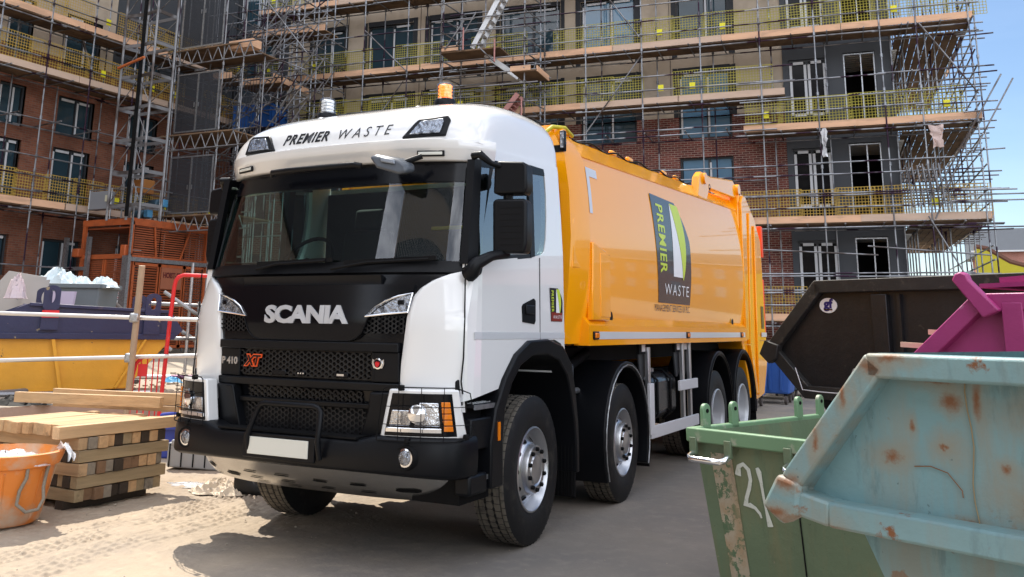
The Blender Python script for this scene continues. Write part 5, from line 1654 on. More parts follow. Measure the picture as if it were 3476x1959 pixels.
for x0, x1, y, z in ((-25.2, -24.3, -3.0, 11.35), (-24.4, -22.3, -2.3, 11.2), (-24.6, -21, -1.4, 13.6), (-24.6, -21, -1.4, 9.0)):
    d = MB().box(((x0+x1)/2, y+0.4, z), (x1-x0, 1.1, 0.045)); S.deck.append((d, (x0, y, z)))
    S.toe.append((MB().box(((x0+x1)/2, y-0.15, z+0.14), (x1-x0, 0.04, 0.26), ry=0.02), (x0, y, z), False))
S.toe.append((MB().box((-22.3, -1.8, 11.3), (0.04, 2.6, 0.28)), (-22.3, -1.8, 11.3), False))
S.done(TUBE)
# ------------------------------------------------ stair tower
rst = thing('stair_tower', 'scaffold stair tower with alloy stair flights and a timber landing, centre of the facade', 'stair tower', F0, FZ)
S = Scaf(rst, 12)
for x in (-15.6, -12.15): 
    S.pole(x, -1.7, 0, 16.5, [9, 9.7, 10.4, 11, 11.7, 12.3, 13, 13.7, 14.4, 15])
for x in (-15.3, -11.75): S.pole(x, -0.35, 0, 16.5, [9, 10, 11, 12, 13, 14, 15])
for z in (9.2, 9.8, 10.5, 11.0, 11.6, 12.2, 12.75, 13.3, 14.0, 14.7):
    S.tube(S.led, (-16.0, -1.76, z), (-11.6, -1.76, z+S.r.uniform(-.03, .03)))
    if S.r.random() < 0.7: S.tube(S.rail, (-15.8, -0.4, z), (-11.5, -0.4, z))
    for x in (-15.6, -12.15): S.tube(S.trans, (x+0.05, -1.9, z+0.06), (x+0.3, 0.1, z+0.06))
for a in ((-14.9, 12.2, -14.1, 13.5), (-15.4, 12.1, -14.6, 13.2), (-13.9, 12.0, -13.3, 11.4)):
    S.tube(S.brace, (a[0], -1.8, a[1]), (a[2], -1.8, a[3]))
d = MB().box((-14.4, -1.05, 12.02), (2.5, 1.3, 0.06)); S.deck.append((d, (-14, -1, 12)))
S.toe.append((MB().box((-15.2, -1.74, 12.15), (0.7, 0.04, 0.2)), (-15.2, -1.7, 12.1), False))
d = MB().box((-12.1, -1.1, 10.95), (1.0, 1.5, 0.06)); S.deck.append((d, (-12, -1, 11)))
S.toe.append((MB().box((-12.25, -1.86, 11.05), (0.8, 0.04, 0.2)), (-12.2, -1.8, 11), False))
S.toe.append((MB().box((-11.6, -1.1, 11.0), (0.04, 1.5, 0.22)), (-11.6, -1.1, 11), False))
S.done(TUBED)
def flight(x0, z0, x1, z1, y, m):
    b = MB()
    for yy_ in (y, y+0.6): b.beam((x0, yy_, z0), (x1, yy_, z1), 0.04, 0.2)
    n = 9
    for i in range(1, n):
        t = i/n
        b.box((lerp(x0, x1, t), y+0.3, lerp(z0, z1, t)), (0.2, 0.58, 0.03))
    b.build('stair_flight', m, rst, 0)
flight(-14.3, 12.1, -12.9, 14.6, -1.65, LADM); flight(-14.0, 12.0, -12.6, 10.95, -1.0, LADM); flight(-13.5, 9.0, -12.5, 10.2, -1.4, PINK)
for a in ((-14.6, 12.0), (-13.3, 11.4), (-12.2, 9.0)):
    MB().tube((a[0], -1.85, a[1]), (a[0], -1.85, a[1]+0.9), 0.03, 7).build('newel_post', PINK, rst, 0)

# ------------------------------------------------ hoist landing tower with mesh gates
rg = thing('landing_tower', 'scaffold landing tower with tall grey mesh gates beside the hoist mast', 'scaffold', (-20.5, 16.94, 0.45), 0.05)
S = Scaf(rg, 14)
for x, y in ((-1.13, 0), (1.0, 0), (-1.13, 1.6), (1.55, 1.6), (-1.75, 0.6), (1.6, 0.4), (-2.0, 2.2)):
    S.pole(x, y, 0, 15.5, [3.1, 5.0, 5.6, 7.3, 8.0, 10.4, 11.1, 13.0])
MESHG = glass('fine_grey_mesh', (0.38, 0.39, 0.4, 1), 0.0, ior=1.02)
GMAT = mat('mesh_wire', (0.05, 0.055, 0.065, 1), 0.5, 0.5, var=0.1)
for z0, z1 in ((2.7, 4.95), (5.62, 7.95), (8.4, 10.3) if False else (11.25, 14.2), (8.5, 10.45) if False else (8.05, 10.35)):
    pass
for z0, z1 in ((1.9, 4.7), (5.3, 7.35) , (7.95, 10.1) if False else (8.05, 10.2), (11.25, 14.4)):
    pass
gates = [(11.25, 14.3), (7.95, 10.2) if False else (8.0, 10.15), (4.9, 7.05), (1.9, 4.0)]
gates = [(11.2, 14.2), (7.95, 10.15), (4.95, 7.0)]
for z0, z1 in gates:
    for k_ in range(2):
        x0 = -1.05+1.0*k_
        f = MB()
        for x in (x0, x0+0.98): f.box((x, -0.06, (z0+z1)/2), (0.045, 0.045, z1-z0))
        for z in (z0, z1): f.box((x0+0.49, -0.06, z), (1.0, 0.045, 0.05))
        f.box((x0+(0.9 if k_ == 0 else 0.1), -0.1, lerp(z0, z1, .45)), (0.03, 0.03, 0.16))
        g = f.build('mesh_gate', GALV, rg, 0)
        w = MB()
        n = 22
        for i in range(n): w.box((x0+0.02+0.94*i/n, -0.06, (z0+z1)/2), (0.024, 0.004, z1-z0))
        for j in range(int((z1-z0)/0.05)): w.box((x0+0.49, -0.062, z0+0.05*j), (0.96, 0.004, 0.028))
        w.build('wire_mesh', GMAT, g, 0)
    w = MB()
    for i in range(12): w.box((1.1+0.04*i, 0.1+0.12*i, (z0+z1)/2), (0.014, 0.01, z1-z0))
    w.build('side_mesh', GMAT, rg, 0)
    # lattice beams and deck below each gate
    zb = z0-0.12
    S.tube(S.led, (-2.2, -0.05, zb), (2.8, -0.05, zb+0.04)); S.tube(S.led, (-2.2, -0.05, zb-0.55), (2.8, -0.05, zb-0.52))
    for i in range(9):
        x = -2.0+0.5*i
        S.tube(S.brace, (x, -0.05, zb-0.53), (x+0.25, -0.05, zb), 0.02); S.tube(S.brace, (x+0.25, -0.05, zb), (x+0.5, -0.05, zb-0.53), 0.02)
    d = MB().box((0, 1.1, zb+0.02), (3.4, 2.4, 0.05)); S.deck.append((d, (0, 1, zb)))
    S.tube(S.led, (-2.2, 1.9, zb-0.1), (3.0, 1.9, zb-0.1)); S.tube(S.led, (-2.2, 1.9, zb-0.6), (3.0, 1.9, zb-0.6))
S.done(TUBED)
MB().box((1.7, 0.3, 11.1), (1.1, 0.5, 0.3)).build('kick_board', TOE, rg)

# ------------------------------------------------ hoist mast
rm_ = thing('hoist_mast', 'grey lattice mast of the builders hoist with cross bracing, left of the mesh gates', 'hoist mast', (-21.3, 14.74, 0.45))
mm = {-0.85: [], 0.75: []}
for x, y in ((-0.85, 0), (0.0, 0.1), (0.75, 0), (-0.8, 0.9), (0.75, 0.9)):
    MB().tube((x, y, 4.5), (x, y, 15.5), 0.045, 8).build('mast_leg', TUBED, rm_)
for i in range(8):
    z = 5.0+1.15*i
    f = MB()
    for a, c in (((-0.85, 0), (-0.05, 0.1)), ((0.05, 0.1), (0.75, 0)), ((-0.8, 0.9), (0.75, 0.9)), ((-0.85, 0), (-0.8, 0.9)), ((0.75, 0), (0.75, 0.9))):
        f.beam((a[0], a[1], z), (c[0], c[1], z), 0.03, 0.12)
    f.build('mast_frame', TUBED, rm_, 0)
    f = MB()
    f.tube((-0.82, 0, z+0.08), (-0.05, 0.1, z+1.05), 0.016, 6); f.tube((0.05, 0.1, z+1.05), (0.72, 0, z+0.08), 0.016, 6); f.tube((-0.8, 0.9, z+0.08), (0.75, 0.9, z+1.05), 0.016, 6)
    f.build('mast_brace', TUBED, rm_, 0)
MB().beam((0.18, -0.05, 4.6), (0.18, -0.05, 15.5), 0.09, 0.09).build('drive_rack', BLACKM, rm_)
MB().tube((-0.9, -0.1, 9.95), (0.5, -0.2, 10.15), 0.05, 8).build('red_tie', mat('orange_tie', (0.42, 0.11, 0.03, 1), 0.6, var=0.1), rm_)

# ------------------------------------------------ orange hoist cage
OX = mat('oxide_orange', (0.38, 0.085, 0.022, 1), 0.6, var=0.2, c2=(0.24, 0.06, 0.02, 1), scale=4, lo=0.5, hi=0.7)
OXD = mat('oxide_louvre', (0.26, 0.065, 0.022, 1), 0.6, var=0.2)
rh = thing('builders_hoist', 'rust orange goods hoist cage with louvred sliding gates in front of the mast', 'hoist', (-21.37, 15.2, 0.45))
LX_, LY_ = 2.4, 3.45
def hb(name, p0, p1, w, h, m): return MB().beam(p0, p1, w, h).build(name, m, rh, 0)
for x, y in ((0, 0), (-LX_, 0), (0, LY_), (-LX_, LY_)):
    hb('corner_post', (x, y, 0.3), (x, y, 4.5), 0.12, 0.12, OX)
for z in (4.5, 3.3):
    hb('cage_beam', (-LX_-0.1, 0, z), (0.06, 0, z), 0.1, 0.22 if z > 4 else 0.16, OX)
    hb('cage_beam', (0, 0, z), (0, LY_+0.1, z), 0.1, 0.24 if z > 4 else 0.1, OX)
for z in (3.35, 3.85):
    MB().box((-LX_-0.12, -0.1, 3.45), (0.35, 0.3, 0.3)).build('beam_end', OX, rh, bevel=0.03) if z > 3.5 else None
MB().box((-0.15, -0.1, 3.45), (0.25, 0.2, 0.45)).build('beam_end', OX, rh, bevel=0.03)
hb('grey_gate_rail', (0.08, -0.1, 3.2), (0.08, LY_+0.2, 3.2), 0.1, 0.14, GALV)
hb('grey_gate_post', (0.1, -0.2, 0), (0.1, -0.2, 3.3), 0.3, 0.12, GALV)
hb('grey_gate_post', (0.1, -0.1, 3.2), (0.1, -0.1, 4.6), 0.06, 0.06, GALV)
# gate leaf with louvres
for y0, y1 in ((0.15, 1.25), (1.3, 2.4), (2.45, 3.45)):
    f = MB()
    for y in (y0, y1): f.box((0.05, y, 1.65), (0.05, 0.1, 2.95))
    for z in (0.25, 3.05): f.box((0.05, (y0+y1)/2, z), (0.05, y1-y0, 0.1))
    g = f.build('gate_leaf', OX, rh, 0)
    l_ = MB()
    for j in range(30): l_.box((0.04, (y0+y1)/2, 0.35+0.09*j), (0.02, y1-y0-0.08, 0.055), rx=0, ry=0.6)
    l_.build('louvre', OXD, g, 0)
    l_ = MB()
    for j in range(13): l_.box((-0.02, (y0+y1)/2, 3.4+0.08*j), (0.015, y1-y0, 0.045))
    l_.build('upper_louvre', OXD, rh, 0)
for y0, y1 in ((1.1, 0.95), (2.2, 2.6)):
    MB().beam((0.04, y0, 3.3), (0.04, y1, 4.4), 0.04, 0.06).build('cage_strut', OX, rh, 0)
sgn = MB().box((0.075, 1.85, 2.62), (0.012, 0.95, 0.75)).build('hoist_sign', mat('sign_back', (0.30, 0.10, 0.05, 1), 0.6, var=0.1), rh)
text_mb('HOIST-IT', 0.26, lambda a, u, o: Vector((0.085+o, 1.85+a*0.75, 2.72+u)), bold=0.012, depth=0.006).build('sign_lettering', mat('sign_red', (0.10, 0.012, 0.01, 1), 0.6, var=0.05), sgn, 0)
for x0, x1 in ((-LX_+0.1, -1.25), (-1.15, -0.1)):
    f = MB()
    for x in (x0, x1): f.box((x, -0.02, 1.75), (0.06, 0.05, 2.9))
    g = f.build('front_gate', OX, rh, 0)
    l_ = MB()
    for i in range(16): l_.box((lerp(x0, x1, i/15), 0, 1.75), (0.02, 0.01, 2.9))
    for j in range(40): l_.box(((x0+x1)/2, 0.006, 0.35+0.072*j), (x1-x0, 0.01, 0.03))
    l_.build('gate_mesh', OXD, g, 0)
MB().box((-0.35, -0.06, 1.95), (0.3, 0.02, 0.45)).build('warning_notice', DECALW, rh)
for j in range(5):
    MB().box((-0.35, -0.075, 2.1-0.07*j), (0.22, 0.006, 0.022)).build('notice_line', REDP if j % 2 else BLACKM, rh, 0)
MB().box((-1.2, 1.7, 4.3), (2.2, 3.3, 0.05)).build('cage_roof', OXD, rh, 0)
MB().box((-1.2, 2.6, 2.2), (2.1, 0.05, 4.0)).build('cage_back', DARK, rh, 0)
# machinery and railing on the roof
for y in (0.5, 1.15):
    mo = MB().lathe([(0, 0.13), (0.05, 0.17), (0.45, 0.17), (0.5, 0.12), (0.75, 0.11)], (-0.9, y+0.3, 4.85 if y < 1 else 5.3), 'X', 16).build('hoist_motor', mat('motor_blue', (0.04, 0.09, 0.13, 1), 0.5, var=0.2) if y < 1 else MATS['motor_blue'], rh, 40)
    MB().box((-0.2, y+0.3, 4.85 if y < 1 else 5.3), (0.22, 0.24, 0.28)).build('brake_cover', mat('brake_blue', (0.07, 0.24, 0.42, 1), 0.4, var=0.1) if y < 1 else MATS['brake_blue'], mo, bevel=0.03)
MB().box((-1.75, 0.05, 5.3), (0.95, 0.3, 0.65)).build('control_cabinet', mat('cabinet_grey', (0.2, 0.21, 0.23, 1), 0.5, var=0.05), rh, bevel=0.02)
MB().box((-1.3, -0.12, 5.35), (0.14, 0.04, 0.22)).build('isolator', mat('cream_box', (0.5, 0.48, 0.36, 1), 0.5, var=0.02), rh)
MB().box((-0.7, 0.9, 5.85), (0.6, 0.5, 0.5)).build('drive_box', mat('drive_orange', (0.3, 0.12, 0.03, 1), 0.5, var=0.15), rh, bevel=0.02)
rr_ = MB()
for z in (5.0, 5.7): rr_.path([(-2.35, 0, z), (0, 0, z), (0, 3.4, z)], 0.025, 6)
rr_.build('roof_rail', GALV, rh, 0)
for p_ in ((-2.35, 0), (-1.2, 0), (0, 0), (0, 1.1), (0, 2.2), (0, 3.4)):
    MB().tube((p_[0], p_[1], 4.55), (p_[0], p_[1], 5.72), 0.025, 6).build('rail_post', GALV, rh, 0)
# grey frame and cabinet to the left of the hoist
rc = thing('switch_cabinet', 'dark switch box in a pale steel frame left of the orange hoist', 'switchgear', (-24.0, 15.0, 0.45))
for x in (-0.45, 0.75): MB().box((x, 0, 2.0), (0.14, 0.12, 4.0)).build('frame_post', GALV, rc)
MB().box((0.15, 0.05, 2.9), (1.1, 0.1, 0.12)).build('frame_rail', GALV, rc)
MB().box((-0.8, 0.0, 1.5), (0.45, 0.1, 3.0)).build('frame_panel', mat('pale_panel', (0.3, 0.33, 0.36, 1), 0.5, var=0.1), rc)
bx_ = MB().box((0.25, -0.1, 1.35), (0.75, 0.3, 0.8)).build('switch_box', BLACKP, rc, bevel=0.02)
MB().prism([(-.11, -.09), (.11, -.09), (0, .11)], (0.1, -0.26, 1.5), (1, 0, 0), (0, 0, 1), (0, 0.01, 0)).build('hazard_triangle', TAGY, bx_, 0)
MB().box((0.42, -0.26, 1.55), (0.16, 0.01, 0.14)).build('box_label', DECALW, bx_, 0)
MB().tube((0.45, -0.1, 1.75), (0.45, -0.1, 2.1), 0.03, 8).build('beacon_stub', BLACKM, bx_)
# blue container parked on the scaffold
cb = thing('blue_container', 'blue steel container box standing on the birdcage scaffold deck', 'container', _fm @ Vector((-24.1, -0.4, 9.75)), FZ)
BLUEC = mat('container_blue', (0.012, 0.09, 0.34, 1), 0.5, var=0.15)
MB().box((-0.6, 0, 0.5), (2.0, 1.2, 1.0)).build('box_body', BLUEC, cb)
for i in range(5): MB().box((-1.4+0.42*i, -0.62, 0.5), (0.06, 0.04, 0.95)).build('box_rib', BLUEC, cb)
MB().box((-0.6, -0.61, 0.98), (2.04, 0.06, 0.06)).build('box_rim', BLUEC, cb)
# ================================================================== skips
def rustmat(name, c, rust=(0.19, 0.075, 0.028, 1), amt=0.62, rough=0.5, pale=None, sc=2.3, spots=(), streak=0.0, stain=None):
    """painted steel with rust blooms, stains and scratches"""
    m = bpy.data.materials.new(name); m.use_nodes = True
    n = m.node_tree.nodes; l = m.node_tree.links
    b = n['Principled BSDF']
    t = n.new('ShaderNodeTexCoord')
    def noise(s, d=8, ro=0.62, st=None, dist=0.0):
        k = n.new('ShaderNodeTexNoise'); k.inputs['Scale'].default_value = s; k.inputs['Detail'].default_value = d
        k.inputs['Roughness'].default_value = ro; k.inputs['Distortion'].default_value = dist
        if st:
            mp = n.new('ShaderNodeMapping'); mp.inputs['Scale'].default_value = st
            l.new(t.outputs['Object'], mp.inputs[0]); l.new(mp.outputs[0], k.inputs['Vector'])
        else: l.new(t.outputs['Object'], k.inputs['Vector'])
        return k.outputs['Fac']
    def rng(f, a, c_, lo=0.0, hi=1.0):
        k = n.new('ShaderNodeMapRange'); k.inputs[1].default_value = a; k.inputs[2].default_value = c_; k.inputs[3].default_value = lo; k.inputs[4].default_value = hi
        l.new(f, k.inputs[0]); return k.outputs[0]
    def mix(f, a, c_):
        k = n.new('ShaderNodeMix'); k.data_type = 'RGBA'; l.new(f, k.inputs[0])
        for s, v in ((6, a), (7, c_)):
            if isinstance(v, tuple): k.inputs[s].default_value = v
            else: l.new(v, k.inputs[s])
        return k.outputs[2]
    base = mix(rng(noise(1.2), 0.3, 0.7), tuple(x*0.86 for x in c[:3])+(1,), tuple(min(1, x*1.12) for x in c[:3])+(1,))
    if pale: base = mix(rng(noise(5, 10, 0.7, (1, 1, 0.35)), 0.56, 0.66), base, pale)
    stain = stain or tuple(lerp(a, d, 0.55) for a, d in zip(c[:3], (0.3, 0.17, 0.06)))+(1,)
    base = mix(rng(noise(sc*0.9, 7, 0.6, (1, 1, 0.6)), amt-0.05, amt+0.1, 0, 0.8), base, stain)
    base = mix(rng(noise(sc, 10, 0.7), amt, amt+0.05), base, rust)
    base = mix(rng(noise(9, 4, 0.5, (1, 1, 1), 0.4), 0.70, 0.73), base, rust)
    if streak:
        base = mix(rng(noise(7, 6, 0.65, (1, 1, 0.12)), 0.48, 0.66, 0, streak), base, stain)
        base = mix(rng(noise(16, 8, 0.7, (1, 1, 0.25)), 0.56, 0.64, 0, streak), base, tuple(x*0.62 for x in c[:3])+(1,))
    if spots:
        sx = n.new('ShaderNodeSeparateXYZ'); l.new(t.outputs['Object'], sx.inputs[0])
        wx = rng(noise(11, 8, 0.75), 0.25, 0.75, -1, 1); wz = rng(noise(17, 8, 0.75), 0.25, 0.75, -1, 1)
        def mth(op, a, b_=None, c_=None):
            k = n.new('ShaderNodeMath'); k.operation = op
            for i, v in enumerate((a, b_, c_)):
                if v is None: continue
                if isinstance(v, (int, float)): k.inputs[i].default_value = v
                else: l.new(v, k.inputs[i])
            return k.outputs[0]
        for px_, pz_, rx_, rz_, core in spots:
            dx = mth('MULTIPLY_ADD', wx, 0.55, mth('DIVIDE', mth('SUBTRACT', sx.outputs[0], px_), rx_))
            dz = mth('MULTIPLY_ADD', wz, 0.55, mth('DIVIDE', mth('SUBTRACT', sx.outputs[2], pz_), rz_))
            d = mth('SQRT', mth('ADD', mth('MULTIPLY', dx, dx), mth('MULTIPLY', dz, dz)))
            base = mix(rng(d, 0.3, 1.7, 0.9, 0), base, stain)
            if core: base = mix(rng(d, core*0.25, core*1.15, 0.95, 0), base, rust)
    base = mix(rng(noise(40, 3), 0.71, 0.74, 0, 0.7), base, tuple(x*0.35 for x in c[:3])+(1,))
    l.new(base, b.inputs['Base Color'])
    b.inputs['Roughness'].default_value = rough
    bp_ = n.new('ShaderNodeBump'); bp_.inputs['Strength'].default_value = 0.35; bp_.inputs['Distance'].default_value = 0.03
    l.new(noise(4, 6), bp_.inputs['Height']); l.new(bp_.outputs[0], b.inputs['Normal'])
    return m
TEAL = rustmat('weathered_teal_paint', (0.175, 0.32, 0.345, 1), amt=0.64, streak=0.65, spots=((0.455, 1.398, 0.035, 0.03, 0.8), (0.52, 1.40, 0.012, 0.06, 0.9), (0.30, 1.255, 0.055, 0.03, 0.5), (0.44, 1.29, 0.04, 0.035, 0.25), (0.61, 1.19, 0.075, 0.055, 0.2), (0.66, 1.37, 0.08, 0.04, 0.3), (0.70, 1.33, 0.05, 0.08, 0.55), (0.42, 1.44, 0.06, 0.02, 0.5), (0.57, 1.26, 0.02, 0.02, 0.6), (0.36, 1.33, 0.012, 0.03, 0.6), (0.48, 1.13, 0.05, 0.012, 0.6), (0.9, 1.3, 0.06, 0.06, 0.4)))
TEALR = rustmat('rusty_teal_edge', (0.19, 0.315, 0.33, 1), amt=0.585, sc=8, streak=0.4, spots=((0.30, 1.47, 0.05, 0.03, 0.7), (0.05, 1.17, 0.05, 0.025, 0.8), (0.02, 1.09, 0.06, 0.02, 0.7), (0.17, 1.06, 0.05, 0.04, 0.6), (0.38, 1.05, 0.16, 0.018, 0.7), (0.62, 1.04, 0.12, 0.016, 0.7), (0.36, 1.49, 0.06, 0.02, 0.6), (0.14, 1.28, 0.02, 0.06, 0.5), (0.22, 1.40, 0.018, 0.06, 0.5)))
SKBLACK = rustmat('scuffed_black_paint', (0.007, 0.0075, 0.009, 1), rust=(0.03, 0.028, 0.026, 1), amt=0.72, rough=0.5, streak=0.5, stain=(0.016, 0.0155, 0.016, 1))
SKBLACKR = rustmat('dusty_black_edge', (0.016, 0.0155, 0.015, 1), rust=(0.055, 0.048, 0.04, 1), amt=0.58, rough=0.6, sc=7, stain=(0.03, 0.028, 0.025, 1))
MAGENTA = rustmat('magenta_paint', (0.33, 0.035, 0.16, 1), rust=(0.42, 0.12, 0.25, 1), amt=0.72, rough=0.42)
SKBLUE = rustmat('navy_blue_paint', (0.013, 0.016, 0.062, 1), rust=(0.25, 0.2, 0.12, 1), amt=0.69, rough=0.45, sc=3)
SKYEL = rustmat('skip_yellow_paint', (0.62, 0.30, 0.02, 1), rust=(0.12, 0.07, 0.03, 1), amt=0.68, rough=0.5, sc=3)
BINGREEN = rustmat('faded_green_plastic', (0.112, 0.16, 0.094, 1), rust=(0.30, 0.27, 0.2, 1), amt=0.71, rough=0.55, streak=0.3)

def skip(name, label, P0, dr, prof, rim, width, mats, hull=None, frame=0.075, lid=None):
    """prof: side outline (l, z) as a closed polygon; rim: indices of the outline points along the open top"""
    ang = math.atan2(dr[1], dr[0])
    root = thing(name, label, 'skip', (P0[0], P0[1], 0), ang)
    m, me = mats
    n = len(prof)
    cx = sum(p[0] for p in prof)/n; cz = sum(p[1] for p in prof)/n
    for y, nm in ((0.0, 'side_plate'), (width, 'side_plate')):
        b = MB().prism(prof, (0, y+(0.03 if y == 0 else -0.03), 0), (1, 0, 0), (0, 0, 1), (0, 0.012 if y == 0 else -0.012, 0))
        sp = b.build(nm, m, root, 20)
        # channel frame round the plate
        f = MB()
        for i in range(n):
            p, q = prof[i], prof[(i+1) % n]
            dx, dz = q[0]-p[0], q[1]-p[1]
            L = math.hypot(dx, dz)
            nx, nz = -dz/L, dx/L
            if (cx-p[0])*nx + (cz-p[1])*nz < 0: nx, nz = -nx, -nz
            o = frame*0.5
            yb = y
            f.beam((p[0]+nx*o-dx/L*0.0, yb, p[1]+nz*o), (q[0]+nx*o, yb, q[1]+nz*o), frame if abs(dx) < 0.001 else 0.075, frame)
        f.build('edge_channel', me, root, 20, bevel=0.008)
    # floor and ends between the plates
    b = MB()
    for i in range(n):
        if i in rim: continue
        p, q = prof[i], prof[(i+1) % n]
        b.add([(p[0], 0.03, p[1]), (q[0], 0.03, q[1]), (q[0], width-0.03, q[1]), (p[0], width-0.03, p[1])], [(0, 1, 2, 3)])
    b.build('end_plates', m, root, 0)
    if hull:
        b = MB().prism(hull, (0, 0.06, 0), (1, 0, 0), (0, 0, 1), (0, width-0.12, 0))
        b.build('hull', m, root, 20)
    return root
# teal skip, nearest to the camera
tk_ = skip('rusty_teal_skip', 'rusty pale teal skip with pointed end in the right foreground', (3.71, -3.75), (0.91, -0.41),
     [(0, 1.10), (0.03, 1.185), (0.288, 1.502), (2.6, 1.502), (2.9, 1.13), (2.75, 1.075), (0.16, 1.075)], (2,), 1.1, (TEAL, TEALR), hull=[(0.19, 1.075), (2.6, 1.075), (2.2, 0.02), (0.72, 0.02)], frame=0.06)
# folded corner plate on the nose
MB().prism([(-0.03, 1.10), (0.02, 1.185), (0.09, 1.17), (0.08, 1.09), (0.03, 1.06)], (0, -0.045, 0), (1, 0, 0), (0, 0, 1), (0, 0.05, 0)).build('nose_plate', TEALR, tk_, 20, bevel=0.012)
RUSTD = mat('bare_rust', (0.16, 0.055, 0.022, 1), 0.85, var=0.4, vs=20, c2=(0.25, 0.11, 0.04, 1), scale=14)
STAIN = mat('rust_stain', (0.27, 0.2, 0.1, 1), 0.6, var=0.3, vs=14)
def blot(root, name, c, rx, rz, m, y=0.027, seed=0, par=None):
    r = random.Random(seed); b = MB()
    pts = [(c[0]+rx*math.cos(a)*r.uniform(.55, 1.1), y, c[1]+rz*math.sin(a)*r.uniform(.55, 1.1)) for a in (2*math.pi*i/26 for i in range(26))]
    b.add([(c[0], y, c[1])]+pts, [(0, 1+i, 1+(i+1) % 26) for i in range(26)])
    return b.build(name, m, root, 0)
wr = MB().path([(0.50+0.005*math.sin(z*30), 0.026, z) for z in lsp(1.1, 1.46, 10)], 0.0015, 4).build('weld_line', STAIN, tk_)
sc_ = MB().path([(0.36, 0.027, 1.24), (0.40, 0.026, 1.245), (0.44, 0.026, 1.235), (0.47, 0.026, 1.2), (0.47, 0.027, 1.185)], 0.0012, 4).build('scratch', RUSTD, tk_)

# black skip behind the truck's tail
bk_ = skip('black_skip', 'large scuffed black skip with a white oval badge, behind the magenta one', (2.1, 4.15), (0.88, -0.47),
     [(0, 1.33), (0.02, 1.40), (0.68, 2.08), (5.2, 2.08), (5.7, 1.4), (5.2, 0.86), (0.48, 0.86)], (2,), 2.0, (SKBLACK, SKBLACKR), hull=[(0.6, 0.86), (5.1, 0.86), (4.8, 0.02), (1.15, 0.02)], frame=0.13)
MB().prism([(-0.06, 1.30), (0.02, 1.45), (0.2, 1.40), (0.16, 1.25), (0.06, 1.2)], (0, -0.07, 0), (1, 0, 0), (0, 0, 1), (0, 0.09, 0)).build('nose_plate', SKBLACKR, bk_, 20, bevel=0.01)
MB().box((1.42, -0.0, 1.42), (0.17, 0.07, 1.0)).build('side_rib', SKBLACK, bk_, bevel=0.006)
MB().box((1.62, 0.01, 1.42), (0.03, 0.04, 1.0)).build('side_rib', SKBLACK, bk_)
bdg = MB().prism([(0.105*math.cos(a), 0.078*math.sin(a)) for a in (2*math.pi*i/32 for i in range(32))], (0.80, 0.03, 1.82), (1, 0, 0), (0, 0, 1), (0, -0.008, 0)).build('maker_badge', DECALW, bk_, 0)
text_mb('gf', 0.13, lambda a, u, o: Vector((0.80+a, 0.02-o, 1.835+u)), sx=1.1, bold=0.006, depth=0.003).build('badge_lettering', mat('badge_blue', (0.02, 0.015, 0.14, 1), 0.4, var=0.02), bdg, 0)
MB().box((0.80, 0.019, 1.778), (0.1, 0.004, 0.012)).build('badge_line', DECALK, bdg, 0)
MB().path([(0.98, 0.022, 1.05), (1.05, 0.022, 1.18), (1.22, 0.022, 1.26), (1.35, 0.022, 1.3)], 0.004, 4).build('scratch', PALEGREY, bk_)
MB().path([(0.42, -0.075, 1.17), (0.5, -0.08, 0.95), (0.72, -0.075, 0.94), (3.0, -0.075, 0.935)], 0.006, 4).build('worn_edge', PALEGREY, bk_)
# magenta skip
mg_ = skip('magenta_skip', 'bright magenta skip with a round lug, between the black and teal ones', (4.15, 0.49), (0.88, -0.47),
     [(-0.78, 1.08), (0.06, 1.81), (3.2, 1.81), (3.9, 1.1), (3.4, 0.7), (-0.4, 0.7)], (1,), 1.6, (MAGENTA, MAGENTA), hull=[(-0.35, 0.7), (3.3, 0.7), (3.0, 0.02), (0.1, 0.02)], frame=0.11)
MB().prism([(-0.055, 1.90), (-0.03, 1.94), (0.01, 1.955), (0.05, 1.935), (0.06, 1.90), (0.24, 1.70), (0.13, 1.65)], (0, -0.08, 0), (1, 0, 0), (0, 0, 1), (0, 0.06, 0)).build('lifting_lug', MAGENTA, mg_, 30, bevel=0.012)
MB().box((0.30, -0.005, 1.25), (0.13, 0.07, 1.0)).build('side_rib', MAGENTA, mg_, bevel=0.006)
MB().box((1.4, -0.005, 1.25), (0.13, 0.07, 1.0)).build('side_rib', MAGENTA, mg_, bevel=0.006)
MB().beam((0.1, 0.3, 1.90), (3.2, 0.25, 2.06), 0.12, 0.05).build('lid_bar', MAGENTA, mg_)
MB().beam((0.0, 0.8, 1.87), (3.2, 0.7, 1.93), 1.2, 0.03).build('lid', MAGENTA, mg_)
# pale timber offcuts poking out of the magenta skip
PALEW = mat('pale_softwood', (0.62, 0.44, 0.32, 1), 0.7, var=0.12, stretch=(1, 1, 5))
for i, (z, l0) in enumerate(((1.47, -0.46), (1.56, -0.30), (1.42, -0.42))):
    p0 = mg_.matrix_basis @ Vector((l0-0.10, 0.10+0.09*i, z)); p1 = mg_.matrix_basis @ Vector((0.5, 0.42+0.1*i, z-0.05))
    o = MB().beam(p0, p1, 0.05, 0.035).build('timber_offcut', PALEW, None)
    tag(o, ('longest pale timber offcut poking out beside the magenta skip', 'upper pale timber offcut poking out beside the magenta skip', 'lowest pale timber offcut tucked under the others at the magenta skip')[i], 'offcut', 'offcuts in the magenta skip')

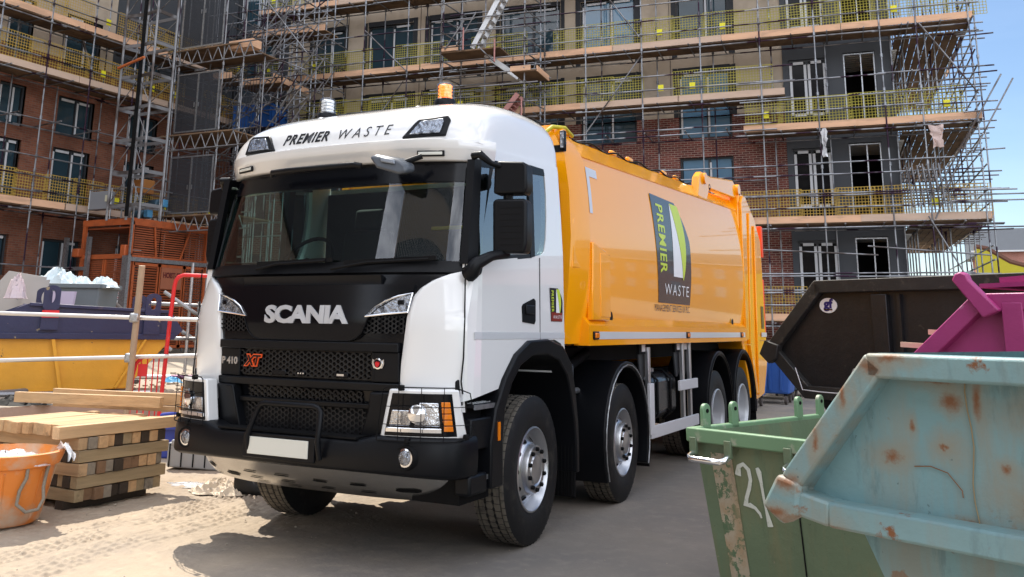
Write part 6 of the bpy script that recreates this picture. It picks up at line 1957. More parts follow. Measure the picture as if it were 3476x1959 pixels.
# blue and yellow skip on the slab
by_ = thing('yellow_and_blue_skip', 'yellow skip with a navy blue rim band behind the guard rail on the left', 'skip', (-8.70, 2.74, 0), math.atan2(0.86, 0.51))
sd_ = [(-0.35, 0.45), (1.52, 0.5), (2.16, 1.28), (-0.85, 1.28)]
SKW = 1.2
for y in (0.0, SKW):
    MB().prism([(-0.32, 0.46), (1.52, 0.5), (2.16, 1.28), (-0.85, 1.28)], (0, y+0.03*(1 if y == 0 else -1), 0), (1, 0, 0), (0, 0, 1), (0, 0.015 if y == 0 else -0.015, 0)).build('lower_side', SKYEL, by_, 20)
    MB().prism([(-0.85, 1.28), (2.2, 1.28), (2.33, 1.42), (2.12, 1.72), (0.0, 1.80), (-0.9, 1.42)], (0, y, 0), (1, 0, 0), (0, 0, 1), (0, 0.02 if y == 0 else -0.02, 0)).build('rim_band', SKBLUE, by_, 20)
    e = MB()
    sgn_ = -0.02 if y == 0 else 0.02
    for p, q, w in (((0.0, 1.79), (2.12, 1.71), 0.05), ((-0.85, 1.31), (2.2, 1.31), 0.09)):
        e.beam((p[0], y+sgn_, p[1]), (q[0], y+sgn_, q[1]), 0.06, w)
    e.build('rim_rail', SKBLUE, by_, 20, bevel=0.008)
    for x0, x1 in ((0.38, 0.55), (1.75, 1.35)):
        MB().beam((x0, y+sgn_, 1.27), (x1, y+sgn_, 0.52), 0.05, 0.035).build('side_rib', SKYEL, by_)
    for x, h in ((0.3, 0.36), (1.82, 0.34)):
        pts = []
        z0 = 1.74 - 0.04*x
        N2 = 28
        def ring(k, rx, rz_, zc):
            return [(x+rx*math.cos(2*math.pi*i/N2), zc+rz_*math.sin(2*math.pi*i/N2)) for i in range(N2)]
        O_ = [(max(x-0.12, min(x+0.12, x+0.17*math.cos(2*math.pi*i/N2))), max(z0-0.06, z0+h-0.2+0.2*math.sin(2*math.pi*i/N2))) for i in range(N2)]
        I_ = ring(0, 0.045, 0.10, z0+h-0.17)
        lg = MB()
        vs4 = [(a, y-0.03, c) for a, c in O_] + [(a, y-0.03, c) for a, c in I_] + [(a, y-0.065, c) for a, c in O_] + [(a, y-0.065, c) for a, c in I_]
        f4 = []
        for i in range(N2):
            j = (i+1) % N2
            f4 += [(i, j, N2+j, N2+i), (2*N2+i, 3*N2+i, 3*N2+j, 2*N2+j), (i, 2*N2+i, 2*N2+j, j), (N2+i, N2+j, 3*N2+j, 3*N2+i)]
        lg.add(vs4, f4)
        lo_ = lg.build('lifting_lug', SKBLUE, by_, 30)
        MB().box((x, y-0.047, z0-0.17), (0.25, 0.036, 0.3)).build('lug_plate', SKBLUE, lo_)
        if x < 1 and y == 0: MB().box((x, y-0.075, z0-0.08), (0.24, 0.02, 0.11)).build('red_mark', REDP, lo_)
for x0, z0, x1, z1, m in ((-0.34, 0.46, -0.86, 1.28, SKYEL), (1.52, 0.5, 2.16, 1.28, SKYEL), (-0.86, 1.28, 0.0, 1.8, SKBLUE), (2.18, 1.28, 2.3, 1.42, SKBLUE), (-0.32, 0.47, 1.52, 0.51, SKYEL)):
    MB().add([(x0, 0.02, z0), (x1, 0.02, z1), (x1, SKW-0.02, z1), (x0, SKW-0.02, z0)], [(0, 1, 2, 3)]).build('end_plate', m, by_, 0)
text_mb('C554', 0.09, lambda a, u, o: Vector((1.2+a*1.3, -0.026-o, 1.62+u)), bold=-0.001, depth=0.002, space=1.6).build('chalk_number', DECALW, by_, 0)

# ================================================================== green bin with 21
gb_ = thing('wheeled_bin', 'faded green four-wheeled bin sprayed with a white 21', 'bin', (2.75, -1.22, 0), math.atan2(-0.34, 0.94))
bw, bdp = 1.28, 1.55
bz0, bz1 = 0.2, 1.0
for (x0, y0), (x1, y1) in (((0, 0), (bw, 0)), ((bw, 0), (bw, bdp)), ((bw, bdp), (0, bdp)), ((0, bdp), (0, 0))):
    cx, cy = bw/2, bdp/2
    def sh_(x, y, k): return (cx+(x-cx)*k, cy+(y-cy)*k)
    b = MB()
    ts = lsp(0, 1, 13)
    def o_(t, z): 
        x, y = lerp(x0, x1, t), lerp(y0, y1, t)
        k = lerp(0.86, 0.985, (z-bz0)/(bz1-bz0))
        x, y = sh_(x, y, k)
        return (x, y, z)
    def i_(t, z):
        x, y = lerp(x0, x1, t), lerp(y0, y1, t)
        k = lerp(0.84, 0.955, (z-bz0)/(bz1-bz0))
        x, y = sh_(x, y, k)
        return (x, y, z)
    b.shell(o_, i_, ts, lsp(bz0, bz1, 5))
    b.build('bin_wall', BINGREEN, gb_, 20)
MB().box((bw/2, bdp/2, bz0+0.02), (bw*0.84, bdp*0.84, 0.03)).build('bin_floor', BINGREEN, gb_)
rmm = MB()
for p, q in (((-0.02, 0), (bw+0.02, 0)), ((-0.02, bdp), (bw+0.02, bdp)), ((0, 0.02), (0, bdp-0.02)), ((bw, 0.02), (bw, bdp-0.02))):
    rmm.beam((p[0], p[1], bz1-0.015), (q[0], q[1], bz1-0.015), 0.05, 0.075)
rmm.build('rim', mat('pale_green_rim', (0.14, 0.25, 0.14, 1), 0.5, var=0.15, c2=(0.3, 0.32, 0.24, 1), scale=9, lo=0.6, hi=0.7), gb_, bevel=0.008)
for x, y in ((0.05, bdp), (0.23, bdp), (0.78, bdp), (0.96, bdp)) if False else ((0.0, 0.12), (0.0, 0.40), (0.0, 1.13), (0.0, 1.40)):
    ax = (0, 1, 0) if x == 0.0 else (1, 0, 0)
    wv = (0.025, 0, 0) if x == 0.0 else (0, 0.025, 0)
    pts = [(-0.035, -0.04), (-0.035, 0.11)] + [(0.035*math.cos(a), 0.11+0.035*math.sin(a)) for a in lsp(math.pi, 0, 8)[1:-1]] + [(0.035, 0.11), (0.035, -0.04)]
    lg = MB().prism(pts, (x, y, bz1), ax, (0, 0, 1), wv).build('hinge_lug', MATS['pale_green_rim'], gb_, 30, bevel=0.004)
    b = MB(); b.lathe([(-0.004, 0.011), (0.03, 0.011)], (x, y, bz1+0.105), 'X' if x == 0.0 else 'Y', 12); b.build('lug_hole', BLACKM, lg, 0)
for x0, x1 in ((0.03, 0.25), (0.60, 0.85)):
    MB().path([(x0, 0.0, 0.90), (x0, -0.07, 0.875), (x0+0.02, -0.085, 0.868), (x1-0.02, -0.085, 0.868), (x1, -0.07, 0.875), (x1, 0.0, 0.90)], 0.017, 8).build('bin_handle', CHROME, gb_, 60)
    for x in (x0, x1): MB().box((x, -0.025, 0.93), (0.045, 0.02, 0.09)).build('handle_bracket', BINGREEN, gb_, bevel=0.004)
for x in (0.2, bw-0.2):
    for y in (0.2, bdp-0.2):
        MB().lathe([(-0.025, 0.1), (0.025, 0.1)], (x, y, 0.1), 'X', 18).build('castor', BLACKM, gb_, 40)
        MB().box((x, y, 0.19), (0.09, 0.1, 0.04)).build('castor_plate', GALV, gb_)
def binface(x, z):
    k = lerp(0.86, 0.985, (z-bz0)/(bz1-bz0))
    return Vector((bw/2+(x-bw/2)*k, bdp/2-bdp/2*k-0.004, z))
SPRAY = mat('white_spray_paint', (0.55, 0.58, 0.53, 1), 0.7, var=0.15, vs=30, c2=(0.3, 0.37, 0.28, 1), scale=60, lo=0.56, hi=0.7)
two = [(0.285-.035-(0.285-.285)*0, 0.80), (0.263, 0.845), (0.293, 0.86), (0.322, 0.835), (0.326, 0.785), (0.31, 0.74), (0.284, 0.69), (0.272, 0.655), (0.30, 0.655), (0.33, 0.645), (0.355, 0.62), (0.362, 0.60)]
def flat(b):
    b.v = [(x, binface(x, z).y - 0.0006 + (y-binface(x, z).y)*0.06, z) for x, y, z in b.v]
    return b
flat(MB().path([binface(x+0.0, z) for x, z in two], [0.019, 0.0125, 0.011, 0.012, 0.0105, 0.011, 0.0105, 0.017, 0.013, 0.009, 0.008, 0.005], 8)).build('sprayed_numeral', SPRAY, gb_, 60)
flat(MB().path([binface(x, z) for x, z in [(0.378, 0.85), (0.386, 0.83), (0.391, 0.78), (0.394, 0.70), (0.398, 0.65), (0.408, 0.59), (0.412, 0.565)]], [0.01, 0.015, 0.009, 0.0075, 0.0065, 0.014, 0.017], 8)).build('sprayed_numeral', SPRAY, gb_, 60)
WORN = rustmat('worn_label', (0.36, 0.31, 0.23, 1), rust=(0.085, 0.14, 0.075, 1), amt=0.50, sc=16, rough=0.8, streak=0.6)
b = MB(); b.grid(lambda x, z: binface(x, z)+Vector((0, 0.0005, 0)), [0.09, 0.16, 0.225], lsp(0.22, 0.9, 8)); b.build('worn_strip', WORN, gb_, 0)
MB().path([binface(0.60, z) for z in (0.9, 0.6, 0.25)], 0.004, 4).build('panel_groove', BLACKM, gb_)

# ================================================================== row of bins behind the truck
BINC = {'blue': mat('bin_blue', (0.03, 0.095, 0.33, 1), 0.45, var=0.15), 'green': mat('bin_green', (0.1, 0.2, 0.15, 1), 0.5, var=0.15), 'grey': mat('bin_slate', (0.045, 0.065, 0.075, 1), 0.5, var=0.15)}
CAST = mat('castor_rubber', (0.07, 0.055, 0.05, 1), 0.7, var=0.2)
def rowbin(loc, rz, c, label):
    r = thing('wheelie_bin', label, 'bin', loc, rz, 'bins lined up behind the truck')
    b = MB()
    for z0, z1, k0, k1 in ((0.22, 1.15, 0.82, 1.0),):
        P = [(-0.62, -0.5), (0.62, -0.5), (0.62, 0.5), (-0.62, 0.5)]
        b.add([(x*k0, y*k0, z0) for x, y in P]+[(x*k1, y*k1, z1) for x, y in P], [(0, 1, 5, 4), (1, 2, 6, 5), (2, 3, 7, 6), (3, 0, 4, 7), (3, 2, 1, 0), (4, 5, 6, 7)])
    bb = b.build('bin_body', BINC[c], r, 0, bevel=0.04)
    for x in (-0.4, -0.13, 0.13, 0.4): MB().beam((x*0.86, -0.435, 0.3), (x, -0.505, 1.1), 0.05, 0.03).build('body_rib', BINC[c], bb)
    MB().prism([(-0.55, 0), (-0.3, 0.14), (0.3, 0.14), (0.55, 0)], (-0.66, 0, 1.15), (0, 1, 0), (0, 0, 1), (1.32, 0, 0)).build('bin_lid', BINC[c], r, 20, bevel=0.03)
    for x in (-0.42, 0.42):
        for y in (-0.33, 0.33):
            w = MB().lathe([(-0.025, 0.1), (0.025, 0.1)], (x, y, 0.1), 'X', 16).build('castor', CAST, r, 40)
            MB().box((x, y, 0.2), (0.07, 0.09, 0.06)).build('castor_fork', BLACKM, r)
    return r
for y, c, lb, dx in ((10.9, 'blue', 'nearest blue bin of the row behind the truck tail', 0.0), (12.15, 'green', 'dull green bin between two blue ones behind the truck tail', 0.12), (13.3, 'blue', 'middle blue bin of the row behind the truck', 0.02), (14.7, 'blue', 'tall blue bin next to the slate grey bins behind the truck', 0.36), (16.1, 'grey', 'slate grey bin just beyond the last blue bin', 0.25), (17.4, 'grey', 'farthest slate grey bin of the row by the black skip', 0.5)):
    rowbin((-0.42+dx, y, 0), 0.05, c, lb)

# ================================================================== timber stack
def woodmat(name, c, v=0.18, st=(1, 1, 1)):
    return mat(name, c, 0.75, var=v, vs=1.4, c2=tuple(x*0.72 for x in c[:3])+(1,), scale=22, lo=0.38, hi=0.7, c3=tuple(x*0.5 for x in c[:3])+(1,), s3=9, lo3=0.60, hi3=0.72, stretch=st, bump=0.25, bscale=30)
WC = [('fresh', (0.58, 0.385, 0.21, 1)), ('pale', (0.47, 0.31, 0.17, 1)), ('olive', (0.33, 0.245, 0.14, 1)), ('brown', (0.21, 0.12, 0.065, 1)), ('dark', (0.045, 0.031, 0.021, 1)), ('grey', (0.26, 0.22, 0.17, 1)), ('tan', (0.56, 0.35, 0.18, 1))]
WOODS = [woodmat(n_+'_timber', c_, 0.2, (0.06, 1, 1)) for n_, c_ in WC]
WOODY = [woodmat(n_+'_timber_lengthwise', c_, 0.2, (1, 0.06, 1)) for n_, c_ in WC]
rw_ = random.Random(21)
GT = 'timbers of the stacked pile'
def timber(p0, p1, w, h, m, label, roll=0):
    o = MB().beam(p0, p1, w, h, roll=roll).build('timber_batten', m, None, 20, bevel=0.004)
    return tag(o, label, 'timber', GT)
names = ['bottom', 'second', 'third', 'fourth', 'fifth', 'top']
for ly in range(6):
    z = 0.065 + 0.104*ly + 0.05
    if ly % 2 == 0:
        for i in range(10):
            y = -0.925+0.0925*i + 0.0
            m = WOODS[rw_.choice((1, 2, 3, 6, 4, 4, 5, 6, 3) if i else (2, 1))]
            timber((-2.55+rw_.uniform(-.035, .02), y+rw_.uniform(-.004, .004), z+rw_.uniform(-.003, .002)), (-3.7, y+rw_.uniform(-.01, .01), z), rw_.uniform(0.084, 0.0905), rw_.uniform(0.094, 0.1), m, 'short cross timber in the %s layer of the stacked pile' % names[ly] if i else 'nearest cross timber at the front corner of the %s layer' % names[ly])
    else:
        for i in range(12):
            x = -2.60-0.093*i
            top = ly == 5
            m = WOODY[(0 if top else 2) if i == 0 else (rw_.choice((0, 0, 1, 6)) if top else rw_.choice((2, 3, 4)))]
            y0, y1 = (-0.965, -0.01)
            if top: y0, y1 = (-1.16, 0.22) if i == 0 else (-1.08+rw_.uniform(-.04, .04), -0.1+rw_.uniform(-.1, .1))
            lb = ('long timber along the outer face of the %s layer, right side of the pile' % names[ly] if i == 0 and not top else 'pale overhanging timber on top of the pile, reaching towards the bumper' if i == 0 else 'inner lengthwise timber in the %s layer of the pile' % names[ly])
            timber((x+(-.02*(i == 0)*top), y0+rw_.uniform(-.02, .02), z), (x+(.03 if top and i == 0 else rw_.uniform(-.004, .004)), y1+rw_.uniform(-.015, .015), z+rw_.uniform(-.003, .003)), rw_.uniform(0.085, 0.0905), rw_.uniform(0.095, 0.1), m, lb)
timber((-4.45, -0.28, 0.79), (-2.72, 0.02, 0.80), 0.06, 0.10, WOODS[0], 'upper front loose pale timber lying across the top of the pile')
timber((-4.4, 0.12, 0.80), (-2.55, 0.30, 0.81), 0.06, 0.11, WOODS[0], 'rear loose pale timber lying across the top of the pile')
timber((-4.2, 0.0, 0.72), (-2.7, 0.25, 0.725), 0.1, 0.05, WOODS[1], 'flat bearer lying under the two loose timbers on the pile')
for x in (-2.72, -3.5):
    o = MB().beam((x, -0.99, 0.03), (x, -0.12, 0.03), 0.1, 0.07).build('timber_bearer', WOODS[4], None, 0)
    tag(o, 'dark bearer on the ground under the right side of the pile' if x > -3 else 'dark bearer on the ground under the left side of the pile', 'timber', 'bearers under the pile')

# ================================================================== orange tub
TUBM = mat('orange_plastic_tub', (0.62, 0.19, 0.03, 1), 0.5, var=0.15, c2=(0.45, 0.26, 0.15, 1), scale=3.5, lo=0.48, hi=0.64, c3=(0.46, 0.34, 0.25, 1), s3=4, lo3=0.47, hi3=0.66)
tb = thing('rubble_tub', 'dusty orange builders tub with a rope handle beside the timber pile', 'tub', (-2.62, -1.60, 0))
MB().lathe([(0.02, 0.0), (0.02, 0.27), (0.04, 0.29), (0.2, 0.325), (0.40, 0.365), (0.44, 0.372), (0.45, 0.40), (0.51, 0.425), (0.545, 0.43), (0.55, 0.40), (0.5, 0.385), (0.06, 0.26)], (0, 0, 0), 'Z', 40, 0, False).build('tub_body', TUBM, tb, 35)
MB().lathe([(0.0, 0.20), (0.02, 0.22), (0.03, 0.26)], (0, 0, 0), 'Z', 30).build('tub_foot', TUBM, tb, 40)
for i in range(8):
    a = 2*math.pi*i/8+0.2
    MB().beam((0.287*math.cos(a), 0.287*math.sin(a), 0.06), (0.366*math.cos(a), 0.366*math.sin(a), 0.42), 0.02, 0.012).build('tub_rib', TUBM, tb)
ROPE = mat('grey_rope', (0.22, 0.19, 0.15, 1), 0.9, var=0.3, vs=60)
MB().path([(0.375, -0.06, 0.45), (0.385, -0.07, 0.38), (0.36, -0.10, 0.29), (0.37, -0.12, 0.2), (0.40, -0.06, 0.14), (0.43, 0.02, 0.15), (0.43, 0.06, 0.22), (0.40, 0.07, 0.30), (0.375, 0.1, 0.38), (0.37, 0.12, 0.45)], 0.013, 8).build('rope_handle', ROPE, tb, 60)
FILM = mat('crumpled_film', (0.72, 0.74, 0.76, 1), 0.08, 0.0, var=0.2, vs=9, coat=1.0, spec=1.0)
def crumple(name, label, cat, c, rx, ry, hgt, m, seed, n=16, rough=1.0):
    r = random.Random(seed); b = MB()
    H = {}
    ph = [r.uniform(0, 6) for _ in range(6)]
    def f(u, v):
        a = 2*math.pi*u
        k = v
        x = rx*k*math.cos(a)*(1+0.18*math.sin(3*a+ph[0])+0.1*math.sin(7*a+ph[1]))
        y = ry*k*math.sin(a)*(1+0.18*math.sin(2*a+ph[2])+0.1*math.sin(5*a+ph[3]))
        z = hgt*(1-k**1.6)*(0.75+0.35*math.sin(4*a+ph[4]+k*5)*k) + rough*hgt*0.25*math.sin(9*a+k*14+ph[5])*k*(1-k)
        if u == 1: return H[v]
        p = (c[0]+x+r.uniform(-.1, .1)*rx*k*0.4, c[1]+y+r.uniform(-.1, .1)*ry*k*0.4, c[2]+max(0.003, z+r.uniform(-.12, .12)*hgt*(k < 0.97)))
        if u == 0: H[v] = p
        return p
    b.grid(f, lsp(0, 1, n*2+1), lsp(0.02, 1, n//2+2))
    o = b.build(name, m, None, 25)
    return tag(o, label, cat)
crumple('plastic_film', 'shiny crumpled clear film filling the orange tub', 'plastic sheet', (-2.62, -1.6, 0.46), 0.36, 0.36, 0.10, FILM, 4, 22)
fl = MB().grid(lambda u, v: (-2.36+0.16*u-0.04*v*u, -1.36+0.1*v+0.02*math.sin(u*9), 0.545+0.08*math.sin(u*3.1)*(1-v*0.5)-0.07*u*u+0.02*math.sin(v*9+u*4)), lsp(0, 1, 8), lsp(0, 1, 6)).build('plastic_film', FILM, None, 25)
tag(fl, 'loose flap of clear film hanging over the tub rim towards the timber', 'plastic sheet')
CREAM = mat('cream_cloth', (0.66, 0.55, 0.42, 1), 0.85, var=0.15, vs=10)
crumple('dust_sheet', 'crumpled cream dust sheet lying on the ground left of the boot', 'cloth', (-2.2, 0.32, 0.0), 0.27, 0.2, 0.15, CREAM, 9, 26)
crumple('plastic_scrap', 'flat scrap of clear film on the ground beside the cream sheet', 'plastic sheet', (-2.72, 0.45, 0.0), 0.25, 0.14, 0.025, FILM, 12, 14)
crumple('black_cloth', 'crumpled black cloth lying on the edge of the raised slab', 'cloth', (-7.25, 1.75, 0.45), 0.5, 0.3, 0.14, BLACKM, 15, 22)
crumple('paper_scrap', 'small pale scrap of paper on the slab beside the black cloth', 'paper', (-7.35, 2.55, 0.45), 0.12, 0.08, 0.02, DECALW, 16, 10)
crumple('blue_glove', 'bright blue plastic wrapper on the slab behind the red barrier', 'wrapper', (-9.2, 6.2, 0.45), 0.26, 0.12, 0.12, mat('wrapper_blue', (0.08, 0.32, 0.55, 1), 0.5, var=0.1), 17, 10).name = 'blue_wrapper'

# stones and crumbs lying about
rs_ = random.Random(5)
STONE = mat('pale_stone', (0.4, 0.34, 0.27, 1), 0.9, var=0.25, vs=9)
pebs = MB()
for i in range(260):
    x, y = rs_.uniform(-4, 3), rs_.uniform(-3, 3)
    s_ = rs_.uniform(0.003, 0.010) * (1.6 if x < -0.5 else 0.7)
    o = len(pebs.v)
    vs_ = [(x+s_*dx*rs_.uniform(.6, 1.2), y+s_*dy*rs_.uniform(.6, 1.2), 0.003+s_*dz*0.7) for dx, dy, dz in ((1, 0, .2), (-1, 0, .2), (0, 1, .2), (0, -1, .2), (0, 0, .9), (0, 0, -.6))]
    pebs.add(vs_, [(0, 2, 4), (2, 1, 4), (1, 3, 4), (3, 0, 4), (2, 0, 5), (1, 2, 5), (3, 1, 5), (0, 3, 5)])
po = pebs.build('gravel_crumbs', STONE, None, 0)
tag(po, 'loose crumbs of stone and dry mud scattered over the dusty ground', 'gravel', kind='stuff')
rub = MB()
for i in range(260):
    x, y = rs_.uniform(-11.5, -7.1), rs_.uniform(4.2, 9.5)
    s_ = rs_.uniform(0.01, 0.06)
    rub.box((x, y, 0.45+s_*0.3), (s_*2, s_*1.3, s_*0.7), rs_.uniform(0, 3))
ro_ = rub.build('slab_rubble', STONE, None, 0)
tag(ro_, 'broken rubble and grit strewn over the slab behind the red barrier', 'rubble', kind='stuff')

# ================================================================== barriers, rails and tubes on the left
TUBEL = mat('bright_tube', (0.62, 0.6, 0.58, 1), 0.35, 0.6, var=0.1, c2=(0.12, 0.05, 0.1, 1), scale=0.9, lo=0.66, hi=0.68, detail=1)
gr_ = thing('guard_rail', 'two bright scaffold tubes clamped to a timber-brown post in front of the skip', 'guard rail', (0, 0, 0))
MB().tube((-5.84, 2.30, 0), (-5.56, 2.10, 2.28), 0.042, 10).build('post', mat('weathered_pole', (0.36, 0.27, 0.19, 1), 0.8, var=0.2, vs=6), gr_)
MB().tube((-8.9, 0.45, 1.67), (-3.4, 3.45, 1.55), 0.028, 10).build('rail', TUBEL, gr_)
MB().tube((-8.9, 0.6, 0.95), (-3.4, 3.55, 1.19), 0.028, 10).build('rail', TUBEL, gr_)
for p in ((-5.66, 2.14, 1.60), (-5.75, 2.2, 1.08)):
    MB().box(p, (0.12, 0.1, 0.12), 0.6).build('clamp', GALV, gr_, bevel=0.02)
MB().tube((-8.6, 0.6, 0), (-8.6, 0.62, 1.9), 0.034, 8).build('post', GALV, gr_)
# red hooped barrier
rd = thing('red_barrier', 'red tubular walk-through barrier with a tall hoop beside the truck cab', 'barrier', (-5.78, 2.30, 0), math.atan2(0.5, 0.866))
REDT = mat('red_tube_paint', (0.62, 0.025, 0.03, 1), 0.35, var=0.15, c2=(0.5, 0.32, 0.3, 1), scale=5, lo=0.64, hi=0.7)
MB().path([(0.38, 0, 0), (0.41, 0, 0.9), (0.43, 0, 1.6), (0.45, 0, 2.02), (0.465, 0, 2.10), (0.50, 0, 2.155), (0.57, 0, 2.18), (1.3, 0, 2.16), (1.42, 0, 2.14), (1.48, 0, 2.04), (1.5, 0, 1.8), (1.5, 0, 0)], 0.027, 10).build('tall_hoop', REDT, rd, 60)
MB().path([(-0.02, 0, 0), (0.0, 0, 0.85), (0.03, 0, 1.0), (0.1, 0, 1.08), (0.2, 0, 1.1), (0.42, 0, 1.1)], 0.026, 10).build('low_rail', REDT, rd, 60)
MB().tube((-0.02, 0, 0.2), (0.40, 0, 0.2), 0.025, 8).build('bottom_rail', REDT, rd)
for x in (0.1, 0.18, 0.26, 0.33): MB().tube((x, 0, 0.2), (x, 0, 1.1), 0.009, 6).build('bar', REDT, rd)
MB().box((0.13, -0.02, 0.92), (0.12, 0.015, 0.16)).build('barrier_plate', REDT, rd)
# blue barrier base, yellow bracket, pale tray
bb_ = thing('blue_barrier', 'blue plastic barrier lying behind the timber pile', 'barrier', (-4.35, 1.5, 0), 0.45)
BLUEB = mat('barrier_blue', (0.035, 0.06, 0.33, 1), 0.4, var=0.12)
MB().prism([(0, 0.0), (1.6, 0.0), (1.6, 0.62), (0.9, 0.62), (0, 0.5)], (0, 0, 0), (1, 0, 0), (0, 0, 1), (0, 0.1, 0)).build('barrier_panel', BLUEB, bb_, 20, bevel=0.02)
MB().box((0.8, -0.03, 0.35), (1.5, 0.05, 0.05)).build('barrier_rib', BLUEB, bb_, bevel=0.01)
yb = MB().prism([(-.09, 0), (.09, 0), (.09, .3), (.02, .3), (.02, .14), (-.03, .14), (-.03, .3), (-.09, .28)], (-3.52, 1.25, 0.22), (0.9, 0.3, 0), (0, 0, 1), (-0.02, 0.06, 0)).build('yellow_bracket', mat('bracket_yellow', (0.62, 0.4, 0.02, 1), 0.4, var=0.1), None, 20, bevel=0.006)
tag(yb, 'yellow forked barrier bracket standing on the pale grey tray', 'bracket')
PLG = mat('pale_grey_plastic', (0.36, 0.37, 0.38, 1), 0.5, var=0.1)
wt = thing('plastic_tray', 'pale grey ribbed plastic barrier foot on the ground behind the timber pile', 'barrier foot', (-3.62, 0.98, 0), 0.45)
MB().prism([(0, 0.03), (0.55, 0.0), (0.8, 0.0), (0.8, 0.1), (0.5, 0.28), (0, 0.28)], (0, 0, 0), (1, 0, 0), (0, 0, 1), (0, 0.55, 0)).build('tray_body', PLG, wt, 20, bevel=0.015)
for x in (0.04, 0.17, 0.3, 0.43):
    MB().box((x+0.05, 0.26, 0.285), (0.09, 0.56, 0.05)).build('tray_rib', PLG, wt, bevel=0.01)
    MB().box((x-0.01, -0.004, 0.15), (0.012, 0.01, 0.24)).build('tray_groove', BLACKM, wt, 0)
# tubes on the slab
for i, (a, c, r_, lb) in enumerate((((-8.3, 1.2, 0.49), (-9.35, 5.5, 0.49), 0.045, 'long dull tube lying on the slab in front of the yellow skip'), ((-8.1, 2.9, 0.48), (-7.2, 3.9, 0.48), 0.035, 'short pale tube lying near the slab edge by the red barrier'), ((-10.6, 6.3, 0.49), (-9.4, 7.2, 0.49), 0.04, 'pale tube lying on the slab beside the blue wrapper'), ((-8.6, 2.0, 0.485), (-7.6, 3.2, 0.485), 0.035, 'dull middle tube lying on the slab beside the black cloth'))):
    tag(MB().tube(a, c, r_, 9).build('loose_tube', TUBEL if i in (1, 2) else TUBED, None, 40), lb, 'tube', 'loose tubes on the slab')
# grey bin with bags, leaning boards and posts
gyb = thing('grey_bin', 'big grey bin heaped with white bags in front of the switch box', 'bin', (-10.6, 5.0, 0.45), 0.5)
GB = mat('grey_bin_plastic', (0.14, 0.165, 0.18, 1), 0.5, var=0.12)
P = [(-0.62, -0.45), (0.62, -0.45), (0.62, 0.45), (-0.62, 0.45)]
b = MB(); b.add([(x*0.85, y*0.85, 0.15) for x, y in P]+[(x, y, 1.72) for x, y in P], [(0, 1, 5, 4), (1, 2, 6, 5), (2, 3, 7, 6), (3, 0, 4, 7), (3, 2, 1, 0), (4, 5, 6, 7)])
b.build('bin_body', GB, gyb, 0, bevel=0.03)
r4 = MB()
for p, q in zip(P, P[1:]+P[:1]): r4.beam((p[0]*1.03, p[1]*1.03, 1.72), (q[0]*1.03, q[1]*1.03, 1.72), 0.06, 0.08)
r4.build('bin_rim', GB, gyb, 0, bevel=0.01)
MB().box((0.2, -0.425, 1.3), (0.2, 0.02, 0.25)).build('bin_label', DECALW, gyb)
for x in (-0.4, 0.4):
    for y in (-0.25, 0.25): MB().lathe([(-0.03, 0.09), (0.03, 0.09)], (x, y, 0.09), 'X', 14).build('castor', CAST, gyb)
BAG = mat('white_bag', (0.60, 0.68, 0.70, 1), 0.35, var=0.2, vs=5)
for i, (x, y, s_, lb) in enumerate(((-10.78, 4.75, 0.38, 'tallest white bag standing up out of the grey bin'), (-10.45, 4.95, 0.32, 'pale blue-white bag in the middle of the grey bin'), (-10.1, 5.15, 0.3, 'white bag at the right-hand side of the grey bin'), (-11.1, 4.6, 0.28, 'small white bag at the left-hand side of the grey bin'))):
    crumple('rubbish_bag', lb, 'bag', (x, y, 2.15), s_, s_, 0.42 if i == 0 else 0.25, BAG, 30+i, 18)['group'] = 'bags in the grey bin'
PLB = mat('plasterboard', (0.34, 0.32, 0.3, 1), 0.9, var=0.08)
pb = MB().prism([(0, 0), (1.0, 0), (0.98, 1.85), (0.3, 1.95), (0, 1.5)], (-11.0, 3.3, 0.45), (0.85, 0.5, 0), (-0.1, 0.2, 1), (0.0, 0.02, 0)).build('plasterboard_sheet', PLB, None, 0)
tag(pb, 'large broken plasterboard sheet leaning behind the skip at the left edge', 'board', 'leaning sheets')
pb = MB().prism([(0, 0), (0.45, 0), (0.4, 1.8), (0.0, 1.75)], (-10.35, 3.55, 0.45), (0.85, 0.5, 0), (-0.1, 0.2, 1), (0.0, 0.02, 0)).build('plasterboard_sheet', PLB, None, 0)
tag(pb, 'narrow plasterboard strip leaning right beside the broken sheet', 'board', 'leaning sheets')
LILAC = mat('lilac_foam', (0.42, 0.36, 0.46, 1), 0.8, var=0.08)
pb = MB().prism([(0, 0), (0.5, 0), (0.5, 1.6), (0.0, 1.6)], (-10.0, 3.75, 0.45), (0.85, 0.5, 0), (-0.1, 0.2, 1), (0.0, 0.03, 0)).build('lilac_board', LILAC, None, 0)
tag(pb, 'lilac insulation board leaning in front of the grey bin', 'board', 'leaning sheets')
crumple('hanging_bag', 'pinkish white bag slumped over the narrow plasterboard strip', 'bag', (-10.15, 3.5, 1.9), 0.2, 0.15, 0.5, mat('pinkish_bag', (0.6, 0.5, 0.52, 1), 0.5, var=0.12), 44, 16)
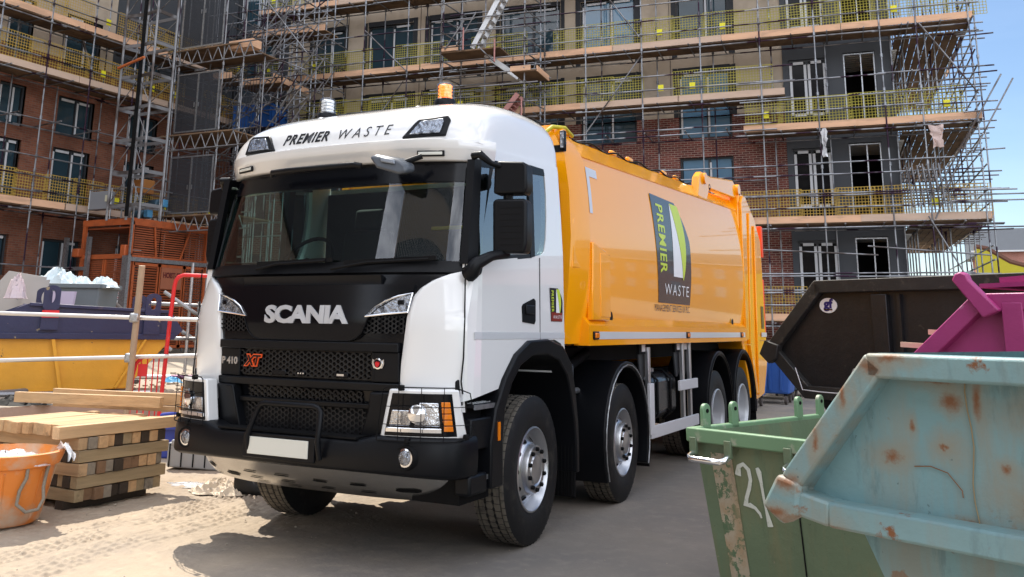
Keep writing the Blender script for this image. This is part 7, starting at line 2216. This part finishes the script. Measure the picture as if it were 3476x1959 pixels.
# low steel gate of tubes in front of the hoist
tf = thing('tube_fence', 'low fence of grey scaffold tubes with two raking stays before the orange hoist', 'fence', (-11.5, 8.2, 0.45), 0.55)
for a, c in (((-0.6, 0, 1.5), (4.2, 0, 1.35)), ((0, 0, 0.75), (4.2, 0, 0.7)), ((-0.2, -0.1, 1.75), (1.7, -0.2, 0.55)), ((-1.3, -0.2, 1.55), (0.1, -0.25, 0.5)), ((0.2, 0.1, 0.9), (1.0, 0.1, 0.4))):
    MB().tube(a, c, 0.04, 8).build('fence_rail', TUBED, tf)
for x, h in ((0.35, 2.4), (0.55, 1.55), (0.75, 1.2), (1.1, 1.35), (3.4, 2.0), (3.7, 1.5), (-0.9, 1.3)):
    MB().tube((x, 0, 0), (x, 0, h), 0.035, 8).build('fence_post', GALV, tf)
for x, h, lb in ((-11.9, 1.7, 'thin pale upright post between the plasterboard and the grey bin'), (-12.3, 1.4, 'pale upright post left of the plasterboard at the edge')):
    tag(MB().box((x+1.2, 3.9, 0.45+h/2), (0.09, 0.06, h), ry=0.05 if h < 1.5 else 0).build('steel_post', GALV, None, 0), lb, 'post', 'upright posts by the boards')
dk = thing('dark_sheeting', 'black sheeting draped along the ground beyond the red barrier', 'sheeting', (-11.0, 9.8, 0.45), 0.9)
r_ = random.Random(3)
MB().shell(lambda u, v: (4.2*u, -0.5*(1-v)+0.12*math.sin(u*14), 1.05*v+0.05*math.sin(u*9)*v), lambda u, v: (4.2*u, 0.3-0.1*(1-v), 1.0*v), lsp(0, 1, 30), lsp(0, 1, 5)).build('sheet', mat('black_sheet', (0.015, 0.02, 0.028, 1), 0.4, var=0.2), dk, 40)

# ================================================================== person half hidden by the cab
def person(loc, rz):
    root = thing('person', 'person standing behind the cab, with only a black work boot in view', 'person', loc, rz)
    b_ = bpy.data.meshes.new('body')
    V = [(0, 0, 0.98), (0, 0.01, 1.2), (0, 0.02, 1.42), (0, 0.01, 1.52), (0, 0.0, 1.60), (0, -0.01, 1.72)]
    Ed = [(0, 1), (1, 2), (2, 3), (3, 4), (4, 5)]
    Rr = [(0.15, 0.11), (0.15, 0.11), (0.17, 0.11), (0.06, 0.06), (0.075, 0.09), (0.08, 0.095)]
    for s in (-1, 1):
        o = len(V)
        V += [(s*0.095, 0, 0.9), (s*0.11, -0.01, 0.5), (s*0.115, 0.02, 0.1), (s*0.12, -0.08, 0.05)]
        Ed += [(0, o), (o, o+1), (o+1, o+2), (o+2, o+3)]
        Rr += [(0.095, 0.1), (0.065, 0.07), (0.045, 0.05), (0.045, 0.04)]
        o = len(V)
        V += [(s*0.2, 0.02, 1.42), (s*0.25, 0.03, 1.15), (s*0.24, -0.1, 0.92), (s*0.235, -0.14, 0.84)]
        Ed += [(2, o), (o, o+1), (o+1, o+2), (o+2, o+3)]
        Rr += [(0.06, 0.06), (0.045, 0.045), (0.032, 0.032), (0.04, 0.022)]
        h = o+3
        for k in range(5):
            o2 = len(V)
            x0 = s*0.235+(k-2)*0.016*(1 if k else 1.6)
            V += [(x0, -0.15 if k else -0.13, 0.80 if k else 0.83), (x0, -0.165 if k else -0.16, 0.755-(0.006 if k in (2, 3) else 0) if k else 0.80)]
            Ed += [(h, o2), (o2, o2+1)]
            Rr += [(0.009, 0.009), (0.008, 0.008)]
    b_.from_pydata(V, Ed, [])
    o = bpy.data.objects.new('body', b_); COL.objects.link(o); o.parent = root
    md = o.modifiers.new('skin', 'SKIN')
    for i, r in enumerate(Rr):
        b_.skin_vertices[0].data[i].radius = r
    b_.skin_vertices[0].data[0].use_root = True
    sb = o.modifiers.new('sub', 'SUBSURF'); sb.levels = 2; sb.render_levels = 2
    dg = bpy.context.evaluated_depsgraph_get()
    me = bpy.data.meshes.new_from_object(o.evaluated_get(dg))
    me.name = 'body'
    o.modifiers.clear(); o.data = me
    SKN = mat('skin', (0.42, 0.24, 0.17, 1), 0.6, var=0.06); TRS = mat('dark_trousers', (0.012, 0.014, 0.02, 1), 0.85, var=0.2); JKT = mat('navy_jacket', (0.02, 0.03, 0.06, 1), 0.8, var=0.2)
    me.materials.clear()
    for m in (SKN, TRS, JKT): me.materials.append(m)
    for p in me.polygons:
        z = p.center.z; x = abs(p.center.x)
        p.use_smooth = True
        p.material_index = 1 if z < 0.98 and x < 0.2 else (2 if z < 1.5 and (z > 0.9) else 0)
    for s in (-1, 1):
        bt = MB()
        def f(u, v):
            a = 2*math.pi*u
            y, rx, h0, h1 = [(0.09, 0.02, 0.0, 0.2), (0.075, 0.05, 0.0, 0.27), (0.0, 0.06, 0.0, 0.27), (-0.05, 0.058, 0, 0.17), (-0.12, 0.056, 0.0, 0.105), (-0.18, 0.05, 0.0, 0.085), (-0.215, 0.02, 0.01, 0.05)][v]
            zc = (h0+h1)/2
            q = lambda t: math.copysign(abs(t)**0.6, t)
            return (s*0.12+rx*q(math.cos(a)), y, max(0.0, zc+(h1-h0)/2*q(math.sin(a))))
        bt.grid(f, lsp(0, 1, 15), list(range(7)))
        bo_ = bt.build('boot', mat('black_boot', (0.01, 0.01, 0.011, 1), 0.55, var=0.2, bump=0.2, bscale=60) if s < 0 else MATS['black_boot'], root, 60)
    head = MB()
    for sx in (-1, 1): pass
    MB().lathe([(-0.012, 0.013), (0.0, 0.015), (0.012, 0.013)], (0.032, -0.085, 1.685), 'Y', 10).build('eye', DARK, root); MB().lathe([(-0.012, 0.013), (0.0, 0.015), (0.012, 0.013)], (-0.032, -0.085, 1.685), 'Y', 10).build('eye', DARK, root)
    MB().prism([(-.012, -.02), (.012, -.02), (0, .03)], (0, -0.125, 1.655), (1, 0, 0), (0, 0.2, 1), (0, 0.05, 0)).build('nose', SKN, root, 40, bevel=0.005)
    MB().box((0, -0.092, 1.615), (0.05, 0.012, 0.012)).build('mouth', mat('lips', (0.3, 0.12, 0.1, 1), 0.6, var=0.05), root, bevel=0.004)
    for sx in (-1, 1): MB().lathe([(-0.01, 0.02), (0.01, 0.026)], (sx*0.09, 0.0, 1.675), 'X', 12).build('ear', SKN, root)
    MB().lathe([(1.60, 0.05), (1.66, 0.092), (1.74, 0.098), (1.80, 0.075), (1.825, 0.0)], (0, 0.025, 0), 'Z', 20).build('hair', mat('brown_hair', (0.04, 0.025, 0.016, 1), 0.8, var=0.3), root, 60)
    return root
person((-1.98, 0.48, 0), 1.9)
